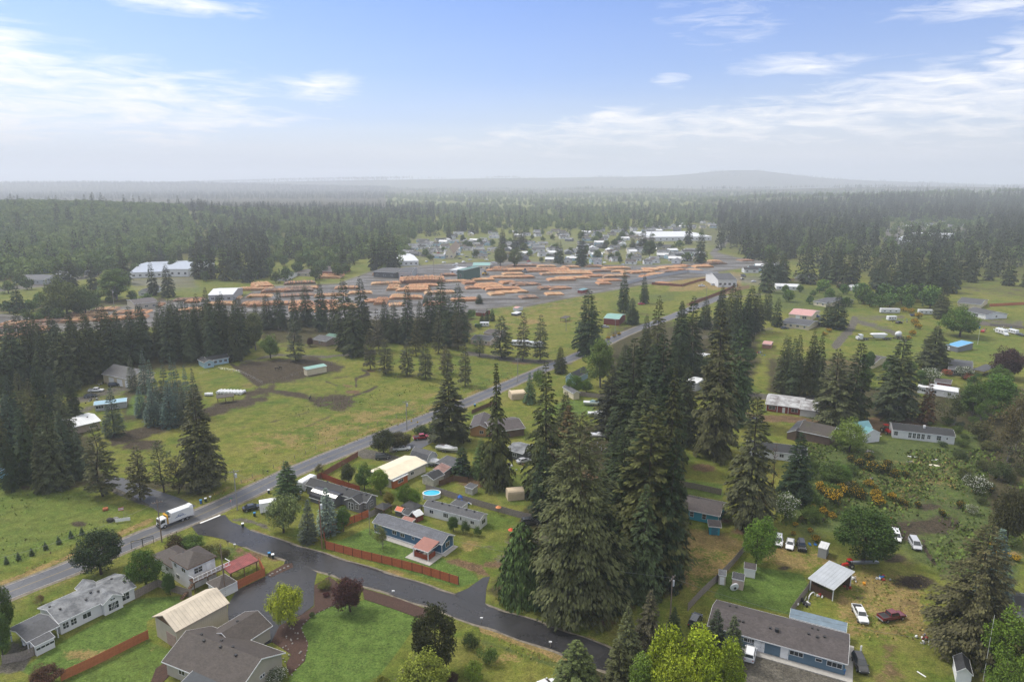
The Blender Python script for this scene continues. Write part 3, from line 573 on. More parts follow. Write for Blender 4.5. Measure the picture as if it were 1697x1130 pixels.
def decid(name, seed, Ht=10.0, R=5.0, z0=0.02, clumps=80, per=130, leaf=0.36, cr=1.35, flat=1.0, weep=0.0, gaps=0.25, mat=None, flowers=None, fl=0.0, lump=0.35):
    r = np.random.default_rng(seed); zc = Ht*(z0+1)/2; hz_ = Ht*(1-z0)/2
    lob = r.normal(0, 1, (7, 3)); lob /= np.linalg.norm(lob, axis=1, keepdims=True); la = r.uniform(.0, lump, 7)
    dirs = r.normal(0, 1, (clumps, 3)); dirs /= np.linalg.norm(dirs, axis=1, keepdims=True); dirs[:, 2] = np.where(dirs[:, 2] < -.93, -dirs[:, 2], dirs[:, 2])
    rr2 = r.uniform(.45, 1.0, clumps)**.6*(1-lump*.6+(np.maximum(dirs @ lob.T, 0)**3*la).sum(1))*r.uniform(1-gaps*.7, 1.05, clumps)
    C = dirs*rr2[:, None]*np.array([R-cr*.5, R-cr*.5, hz_*flat-cr*.4])+np.array([0, 0, zc]); bright = r.uniform(.0, 1, clumps)
    C[:, 2] = np.maximum(C[:, 2], Ht*z0*.6+cr*.35)
    idx = np.repeat(np.arange(clumps), per); n = len(idx)
    g = r.normal(0, 1, (n, 3)); g /= np.linalg.norm(g, axis=1, keepdims=True); q = g*(cr*r.uniform(.35, 1.0, n)**.5*r.uniform(.7, 1.1, clumps)[idx])[:, None]; q[:, 2] *= .75
    q[:, 2] -= weep*r.random(n)*cr*1.6; B = C[idx]+q
    d = g+r.normal(0, .7, (n, 3)); d[:, 2] -= .1+weep*2.2; d /= np.linalg.norm(d, axis=1, keepdims=True)
    U = g*1.2+r.normal(0, .6, (n, 3)); U[:, 2] += .5
    L = leaf*r.uniform(.6, 1.3, n)*(1+weep*1.2); W = leaf*r.uniform(.45, .8, n)*(1-weep*.55)
    V, Fq = diamonds(B, d, U, L, W, .1)
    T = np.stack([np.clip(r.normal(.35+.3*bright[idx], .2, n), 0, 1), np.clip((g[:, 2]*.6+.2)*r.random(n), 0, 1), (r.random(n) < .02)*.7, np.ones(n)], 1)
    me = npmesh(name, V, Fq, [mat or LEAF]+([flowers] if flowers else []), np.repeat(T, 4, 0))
    if flowers:
        mi = ((r.random(n) < fl*(0.4+1.2*bright[idx])) & (g[:, 2] > -.35)).astype(np.int32); me.polygons.foreach_set('material_index', mi)
    return me
CON = {}   # name: (crown, trunk, H, R)
for i in range(4): CON['fir%d' % i] = (conifer('fir_crown', 10+i, nw=44+4*i, nb=8, droop=.42, up=.22, shape=.66+.07*(i % 2), ragged=.36, hang=.30, dens=4.6, card=.58), trunkmesh('fir_trunk', 30, .34), 30, 6)
CON['grand'] = (conifer('fir_crown', 31, Ht=38, R=11, nw=60, nb=9, droop=.36, up=.20, shape=.62, ragged=.42, hang=.30, dens=3.6, card=.52), trunkmesh('fir_trunk', 38, .55), 38, 11)
CON['ragged'] = (conifer('fir_crown', 21, nw=50, nb=8, droop=.5, up=.14, shape=.95, ragged=.45, dens=3.4, bare=.03, hang=.4, card=.62), trunkmesh('fir_trunk', 30, .4), 30, 6)
CON['spire'] = (conifer('fir_crown', 22, R=6, nw=60, nb=7, droop=.7, up=.1, shape=1.35, ragged=.42, dens=3.2, z0=.05, hang=.5, card=.62), trunkmesh('fir_trunk', 30, .4), 30, 6)
CON['cedar'] = (conifer('cedar_crown', 23, Ht=16, R=6, nw=34, nb=12, droop=.85, up=.12, shape=.55, ragged=.25, dens=2.4, z0=.04, hang=1.5, card=.6), trunkmesh('cedar_trunk', 16, .4), 16, 6)
CON['pine'] = (conifer('pine_crown', 24, Ht=14, R=4, nw=26, nb=8, droop=.12, up=.35, ragged=.32, dens=2.4, z0=.16, round_top=1, hang=.05, card=.5), trunkmesh('pine_trunk', 14, .26, 1.0, 5, 3, lr=1.6, lz=(.2, .6)), 14, 4)
CON['pine2'] = (conifer('pine_crown', 25, Ht=18, R=4, nw=34, nb=7, droop=.2, up=.3, shape=.6, ragged=.42, dens=3.0, z0=.12, bare=.03, hang=.12, card=.55, slim=1.5), trunkmesh('pine_trunk', 18, .26, .6, 6, 4, lr=1.6, lz=(.15, .7)), 18, 4)
CON['blue'] = (conifer('spruce_crown', 26, Ht=14, R=3.6, nw=42, nb=11, slim=1.7, droop=.12, up=.12, shape=.85, ragged=.18, dens=1.9, z0=.04, hang=.1, card=.42), trunkmesh('spruce_trunk', 14, .22), 14, 3.6)
for i in range(3): CON['mid%d' % i] = (conifer('fir_crown', 40+i, nw=32, nb=7, droop=.4, up=.2, shape=.66+.08*i, ragged=.32, dens=2.4, card=1.12, hang=.3), trunkmesh('fir_trunk', 30, .4), 30, 6)
CON['dead'] = (conifer('bare_crown', 50, Ht=14, R=3, nw=26, nb=6, droop=.3, up=.3, dens=.6, card=.35, ragged=.4), trunkmesh('dead_trunk', 14, .2, .3, 30, 9, lr=1.8, lz=(.15, .95)), 14, 3)
def fcol(n, c, k=.15): return plain(n, c, rough=.7, var=k)
YF = fcol('broom_blossom', (0.70, 0.42, 0.015)); WF = fcol('white_blossom', (0.62, 0.62, 0.55)); PF = fcol('red_blossom', (0.5, 0.10, 0.07))
DEC = {'round0': (decid('broad_crown', 60, clumps=80, per=140), trunkmesh('broad_trunk', 10, .28, .5, 9, 1, lr=3), 10, 5),
 'round1': (decid('broad_crown', 61, clumps=95, per=130, gaps=.45, lump=.6), trunkmesh('broad_trunk', 10, .26, .8, 10, 2, lr=3), 10, 5),
 'tall': (decid('broad_crown', 62, Ht=14, R=4.5, clumps=110, per=130, gaps=.4, lump=.6, cr=1.2), trunkmesh('broad_trunk', 14, .26, .6, 12, 5, BARKG, lr=3), 14, 4.5),
 'dense': (decid('broad_crown', 63, clumps=120, per=120, gaps=.12, lump=.2, cr=1.2, leaf=.34, z0=.1), trunkmesh('broad_trunk', 10, .3), 10, 5),
 'willow': (decid('willow_crown', 64, clumps=90, per=85, weep=.55, leaf=.34, cr=1.1, gaps=.2, z0=.2, lump=.25), trunkmesh('willow_trunk', 10, .3, .6, 7, 6, z1=.7, lr=2.5), 10, 5),
 'bush': (decid('shrub_leaves', 65, Ht=4, R=3, z0=0.0, clumps=50, per=70, cr=.85, leaf=.26, gaps=.3, lump=.45), trunkmesh('shrub_stem', 4, .08, .3, 5, 7, lr=1), 4, 3),
 'bush2': (decid('shrub_leaves', 66, Ht=4, R=3, z0=0.0, clumps=42, per=70, cr=.8, leaf=.24, gaps=.5, lump=.7), trunkmesh('shrub_stem', 4, .08, .3, 6, 8, lr=1.2), 4, 3),
 'broom': (decid('broom_sprays', 67, Ht=3, R=2.4, z0=0.0, clumps=46, per=55, cr=.62, leaf=.24, gaps=.45, lump=.7, flowers=YF, fl=.42), trunkmesh('shrub_stem', 3, .06, .3, 8, 9, lr=1), 3, 2.4),
 'broom2': (decid('broom_sprays', 68, Ht=3, R=2.4, z0=0.0, clumps=46, per=55, cr=.62, leaf=.24, gaps=.5, lump=.7, flowers=YF, fl=.12), trunkmesh('shrub_stem', 3, .06, .3, 8, 9, lr=1), 3, 2.4),
 'white': (decid('blossom_crown', 69, Ht=6, R=3.5, z0=0.05, clumps=60, per=75, cr=1.0, leaf=.28, gaps=.3, flowers=WF, fl=.24), trunkmesh('blossom_trunk', 6, .15, .3, 6, 9, lr=2), 6, 3.5),
 'redfl': (decid('blossom_crown', 70, Ht=4, R=3, z0=0.0, clumps=45, per=60, cr=.9, leaf=.28, flowers=PF, fl=.5), trunkmesh('shrub_stem', 4, .08), 4, 3),
 'wispy': (decid('broad_crown', 71, Ht=12, R=4, z0=.15, clumps=75, per=45, cr=1.0, leaf=.36, gaps=.6, lump=.8), trunkmesh('alder_trunk', 12, .16, .6, 22, 12, BARKG, lr=2.6, lz=(.15, .95)), 12, 4),
 'far0': (decid('broad_crown', 72, clumps=34, per=34, leaf=1.1, cr=1.6), trunkmesh('broad_trunk', 10, .3), 10, 5),
 'far1': (decid('broad_crown', 73, clumps=30, per=34, leaf=1.1, cr=1.5, gaps=.5, lump=.6), trunkmesh('broad_trunk', 10, .3), 10, 5)}
# base colours
G_FIR = (0.024, 0.037, 0.017); G_OLIVE = (0.041, 0.049, 0.020); G_SPR = (0.022, 0.038, 0.018); G_BLUE = (0.066, 0.098, 0.088); G_PINE = (0.058, 0.062, 0.032)
G_CED = (0.045, 0.070, 0.022); G_DK = (0.040, 0.060, 0.020); G_MID = (0.060, 0.105, 0.022); G_LT = (0.115, 0.17, 0.026); G_BR = (0.19, 0.26, 0.025); G_PUR = (0.050, 0.020, 0.024)
G_GREY = (0.125, 0.145, 0.060); G_BRN = (0.085, 0.065, 0.035)
NTREE = {'conifer': 0, 'broad': 0}
def tree(kind, bx, by, ty, rpx, col, label, nm=None, cat=None, group=None, at=None, h=None, r=None, vary=.22):
    """bx,by foot and ty top in the photograph, rpx half width of the crown there"""
    base_ = P(bx, by) if at is None else Vector((at[0], at[1], 0))
    base_.z = float(ground_z(base_.x, base_.y))
    crown, trunk, H0, R0 = (CON.get(kind) or DEC.get(kind))
    hh = tree_h(bx, by, ty) if h is None else h
    d = base_.y*CS+H*SN; rr3 = rpx/F*d if r is None else r
    con = kind in CON; rr3 *= 1.05 if con and kind != 'grand' and at is None else 1.0; NTREE['conifer' if con else 'broad'] += 1
    if con: col = tuple(c*(1.18 if kind != 'blue' else 1.2) for c in col)
    else: col = (col[0]*1.06, col[1]*1.1, col[2]*.95)
    if nm is None: nm = ('fir_tree' if kind[:3] in ('fir', 'mid', 'rag', 'spi') else 'pine_tree' if kind[:4] == 'pine' else 'spruce_tree' if kind == 'blue' else 'cedar_tree' if kind == 'cedar' else 'dead_tree' if kind == 'dead' else
                     'shrub' if kind[:4] in ('bush', 'broo') or kind == 'redfl' else 'willow_tree' if kind == 'willow' else 'broadleaf_tree')
    if cat is None: cat = 'shrub' if nm == 'shrub' else 'tree'
    o = thing(nm, label, cat, base_, random.random()*6.28, group, (rr3/R0, rr3/R0*random.uniform(.92, 1.08), hh/H0)) if kind[:3] != 'fir' else thing(nm, label, cat, base_, random.random()*6.28, group, (rr3/R0*random.uniform(.86, 1.12), rr3/R0*random.uniform(.86, 1.12), hh/H0*random.uniform(.95, 1.04)))
    k = 1+random.uniform(-vary, vary); kk = random.uniform(-.06, .14)
    if nm != 'shrub': o.rotation_euler = (random.gauss(0, .018), random.gauss(0, .018), o.rotation_euler[2])
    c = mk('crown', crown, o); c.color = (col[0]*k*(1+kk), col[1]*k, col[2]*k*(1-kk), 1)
    mk('trunk' if nm != 'shrub' else 'stem', trunk, o)
    return o
# ------------------------------------------------------------------ trees one can single out
for a in [
 ('grand', 958, 1006, 679, 98, (0.058,0.060,0.026), 'tallest olive brown fir at the front of the big grove by the side road'),
 ('ragged', 1062, 985, 800, 44, (0.050,0.072,0.034), 'young green fir with a pale top in front of the big grove'),
 ('fir1', 1068, 952, 660, 72, G_OLIVE, 'tall brown topped fir with a pale bare trunk just right of the tallest fir'),
 ('fir3', 1100, 966, 704, 42, G_FIR, 'dark drooping fir on the right edge of the grove beside the open lawn'),
 ('cedar', 866, 988, 866, 50, (0.050,0.078,0.026), 'broad drooping green cedar at the left corner of the grove'),
 ('cedar', 925, 1000, 880, 48, G_SPR, 'low dark cedar under the tallest fir by the wet road'),
 ('fir0', 1005, 1000, 850, 48, G_FIR, 'low dark fir with its skirt over the needle covered verge'),
 ('fir0', 1030, 940, 706, 46, G_FIR, 'dark pointed fir in the middle of the big grove'),
 ('spire', 825, 806, 593, 37, G_OLIVE, 'slender ragged spire shaped fir above the tan canopy shelter'),
 ('ragged', 905, 822, 600, 44, G_OLIVE, 'tall ragged fir left of the grove with a brown spiky top'),
 ('ragged', 935, 800, 668, 38, (0.085,0.065,0.032), 'brown tinged fir just behind the tallest fir'),
 ('fir3', 745, 733, 619, 41, (0.046,0.052,0.026), 'broad dark fir beside the main road above the red pickup'),
 ('mid1', 766, 788, 742, 18, G_SPR, 'small dark fir beside the rusty striped shed roof'),
 ('fir0', 797, 790, 728, 18, (0.045,0.075,0.028), 'small green fir left of the ragged spire fir'),
 ('ragged', 878, 668, 616, 13, (0.05,0.08,0.035), 'young bright green fir by the bend of the main road'),
 ('fir1', 929, 618, 572, 13, G_OLIVE, 'small dark fir at the road bend beside the grey gable house'),
 ('fir2', 976, 588, 480, 27, G_FIR, 'large dark fir standing left of the road where it reappears'),
 ('fir0', 1043, 790, 556, 45, G_FIR, 'tall dark fir at the back left of the big grove'),
 ('fir3', 1010, 720, 600, 34, (0.034,0.036,0.022), 'very dark fir behind the white boats'),
 ('fir1', 1060, 860, 628, 50, (0.052,0.062,0.03), 'grey green fir at the centre of the big grove'),
 ('fir2', 1088, 770, 553, 40, G_FIR, 'dark fir behind the centre of the big grove'),
 ('ragged', 1103, 880, 607, 42, G_OLIVE, 'brown topped fir with a bare upper trunk in the grove'),
 ('fir3', 1184, 756, 520, 46, (0.046,0.050,0.025), 'huge dark fir standing alone right of the big grove'),
 ('fir0', 1218, 700, 538, 30, (0.045,0.068,0.03), 'greener fir half behind the huge lone fir'),
 ('fir1', 1238, 870, 652, 42, (0.062,0.068,0.036), 'tall grey green fir beside the turquoise house'),
 ('dead', 1279, 815, 730, 13, (0.12,0.045,0.025), 'dead rust red conifer between two green firs'),
 ('fir2', 1316, 832, 714, 26, G_SPR, 'dark fir right of the dead rust red conifer'),
 ('fir0', 1380, 705, 577, 34, (0.050,0.060,0.032), 'grey green fir right of the dark red house'),
 ('fir1', 1410, 698, 562, 28, G_FIR, 'dark fir close behind the grey green fir by the dark red house'),
 ('fir2', 1481, 692, 562, 40, (0.038,0.046,0.024), 'broad dark fir behind the red tractor'),
 ('mid0', 1534, 700, 632, 15, (0.085,0.05,0.03), 'small brown fir behind the white long house'),
 ('fir3', 1545, 611, 536, 30, (0.034,0.042,0.022), 'dense dark fir beside the small shed with the bright blue roof'),
 ('fir0', 1387, 545, 484, 17, G_FIR, 'fir standing beside the gravel track near the parked cars'),
 ('mid1', 1370, 541, 500, 12, G_FIR, 'smaller fir leaning on the one beside the gravel track'),
 ('mid1', 1286, 541, 493, 10, G_FIR, 'slim fir in front of the long grey roofed bungalow'),
 ('fir1', 1560, 528, 467, 17, (0.05,0.062,0.03), 'tall grey green fir left of the far pair of grey roofs'),
 ('grand', 1602, 1078, 868, 76, (0.062,0.060,0.032), 'big olive brown spruce at the lower right by the maroon pickup'),
 ('blue', 1640, 1010, 874, 32, (0.075,0.105,0.095), 'pale blue green spruce right behind the big olive spruce'),
 ('fir2', 337, 808, 639, 36, (0.050,0.052,0.028), 'tall lone fir by the fork of the farm driveway'),
 ('pine2', 233, 828, 738, 22, G_PINE, 'open brownish pine with a leaning trunk beside the farm driveway'),
 ('pine', 272, 815, 732, 20, (0.042,0.055,0.026), 'dark round topped pine left of the tall lone fir'),
 ('pine', 296, 817, 757, 17, (0.060,0.058,0.03), 'small brownish pine between the round pine and the lone fir'),
 ('pine2', 171, 822, 702, 26, (0.062,0.070,0.036), 'pale grey green pine at the right edge of the left grove'),
 ('blue', 190, 722, 642, 18, (0.052,0.078,0.066), 'bluish spruce in front of the pale blue roofed shed'),
 ('fir3', 478, 826, 763, 23, (0.045,0.072,0.030), 'bright dark green cone shaped cedar by the main road'),
 ('blue', 545, 882, 808, 23, (0.11,0.145,0.135), 'pale blue spruce beside the wooden utility pole'),
 ('blue', 511, 898, 828, 18, (0.060,0.082,0.075), 'darker blue spruce at the verge of the side road'),
 ('dense', 722, 1114, 1008, 42, (0.036,0.044,0.020), 'rounded dark pine at the corner of the big mown lawn', 'pine_tree', 'tree'),
 ('fir0', 954, 1165, 1056, 42, (0.060,0.085,0.036), 'pale green young fir at the bottom edge left of the maples'),
 ('fir1', 1026, 1175, 1058, 38, (0.05,0.06,0.032), 'dark fir at the bottom edge between pale fir and maples'),
 ('ragged', 1038, 1120, 1005, 34, (0.062,0.078,0.042), 'grey green fir at the end of the side road'),
 ('ragged', 1073, 1085, 975, 32, (0.062,0.055,0.035), 'brownish ragged fir left of the pole with the transformer'),
 ('fir3', 1115, 1080, 1002, 20, G_FIR, 'dark fir just under the pole with the transformer'),
 ('fir0', 1182, 1088, 1004, 22, (0.04,0.05,0.03), 'dark fir leaning over the brown roof of the long blue building'),
 ('fir2', 1214, 1100, 1016, 18, (0.045,0.058,0.032), 'small dark fir between the maples and the long blue building'),
 ('pine', 795, 590, 558, 12, G_SPR, 'small round dark pine beside the long pale bungalow'),
 ('pine2', 832, 593, 524, 20, (0.040,0.048,0.028), 'first pine of the three in a row along the field lane, bushiest'),
 ('pine2', 866, 598, 518, 13, (0.06,0.055,0.035), 'middle pine of the three along the field lane, with bare lower trunk'),
 ('pine2', 895, 598, 522, 15, G_PINE, 'last pine of the three along the field lane, nearest the road'),
 ('fir1', 705, 504, 489, 6, G_SPR, 'tiny dark fir at the near edge of the log yard'),
 ('fir0', 794, 503, 487, 9, G_SPR, 'small dark fir alone at the corner of the far field'),
 ('mid0', 799, 533, 520, 5, G_SPR, 'left small cone shaped fir near the red field shed'),
 ('mid1', 807, 532, 511, 5, G_SPR, 'middle small cone shaped fir near the red field shed'),
 ('mid0', 816, 532, 511, 5, G_SPR, 'right small cone shaped fir near the red field shed'),
 ('fir2', 1033, 488+30, 449, 13, G_SPR, 'dark double topped fir beside the far pale wall'),
 ('fir0', 1068, 503, 456, 9, G_SPR, 'slim dark fir right of the double topped one by the pale wall'),
 ('fir1', 1048, 537, 490, 14, G_SPR, 'dark fir right of the barn with the green roof'),
 ('fir3', 963, 441, 387, 12, G_FIR, 'tall fir among the houses beyond the log yard'),
 ('mid0', 923, 436, 400, 6, G_FIR, 'slim pair fir left of the tall town fir'),
 ('mid2', 930, 438, 398, 6, G_FIR, 'slim second fir left of the tall town fir'),
 ('mid1', 1140, 405, 360, 8, G_FIR, 'slim dark fir by the white warehouse far away'),
 ('fir0', 1160, 436, 376, 13, G_FIR, 'dark fir at the far end of the log yard by the highway'),
 ('fir1', 1280, 467, 418, 16, G_FIR, 'broad dark fir right of the grey roofed shop'),
 ('mid2', 30, 518, 466, 13, G_FIR, 'dark pointed fir left of the big round willow far left'),
 ]: tree(*a)
for i, (bx, by, ty, r) in enumerate([(221,648,588,10),(241,652,580,11),(260,690,594,14),(277,693,596,13),(302,690,599,12),(314,684,604,10),(327,688,609,11),(283,708,630,17),(256,704,645,17),(308,705,636,15),(235,690,640,12),(290,668,590,9)]):
    tree('blue', bx, by, ty, r, G_BLUE if i % 3 else (0.045,0.060,0.045), 'blue green spruce in the clump between the cream barn and the hay bales', group='spruces between the barn and the bales')
for i, (bx, by, ty, r) in enumerate([(614,612,545,13),(640,620,561,15),(674,622,561,13),(706,628,567,15),(740,620,572,14),(771,640,571,13),(759,580,509,14),(726,586,512,12),(628,580,512,13),(690,590,530,12)]):
    tree('pine2', bx, by, ty, r, G_PINE if i % 2 else (0.055,0.055,0.034), 'brownish green pine in the loose row across the green paddock', group='pines in a row across the paddock')
for i, (bx, by, ty, r) in enumerate([(576,580,454,24),(604,565,457,19),(588,590,495,24),(535,548,464,16),(510,540,471,15),(445,545,488,16),(465,545,478,16),(490,548,485,13),(655,566,502,17),(676,570,474,18),(731,560,461,18),(714,566,470,16),(762,565,466,20),(697,568,496,15),(745,575,490,18),(640,560,498,14),(555,560,480,15),(425,550,500,12)]):
    tree('fir%d' % (i % 4), bx, by, ty, r, (0.036,0.048,0.026), 'dark fir in the clump between the paddock and the log yard', group='firs between the paddock and the log yard')
for i, (bx, by, ty, r) in enumerate([(1293,650,552,15),(1312,655,555,14),(1334,655,545,16),(1354,658,549,15),(1345,640,560,14),(1322,640,548,12),(1302,636,560,12)]):
    tree('fir%d' % (i % 4), bx, by, ty, r, (0.040,0.052,0.024), 'dark fir in the row behind the dark red house', group='firs behind the dark red house')
for i, (bx, by, ty, r) in enumerate([(1086,625,492,22),(1123,630,499,20),(1143,622,485,21),(1068,600,520,15),(1128,575,496,17),(1190,575,480,17),(1205,560,470,17),(1222,553,474,16),(1240,550,470,17),(1255,548,480,14),(1232,575,488,15),(1215,580,490,14),(1270,530,475,12),(1195,540,470,14),(1168,545,490,12)]):
    tree('fir%d' % ((i*3) % 4), bx, by, ty, r, G_FIR if i % 3 else G_OLIVE, 'dark fir in the long belt right of the winding road', group='firs in the belt right of the winding road')
for i, (bx, by, ty, r) in enumerate([(16,700,616,16),(41,705,612,17),(92,690,606,17),(68,690,600,17),(10,778,645,20),(30,770,655,22),(52,795,672,24),(93,811,680,26),(133,790,714,22),(86,760,655,24),(112,745,640,20),(-20,790,660,30),(-30,720,610,26),(63,740,625,20),(30,735,620,20),(125,700,625,16),(-5,745,622,22),(115,790,680,20),(20,812,715,16),(72,815,715,16)]):
    tree('fir%d' % (i % 4) if i % 4 else 'ragged', bx, by, ty, r, [G_FIR, (0.052,0.060,0.032), (0.040,0.058,0.042)][i % 3], 'dark fir in the grove at the left edge below the cream barn', group='firs in the left grove')
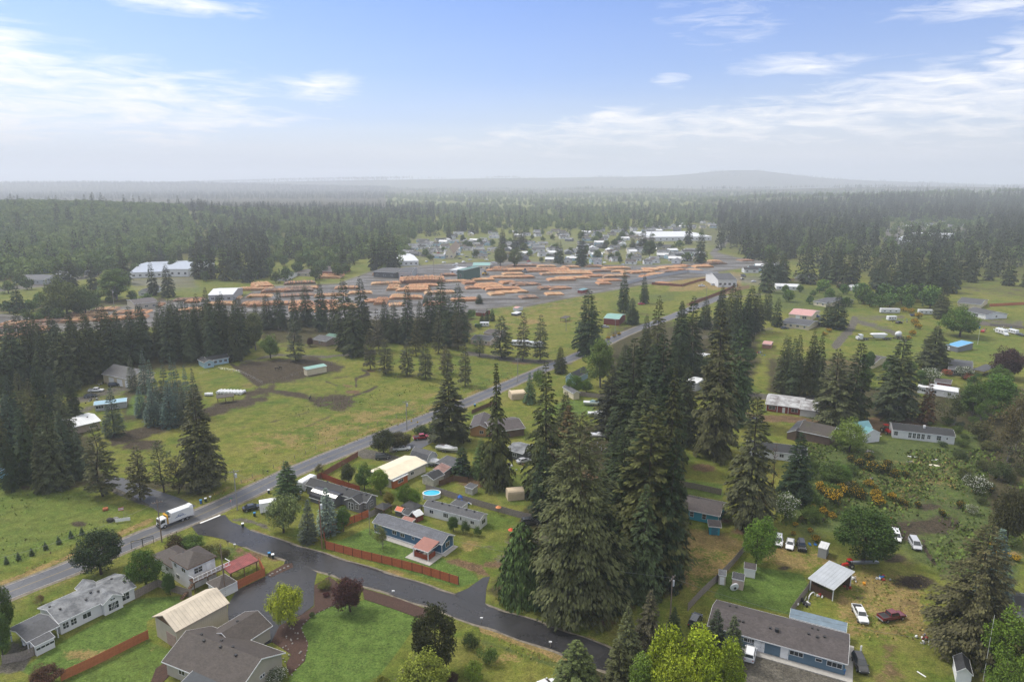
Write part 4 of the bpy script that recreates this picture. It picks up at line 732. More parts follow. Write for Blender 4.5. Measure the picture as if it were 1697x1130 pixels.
for a in [
 ('dense', 168, 951, 880, 42, (0.028,0.048,0.020), 'large dark round tree beside the main road at the left'),
 ('round0', 244, 972, 913, 29, (0.055,0.115,0.022), 'bright green round tree by the fence of the white two storey house'),
 ('round1', 283, 985, 945, 13, (0.055,0.10,0.024), 'small green tree against the fence under the balcony house'),
 ('willow', 479, 1035, 966, 34, (0.20,0.25,0.028), 'yellow green willow on the mulch by the wet driveway'),
 ('round1', 581, 1013, 953, 31, G_PUR, 'purple leaved tree at the edge of the mown lawn'),
 ('willow', 470, 882, 815, 33, G_GREY, 'pale grey green willow covering the white box trailer'),
 ('tall', 632, 820, 772, 19, G_LT, 'light green tree in front of the cream roofed house'),
 ('round0', 604, 812, 773, 15, (0.055,0.10,0.03), 'darker green tree left of the light green one by the cream roof'),
 ('round1', 578, 803, 764, 15, (0.055,0.07,0.035), 'brownish green small tree above the grey house'),
 ('wispy', 529, 790, 767, 11, (0.10,0.095,0.04), 'thin tree over the red fence next to the highway'),
 ('round0', 669, 838, 806, 14, (0.075,0.14,0.025), 'green garden tree left of the round pool'),
 ('round1', 687, 838, 808, 13, (0.09,0.16,0.025), 'lighter garden tree touching the round pool'),
 ('round1', 644, 838, 812, 11, (0.15,0.14,0.03), 'yellowish garden tree behind the grey house'),
 ('tall', 569, 880, 835, 15, (0.05,0.10,0.025), 'green tree between blue spruce and grey house'),
 ('wispy', 634, 908, 868, 15, (0.11,0.13,0.05), 'thin half bare tree in front of the blue house'),
 ('round1', 752, 880, 853, 12, (0.07,0.12,0.03), 'green bushy tree in front of the white mobile home'),
 ('bush', 772, 884, 862, 9, (0.065,0.11,0.03), 'small green shrub beside the white mobile home wall'),
 ('bush', 792, 888, 872, 8, (0.065,0.11,0.03), 'low green shrub near the front corner of the white mobile home'),
 ('round0', 1252, 935, 862, 29, (0.085,0.155,0.030), 'round bright green tree next to the row of parked cars'),
 ('dense', 1430, 930, 842, 54, (0.040,0.078,0.020), 'wide dark green tree behind the metal roofed shed'),
 ('white', 1300, 862, 812, 24, (0.07,0.10,0.03), 'white blossomed tree beside the tall grey green fir'),
 ('white', 1617, 818, 785, 22, (0.06,0.08,0.03), 'white blossomed bush out in the rough meadow'),
 ('white', 1403, 812, 797, 9, (0.06,0.08,0.03), 'little white blossomed bush near the broom thicket'),
 ('white', 1610, 852, 835, 11, (0.08,0.10,0.035), 'pale blossomed bush in the meadow below the larger one'),
 ('round1', 1375, 806, 765, 26, (0.050,0.085,0.025), 'dark green bushy tree between the firs and the broom'),
 ('round0', 1394, 805, 770, 18, (0.075,0.125,0.028), 'lighter green bushy tree beside the broom'),
 ('round0', 1407, 749, 701, 30, (0.105,0.15,0.035), 'light green round tree against the teal roofed shed'),
 ('round0', 1590, 558, 513, 31, (0.060,0.115,0.025), 'big round green tree right of the parked trailers'),
 ('round1', 1670, 628, 573, 32, (0.055,0.030,0.040), 'large purple beech at the right edge'),
 ('tall', 1645, 690, 614, 36, (0.055,0.11,0.024), 'tall bright green tree above the rough meadow at the right'),
 ('tall', 1610, 690, 630, 26, (0.060,0.10,0.026), 'green tree left of the tall bright one above the meadow'),
 ('wispy', 1580, 706, 650, 22, (0.07,0.085,0.03), 'scrubby alder with pale stems above the meadow'),
 ('wispy', 1683, 750, 640, 28, (0.075,0.066,0.038), 'tall brown grey alder on the right edge of the meadow'),
 ('wispy', 1668, 765, 668, 26, (0.075,0.066,0.038), 'second brown grey alder just in front of the tall one'),
 ('wispy', 1700, 800, 690, 30, (0.07,0.062,0.036), 'brown grey alder cut off by the right edge'),
 ('round1', 1668, 905, 800, 32, (0.050,0.050,0.026), 'dark brownish tree right of the pale blue green spruce'),
 ('round1', 1700, 895, 810, 34, (0.045,0.048,0.024), 'dark tree cut off by the right edge below the alders'),
 ('bush', 1622, 728, 697, 22, (0.075,0.075,0.035), 'round brown green bush right of the white long house'),
 ('bush', 1655, 795, 764, 19, (0.045,0.065,0.03), 'dark round bush in the meadow near the right edge'),
 ('bush', 1640, 745, 730, 16, (0.08,0.085,0.035), 'low bush below the brown green one in the meadow'),
 ('bush2', 1592, 708, 697, 10, (0.08,0.105,0.075), 'small silvery bush behind the white long house'),
 ('tall', 995, 642, 553, 28, (0.105,0.145,0.040), 'tall yellow green maple where the main road disappears'),
 ('round0', 955, 652, 622, 15, (0.065,0.13,0.028), 'green tree between the two small grey roofs at the bend'),
 ('round0', 972, 650, 630, 11, (0.065,0.13,0.028), 'lower green tree in front of the maple'),
 ('bush', 893, 640, 612, 12, (0.09,0.14,0.03), 'yellow green bush beside the road pole'),
 ('round0', 1160, 614, 592, 22, (0.035,0.060,0.030), 'dark rounded tree in front of the white roofed cabin'),
 ('dense', 636, 752, 712, 21, (0.042,0.055,0.030), 'big dark hedge bush by the highway near the white pickup'),
 ('dense', 662, 742, 716, 22, (0.055,0.058,0.036), 'grey green hedge bush next to the road pole'),
 ('bush', 700, 718, 706, 18, (0.03,0.055,0.02), 'clipped dark hedge along the road left of the broad fir'),
 ('bush', 722, 716, 704, 14, (0.03,0.055,0.02), 'clipped dark hedge end under the broad fir'),
 ('round1', 318, 912, 885, 22, (0.055,0.095,0.025), 'green rhododendron on the corner by the junction'),
 ('bush', 296, 913, 886, 22, (0.055,0.042,0.025), 'brown green rhododendron on the corner by the pole'),
 ('bush2', 345, 922, 900, 22, (0.07,0.075,0.03), 'scrubby bush between the junction and the white house'),
 ('bush2', 372, 925, 908, 12, (0.08,0.075,0.03), 'thin bush near the two mailboxes'),
 ('redfl', 1470+14, 616, 600, 0.1, (0.06,0.09,0.03), 'x'),
 ('bush', 537, 976, 961, 13, (0.115,0.125,0.03), 'round yellow green shrub on the mulch beside the driveway'),
 ('bush', 541, 988, 981, 7, (0.06,0.02,0.025), 'small dark red shrub on the mulch bed'),
 ('bush', 517, 1022, 1014, 6, (0.05,0.08,0.025), 'small clipped shrub at the edge of the mulch'),
 ('white', 459, 1126, 1108, 20, (0.05,0.08,0.03), 'white flowering rhododendron at the tan house wall'),
 ('bush', 781, 1072, 1050, 17, (0.035,0.060,0.022), 'dark shrub right of the rounded pine'),
 ('bush', 784, 1130, 1094, 20, (0.11,0.17,0.035), 'bright green shrub at the bottom edge'),
 ('round0', 693, 1160, 1088, 42, (0.13,0.165,0.035), 'yellow green small tree at the bottom edge below the pine'),
 ('bush', 630, 1150, 1120, 22, (0.14,0.165,0.04), 'yellow green shrub at the bottom edge under the lawn'),
 ('bush', 750, 1140, 1112, 13, (0.05,0.022,0.026), 'dark red shrub at the bottom edge'),
 ('bush2', 810, 1100, 1070, 20, (0.085,0.13,0.035), 'faint green shrub on the lawn right of the dark shrub'),
 ('tall', 1100, 1190, 1022, 44, G_BR, 'bright lime green maple at the bottom, left one of the group'),
 ('tall', 1160, 1200, 1020, 46, G_BR, 'bright lime green maple at the bottom, tallest middle one'),
 ('tall', 1204, 1190, 1045, 34, (0.16,0.23,0.028), 'bright lime green maple touching the white car'),
 ('tall', 1060, 1200, 1075, 34, (0.12,0.17,0.03), 'duller green maple left of the lime green group'),
 ('round0', 1128, 1230, 1095, 44, (0.20,0.26,0.03), 'low lime green maple in front of the group at the bottom edge'),
 ('round0', 1685, 1140, 1026, 46, (0.085,0.145,0.025), 'big green maple in the lower right corner'),
 ('round1', 1650, 1190, 1085, 36, (0.085,0.14,0.026), 'green maple at the bottom right next to the small white shed'),
 ('round0', 8, 1060, 966, 24, (0.055,0.10,0.026), 'drooping green tree on the left edge by the carport'),
 ('round1', 5, 1085, 1010, 22, (0.055,0.10,0.026), 'lower green tree on the left edge by the wooden fence'),
 ('round1', 76, 1140, 1104, 30, (0.060,0.030,0.024), 'brown red tree at the bottom left corner'),
 ('wispy', 68, 1000, 983, 10, (0.10,0.07,0.03), 'little brown tree on the strip by the highway'),
 ('round0', 112, 525, 466, 34, (0.075,0.105,0.045), 'big pale rounded willow at the far left'),
 ('round0', 142, 523, 478, 24, (0.06,0.095,0.04), 'green round tree right of the pale willow'),
 ('tall', 193, 497, 440, 32, (0.065,0.105,0.035), 'tall round green tree near the far school roof'),
 ('round1', 448, 594, 552, 18, (0.085,0.13,0.04), 'light green tree at the paddock corner'),
 ('tall', 424, 580, 511, 20, (0.10,0.12,0.065), 'grey green birch behind the paddock'),
 ('bush', 401, 583, 556, 12, (0.075,0.115,0.04), 'green bush left of the birch'),
 ('pine2', 491, 598, 530, 17, (0.07,0.075,0.045), 'brownish tree behind the green roofed horse shed'),
 ('round1', 515, 574, 558, 7, G_PUR, 'small purple tree beside the far cabin'),
 ('bush', 1185, 590, 577, 6, G_MID, 'x'),
 ('round1', 829, 443, 407, 14, (0.10,0.125,0.05), 'left one of two yellow green maples beyond the log yard'),
 ('round0', 852, 443, 413, 13, (0.10,0.13,0.05), 'right one of two yellow green maples beyond the log yard'),
 ('tall', 1076, 428, 396, 15, (0.075,0.11,0.04), 'green tree clump behind the far end of the log yard'),
 ('bush', 781, 528, 512, 9, (0.075,0.13,0.03), 'green bush near the red field shed'),
 ('bush', 793, 545, 535, 7, (0.075,0.13,0.03), 'green bush in front of the white camper by the field'),
 ('bush', 632, 700, 699, 0.1, G_MID, 'x'),
 ]:
    if a[-1] != 'x': tree(*a)
tree('redfl', 1569, 622, 612, 11, (0.06,0.09,0.03), 'red flowering rhododendron beside the low grey roof'); tree('white', 1540, 632, 608, 18, (0.08,0.11,0.04), 'white flowering rhododendron left of the low grey roof')
tree('white', 1597, 628, 605, 16, (0.05,0.08,0.03), 'white flecked bush in front of the low grey roof'); tree('redfl', 1604, 630, 618, 12, (0.10,0.08,0.05), 'pinkish bush between the brown shed and the grey roof')
# broom in flower
bro = [(x,y-14,r*1.15) for x,y,r in [(1362,850,13),(1380,845,15),(1396,838,16),(1375,862,12),(1412,836,16),(1428,838,15),(1444,836,14),(1458,842,14),(1472,846,13),(1486,852,11),(1366,834,12),(1390,826,13),(1408,822,12),(1436,826,13),(1456,828,11)]]+[(1350,882,9),(1310,886,8),(1360,890,9),(1331,862,8),(1345,832,8),(1318,878,9)]
rb = random.Random(8)
for x, y, r in bro: x += rb.gauss(0, 5); y += rb.gauss(0, 6); r *= rb.uniform(.6, 1.15); tree('broom' if rb.random() < .8 else 'broom2', x, y, y-r*1.35, r, (0.035,0.050,0.018), 'scotch broom full of orange yellow flowers in the thicket below the meadow', 'broom_shrub', 'shrub', 'broom in full flower below the meadow')
for x, y, r in [(1425,775,15),(1445,780,16),(1465,785,15),(1482,790,13),(1410,765,11),(1500,790,10),(1440,765,13),(1470,772,10),(1455,820,10),(1500,838,9),(1520,840,9),(1640,815,10),(1590,840,10),(1660,855,10),(1560,855,10)]:
    tree('broom2', x, y, y-r*1.2, r, (0.030,0.042,0.018), 'dark broom with only few yellow flowers in the rough meadow', 'broom_shrub', 'shrub', 'dark broom in the rough meadow')
for x, y, r in [(1648,920,10),(1665,925,11),(1685,930,10),(1640,905,8)]: tree('broom', x, y, y-r*1.2, r, (0.06,0.075,0.02), 'yellow flowered broom behind the dark roofed cottage at the right', 'broom_shrub', 'shrub', 'broom behind the cottage at the right')
for x, y, r in [(1510,520,8),(1522,528,9),(1520,545,8),(1512,556,8),(1498,517,7),(1480,517,6),(1462,517,6),(1515,538,9),(1505,563,6)]: tree('broom', x, y, y-r*1.4, r, (0.10,0.09,0.02), 'flowering broom around the loop of track beside the cement truck', 'broom_shrub', 'shrub', 'broom round the track loop')
for x, y, r in [(1008,562,5),(1018,559,5),(1026,556,5),(1375,550,6),(1366,556,6),(55+360,494,4)]: tree('broom', x, y, y-r*1.2, r, (0.10,0.09,0.02), 'orange flowering broom clump on a far verge', 'broom_shrub', 'shrub', 'broom clumps on the far verges')
for i, (x, y) in enumerate([(11,932),(31,925),(53,918),(76,908),(98,899),(118,889),(136,884)]):
    tree('blue', x, y+2, y-11, 4.5, (0.035,0.06,0.03), 'knee high young fir planted in a row in the field by the highway', 'fir_tree', 'tree', 'young firs planted along the highway field', vary=.05)
# belts of firs still near enough to tell apart
def inpoly(x, y, p):
    c = False; n = len(p); j = n-1
    for i in range(n):
        if (p[i][1] > y) != (p[j][1] > y) and x < (p[j][0]-p[i][0])*(y-p[i][1])/(p[j][1]-p[i][1])+p[i][0]: c = not c
        j = i
    return c
def scatter(poly, n, mind, seed):
    """evenly spread places on the ground inside a polygon given in photograph pixels"""
    r = random.Random(seed); pts = []; W_ = [P(*q) for q in poly]
    x0, x1 = min(q.x for q in W_), max(q.x for q in W_); y0, y1 = min(q.y for q in W_), max(q.y for q in W_); wp = [(q.x, q.y) for q in W_]; cell = {}
    for _ in range(n*40):
        x, y = r.uniform(x0, x1), r.uniform(y0, y1)
        if not inpoly(x, y, wp): continue
        cx, cy = int(x//mind), int(y//mind)
        if any((x-a)**2+(y-b_)**2 < mind*mind for i in (-1, 0, 1) for j in (-1, 0, 1) for a, b_ in cell.get((cx+i, cy+j), ())): continue
        cell.setdefault((cx, cy), []).append((x, y)); pts.append((x, y))
        if len(pts) >= n: break
    return pts
EXTRA = []      # firs past the three hundred that show largest: they join the woods
def belt(poly, n, mind, hr, col, label, group, kinds=('mid0', 'mid1', 'mid2'), rf=.2, seed=1, nm=None, own=999):
    r = random.Random(seed); pts = scatter(poly, n, mind, seed); pts.sort(key=lambda q: q[1])
    for k, (x, y) in enumerate(pts):
        h = r.uniform(*hr)
        if k >= own: EXTRA.append((x, y, h/30)); continue
        tree(r.choice(kinds), 0, 0, 0, 0, col if r.random() > .25 else tuple(c*1.35 for c in col), label, nm=nm, group=group, at=(x, y), h=h, r=h*rf*r.uniform(.8, 1.15))
for i, (bx, by, ty, r) in enumerate([(1030,690,585,30),(1075,700,575,32),(1120,690,560,34),(1135,735,605,30),(1110,770,612,34),(1085,820,650,36),(1065,655,545,27),(1035,645,572,24),(1018,850,705,36),(938,740,648,24),(1060,900,700,34),(1095,930,735,34),(1040,740,640,28),(900,860,740,26),(985,900,790,36)]):
    tree('fir%d' % ((i*3) % 4), bx, by, ty, r, G_FIR if i % 3 else G_OLIVE, 'dark fir packed inside the big central grove', group='firs packed inside the central grove')
belt([(-15,655),(60,640),(110,655),(165,632),(250,600),(330,600),(400,598),(412,575),(395,560),(300,568),(160,598),(0,618),(-15,625)], 74, 6.5, (22, 30), (0.036,0.047,0.025), 'dark fir in the long straight belt behind the cream barn', 'firs in the long belt behind the cream barn', ('fir0', 'fir1', 'fir2', 'fir3'), .2, 3)
belt([(1260,490),(1340,470),(1450,490),(1540,505),(1560,490),(1697,480),(1760,500),(1760,440),(1500,425),(1400,420),(1330,430),(1340,455),(1270,462)], 112, 11, (20, 31), (0.030,0.042,0.024), 'dark fir in the forest edge behind the far houses on the right', 'firs in the forest edge on the right', rf=.25, own=38, seed=5)
belt([(205,430),(330,470),(440,475),(440,440),(320,430)], 14, 14, (20, 28), (0.036,0.046,0.028), 'dark hazy fir near the school roof', 'firs near the school roof', rf=.2, seed=6)
for i, (bx, by, ty, r) in enumerate([(118,480,418,13),(100,478,430,12),(155,480,425,10),(208,470,415,12),(255,490,430,9),(280,492,437,13),(330,462,400,13),(350,462,396,12),(372,465,400,12),(395,462,398,12),(410,468,405,11),(425,462,402,11),(438,460,408,10),(200,445,405,9),(570,450,395,9),(620,448,390,10),(632,448,386,10),(645,450,384,10),(655,448,388,9)]):
    tree('mid%d' % (i % 3), bx, by, ty, r, (0.036,0.046,0.028), 'hazy dark fir beyond the log yard on the left half', group='hazy firs beyond the log yard on the left')
for i, (bx, by, ty, r) in enumerate([(833,412,378,8),(853,414,380,7),(868,414,380,8),(862,410,376,7),(1065,412,378,9),(1078,415,384,8),(1048,416,392,7),(1002,412,398,5),(768,385,350,7),(744,400,370,6)]):
    tree('mid%d' % (i % 3), bx, by, ty, r, (0.036,0.046,0.028), 'dark fir rising among the small town houses', group='firs among the town houses')
belt([(0,470),(60,455),(200,430),(340,420),(340,445),(230,455),(90,475),(0,500)], 22, 16, (10, 17), (0.07,0.10,0.04), 'hazy green broadleaf tree in front of the low wooded hill', 'broadleaf trees in front of the wooded hill', ('far0', 'far1'), .48, 8)
belt([(330,470),(460,470),(560,462),(640,452),(640,440),(480,440),(330,445)], 30, 14, (9, 15), (0.065,0.10,0.035), 'green broadleaf tree behind the left part of the log yard', 'broadleaf trees behind the log yard', ('far0', 'far1'), .5, 9)
belt([(640,440),(1180,440),(1160,392),(900,395),(640,405)], 60, 20, (6, 12), (0.07,0.105,0.035), 'green tree between the small town houses', 'broadleaf trees between the town houses', ('far0', 'far1'), .5, 10)
belt([(1290,500),(1420,510),(1400,480),(1300,480)], 14, 12, (6, 10), (0.06,0.11,0.03), 'green tree between the far cottages on the right', 'broadleaf trees between the far cottages', ('far0', 'far1'), .5, 11)
belt([(1440,515),(1560,515),(1540,495),(1420,490)], 20, 12, (10, 16), (0.055,0.10,0.03), 'green broadleaf tree at the foot of the fir forest edge', 'broadleaf trees at the forest edge', ('far0', 'far1'), .45, 12)
belt([(50,540),(200,520),(270,505),(230,490),(100,500),(0,510)], 24, 10, (5, 9), (0.06,0.10,0.035), 'green shrubby tree along the left log piles', 'shrubby trees along the left log piles', ('far0', 'far1'), .6, 13)
belt([(1425,600),(1545,615),(1535,650),(1430,650)], 9, 9, (5, 9), (0.055,0.095,0.026), 'green tree in the gap between the dark firs on the right', 'green trees between the right hand firs', ('round0', 'round1', 'tall'), .5, 18)
belt([(1600,645),(1697,640),(1697,700),(1610,705)], 9, 8, (6, 11), (0.055,0.100,0.025), 'leafy tree in the thicket below the purple beech', 'leafy thicket below the purple beech', ('round0', 'tall', 'wispy'), .5, 19)
belt([(1170,598),(1260,600),(1270,640),(1240,655),(1140,660)], 10, 8, (4, 8), (0.05,0.09,0.03), 'low green tree behind the huge lone fir', 'low trees behind the lone fir', ('round0', 'round1'), .55, 14)
belt([(1330,780),(1420,775),(1400,815),(1345,870),(1310,850)], 12, 6, (2.5, 4.5), (0.055,0.09,0.026), 'green thicket shrub between the firs and the broom', 'thicket shrubs beside the broom', ('bush', 'bush2'), .8, 15)
belt([(1540,705),(1640,700),(1650,730),(1600,760),(1560,740)], 14, 6, (1.5, 3.5), (0.055,0.085,0.03), 'low shrub at the upper edge of the rough meadow', 'low shrubs at the upper meadow edge', ('bush', 'bush2'), .8, 16)
belt([(1590,760),(1697,760),(1697,860),(1620,850),(1600,800)], 16, 7, (1.5, 4), (0.055,0.07,0.03), 'brown green scrub in the right part of the meadow', 'scrub in the right part of the meadow', ('bush', 'bush2'), .85, 17)
# ------------------------------------------------------------------ far forest, one mass
protoc = bpy.data.collections.new('far_forest_kinds')
def lowfir(seed, n=150):
    r = np.random.default_rng(seed); z = r.uniform(.05, .97, n); a = r.uniform(0, 6.28, n); rad_ = 4.6*(1-z)**.8*r.uniform(.3, 1, n)**.5
    B = np.stack([np.cos(a)*rad_, np.sin(a)*rad_, z*30], 1); yaw = a+r.normal(0, .6, n); d = np.stack([np.cos(yaw), np.sin(yaw), -.55*np.ones(n)], 1); d /= np.linalg.norm(d, axis=1, keepdims=True)
    U = np.stack([r.normal(0, .3, n), r.normal(0, .3, n), np.ones(n)], 1); L = r.uniform(2.2, 4.2, n)*(1.1-z*.7); V_, F_ = diamonds(B, d, U, L, L*.6, .2)
    T = np.stack([r.uniform(.1, .8, n), r.uniform(0, .4, n), np.zeros(n), np.ones(n)], 1); return npmesh('far_fir', V_, F_, FARN, np.repeat(T, 4, 0))
def farleaf(name, c0, c1):
    m, t, b = newmat(name); oi = N(t, 'ShaderNodeObjectInfo'); at = N(t, 'ShaderNodeAttribute', attribute_name='tint')
    s = N(t, 'ShaderNodeSeparateColor'); t.links.new(at.outputs['Color'], s.inputs[0])
    c = mixc(t, oi.outputs['Random'], c0, c1); c = mixc(t, 1.0, c, ramp(t, [(0, .6), (1, 1.4)], s.outputs[0]).outputs[0], 'MULTIPLY')
    t.links.new(c, b.inputs['Base Color']); b.inputs['Roughness'].default_value = .8; b.inputs['Specular IOR Level'].default_value = .1; return m
FARN = farleaf('far_needles', (0.030,0.040,0.024), (0.050,0.060,0.032)); FARD = farleaf('far_leaves', (0.08,0.13,0.036), (0.17,0.22,0.06))
for k in range(4): protoc.objects.link(bpy.data.objects.new('far_kind_a%d' % k, lowfir(80+k)))
for k in range(3): protoc.objects.link(bpy.data.objects.new('far_kind_b%d' % k, decid('far_broad', 90+k, Ht=14, R=6, clumps=22, per=16, leaf=2.2, cr=2.2, z0=.05, mat=FARD)))
def forest(name, pts, kind, label_seed):
    """pts: x, y, size"""
    pts = np.array(pts); z = ground_z(pts[:, 0], pts[:, 1]); r = np.random.default_rng(label_seed)
    me = bpy.data.meshes.new(name); me.vertices.add(len(pts)); me.vertices.foreach_set('co', np.stack([pts[:, 0], pts[:, 1], z-.5], 1).astype(np.float32).ravel())
    a = me.attributes.new('size', 'FLOAT', 'POINT'); a.data.foreach_set('value', pts[:, 2].astype(np.float32))
    a = me.attributes.new('turn', 'FLOAT', 'POINT'); a.data.foreach_set('value', r.uniform(0, 6.28, len(pts)).astype(np.float32))
    a = me.attributes.new('kind_index', 'INT', 'POINT'); a.data.foreach_set('value', (r.integers(0, 4, len(pts)) if kind == 'a' else kind_mix(pts, r)).astype(np.int32))
    o = mk(name, me, kind='stuff')
    g = bpy.data.node_groups.new(name, 'GeometryNodeTree'); g.interface.new_socket('Geometry', in_out='INPUT', socket_type='NodeSocketGeometry'); g.interface.new_socket('Geometry', in_out='OUTPUT', socket_type='NodeSocketGeometry')
    gi = g.nodes.new('NodeGroupInput'); go = g.nodes.new('NodeGroupOutput'); ip = g.nodes.new('GeometryNodeInstanceOnPoints'); ci = g.nodes.new('GeometryNodeCollectionInfo')
    ci.inputs['Collection'].default_value = protoc; ci.inputs['Separate Children'].default_value = True; ci.inputs['Reset Children'].default_value = True
    def na(n, ty):
        x = g.nodes.new('GeometryNodeInputNamedAttribute'); x.data_type = ty; x.inputs[0].default_value = n; return x.outputs[0]
    g.links.new(gi.outputs[0], ip.inputs['Points']); g.links.new(ci.outputs[0], ip.inputs['Instance']); ip.inputs['Pick Instance'].default_value = True
    g.links.new(na('kind_index', 'INT'), ip.inputs['Instance Index']); g.links.new(na('size', 'FLOAT'), ip.inputs['Scale'])
    cx = g.nodes.new('ShaderNodeCombineXYZ'); g.links.new(na('turn', 'FLOAT'), cx.inputs[2]); g.links.new(cx.outputs[0], ip.inputs['Rotation'])
    g.links.new(ip.outputs[0], go.inputs[0]); mod = o.modifiers.new('spread', 'NODES'); mod.node_group = g; return o
def kind_mix(pts, r): return np.where(r.random(len(pts)) < .97, r.integers(4, 7, len(pts)), r.integers(0, 4, len(pts)))
def fill(polys, density, hr, seed, holes=()):
    """random places inside the polygons (photograph pixels of the flat ground), density in trees per square metre"""
    r = np.random.default_rng(seed); out = []
    for poly in polys:
        W_ = np.array([[q.x, q.y] for q in (P(*c) for c in poly)]); x0, y0 = W_.min(0); x1, y1 = W_.max(0)
        n = int((x1-x0)*(y1-y0)*density); n = min(n, 60000); X = r.uniform(x0, x1, n); Y = r.uniform(y0, y1, n); ins = np.zeros(n, bool)
        for a, b_ in zip(W_, np.roll(W_, -1, 0)):
            c = (a[1] > Y) != (b_[1] > Y); ins ^= c & (X < (b_[0]-a[0])*(Y-a[1])/(b_[1]-a[1]+1e-12)+a[0])
        X, Y = X[ins], Y[ins]; out.append(np.stack([X, Y, r.uniform(*hr, len(X))], 1))
    return np.vstack(out)
def clump(a, keep, wl=170.0, ph=0.0):
    x, y = a[:, 0]/wl*6.28, a[:, 1]/wl*6.28/1.3
    n = np.sin(x+ph)*np.cos(y*.9+1.3*ph)+.7*np.sin(1.9*x+1.7*y+ph*2)+.5*np.cos(3.1*y-2.3*x)+np.random.default_rng(3).normal(0, .35, len(a))
    return a[n > np.quantile(n, 1-keep)]
hillF = fill([[(-150,342),(170,342),(300,352),(335,415),(250,440),(60,462),(-150,480)]], .0085, (.7, 1.15), 1)
firsF = np.vstack([clump(fill([[(300,345),(720,345),(720,372),(640,378),(640,440),(440,442),(330,415),(300,380)]], .0048, (.5, 1.0), 2), .30), fill([[(395,400),(440,400),(445,438),(330,432),(330,415)]], .0045, (.8, 1.1), 12)])
firs2 = clump(fill([[(700,345),(1240,345),(1200,380),(1100,388),(900,393),(820,396),(640,392),(700,372)]], .0032, (.4, 1.0), 3), .13, 240, 1)
firs3 = clump(fill([[(1190,345),(1480,342),(1475,375),(1450,420),(1330,425),(1290,435),(1240,432),(1225,418),(1190,415)]], .0060, (.35, 1.1), 4), .66, 150, 2)
firs4 = clump(fill([[(1470,342),(1950,342),(1950,460),(1640,432),(1500,425),(1475,405),(1600,400),(1640,372),(1480,368)]], .0065, (.35, 1.15), 5), .68, 190, 3)
far1 = clump(fill([[(700,322),(2100,322),(2100,345),(1250,345),(1200,338),(700,336)]], .0022, (.35, 1.0), 6), .12, 600, 1)
far2 = np.vstack([clump(fill([[(600,310),(2100,310),(2100,322),(600,322)]], .0007, (.4, .9), 7), .24, 1300, 2), fill([[(-300,310),(640,310),(660,330),(-300,332)]], .0012, (.4, .8), 17)])
far3 = fill([[(-300,307),(2000,307),(2000,310),(-300,310)]], .00016, (.5, .9), 8)
# open fields between the woods
def carve(a, holes):
    keep = np.ones(len(a), bool)
    for (cx, cy, rx, ry) in holes:
        u = P(cx, cy); keep &= (((a[:, 0]-u.x)/rx)**2+((a[:, 1]-u.y)/ry)**2) > 1
    return a[keep]
far1 = carve(far1, [(560, 335, 260, 500), (700, 330, 500, 300), (820, 338, 200, 160), (1180, 336, 300, 120)])
forest('fir_woods', np.vstack([np.array(EXTRA), firsF, firs2, firs3, firs4, far1, far2, far3]), 'a', 1)
forest('broadleaf_woods', np.vstack([hillF, fill([[(330,350),(720,350),(660,445),(330,430)]], .0034, (.6, 1.1), 9), fill([[(700,345),(1240,345),(1200,376),(900,390),(660,388)]], .0016, (.6, 1.1), 10), fill([[(1200,350),(1900,345),(1900,450),(1640,430),(1240,430)]], .0012, (.6, 1.1), 11), clump(fill([[(640,322),(2100,322),(2100,345),(640,345)]], .0008, (.7, 1.2), 13), .5, 700, 4)]), 'b', 2)

# tall weeds and tufts standing in the unmown ground
def tufts(name, polys, dens, col, hgt, seed):
    r = np.random.default_rng(seed); a = fill(polys, dens, (.6, 1.4), seed); n0 = np.sin(a[:, 0]*.35)*np.cos(a[:, 1]*.27+1)+np.sin(a[:, 0]*.11-a[:, 1]*.16)+r.normal(0, .7, len(a)); a = a[n0 > 0.1]; n = len(a)
    B = np.stack([a[:, 0], a[:, 1], np.full(n, .0)], 1); yaw = r.uniform(0, 6.28, n); d = np.stack([np.cos(yaw)*.7, np.sin(yaw)*.7, np.ones(n)], 1); d /= np.linalg.norm(d, axis=1, keepdims=True)
    U = r.normal(0, 1, (n, 3)); L = hgt*a[:, 2]*r.uniform(.6, 1.3, n); V_, F_ = diamonds(B, d, U, L, L*.8, .15); T = np.stack([r.uniform(.1, 1, n), r.uniform(0, .6, n), (r.random(n) < .12)*.8, np.ones(n)], 1)
    o = mk(name, npmesh(name, V_, F_, LEAF, np.repeat(T, 4, 0)), kind='stuff'); o.color = (*col, 1)
tufts('meadow_weeds', [[(1320,735),(1470,745),(1600,745),(1697,740),(1697,900),(1560,950),(1500,915),(1440,860),(1350,870),(1280,870)]], 3.2, (0.085,0.125,0.030), .75, 31)
tufts('dry_meadow_grass', [[(1390,745),(1600,750),(1620,830),(1480,850)], [(1400,930),(1540,950),(1560,1060),(1420,1060)], [(795,1047),(925,1095),(915,1110),(785,1062)], [(0,960),(235,866),(240,876),(0,978)], [(345,822),(620,712),(850,620),(850,626),(620,722),(350,830)]], 1.6, (0.21,0.17,0.06), .45, 32)
tufts('field_grass', [[(0,790),(220,840),(200,880),(0,950)], [(430,740),(840,600),(800,590),(560,640),(400,720)], [(380,790),(480,750),(640,690),(600,680),(390,770)]], .55, (0.10,0.145,0.028), .42, 33)
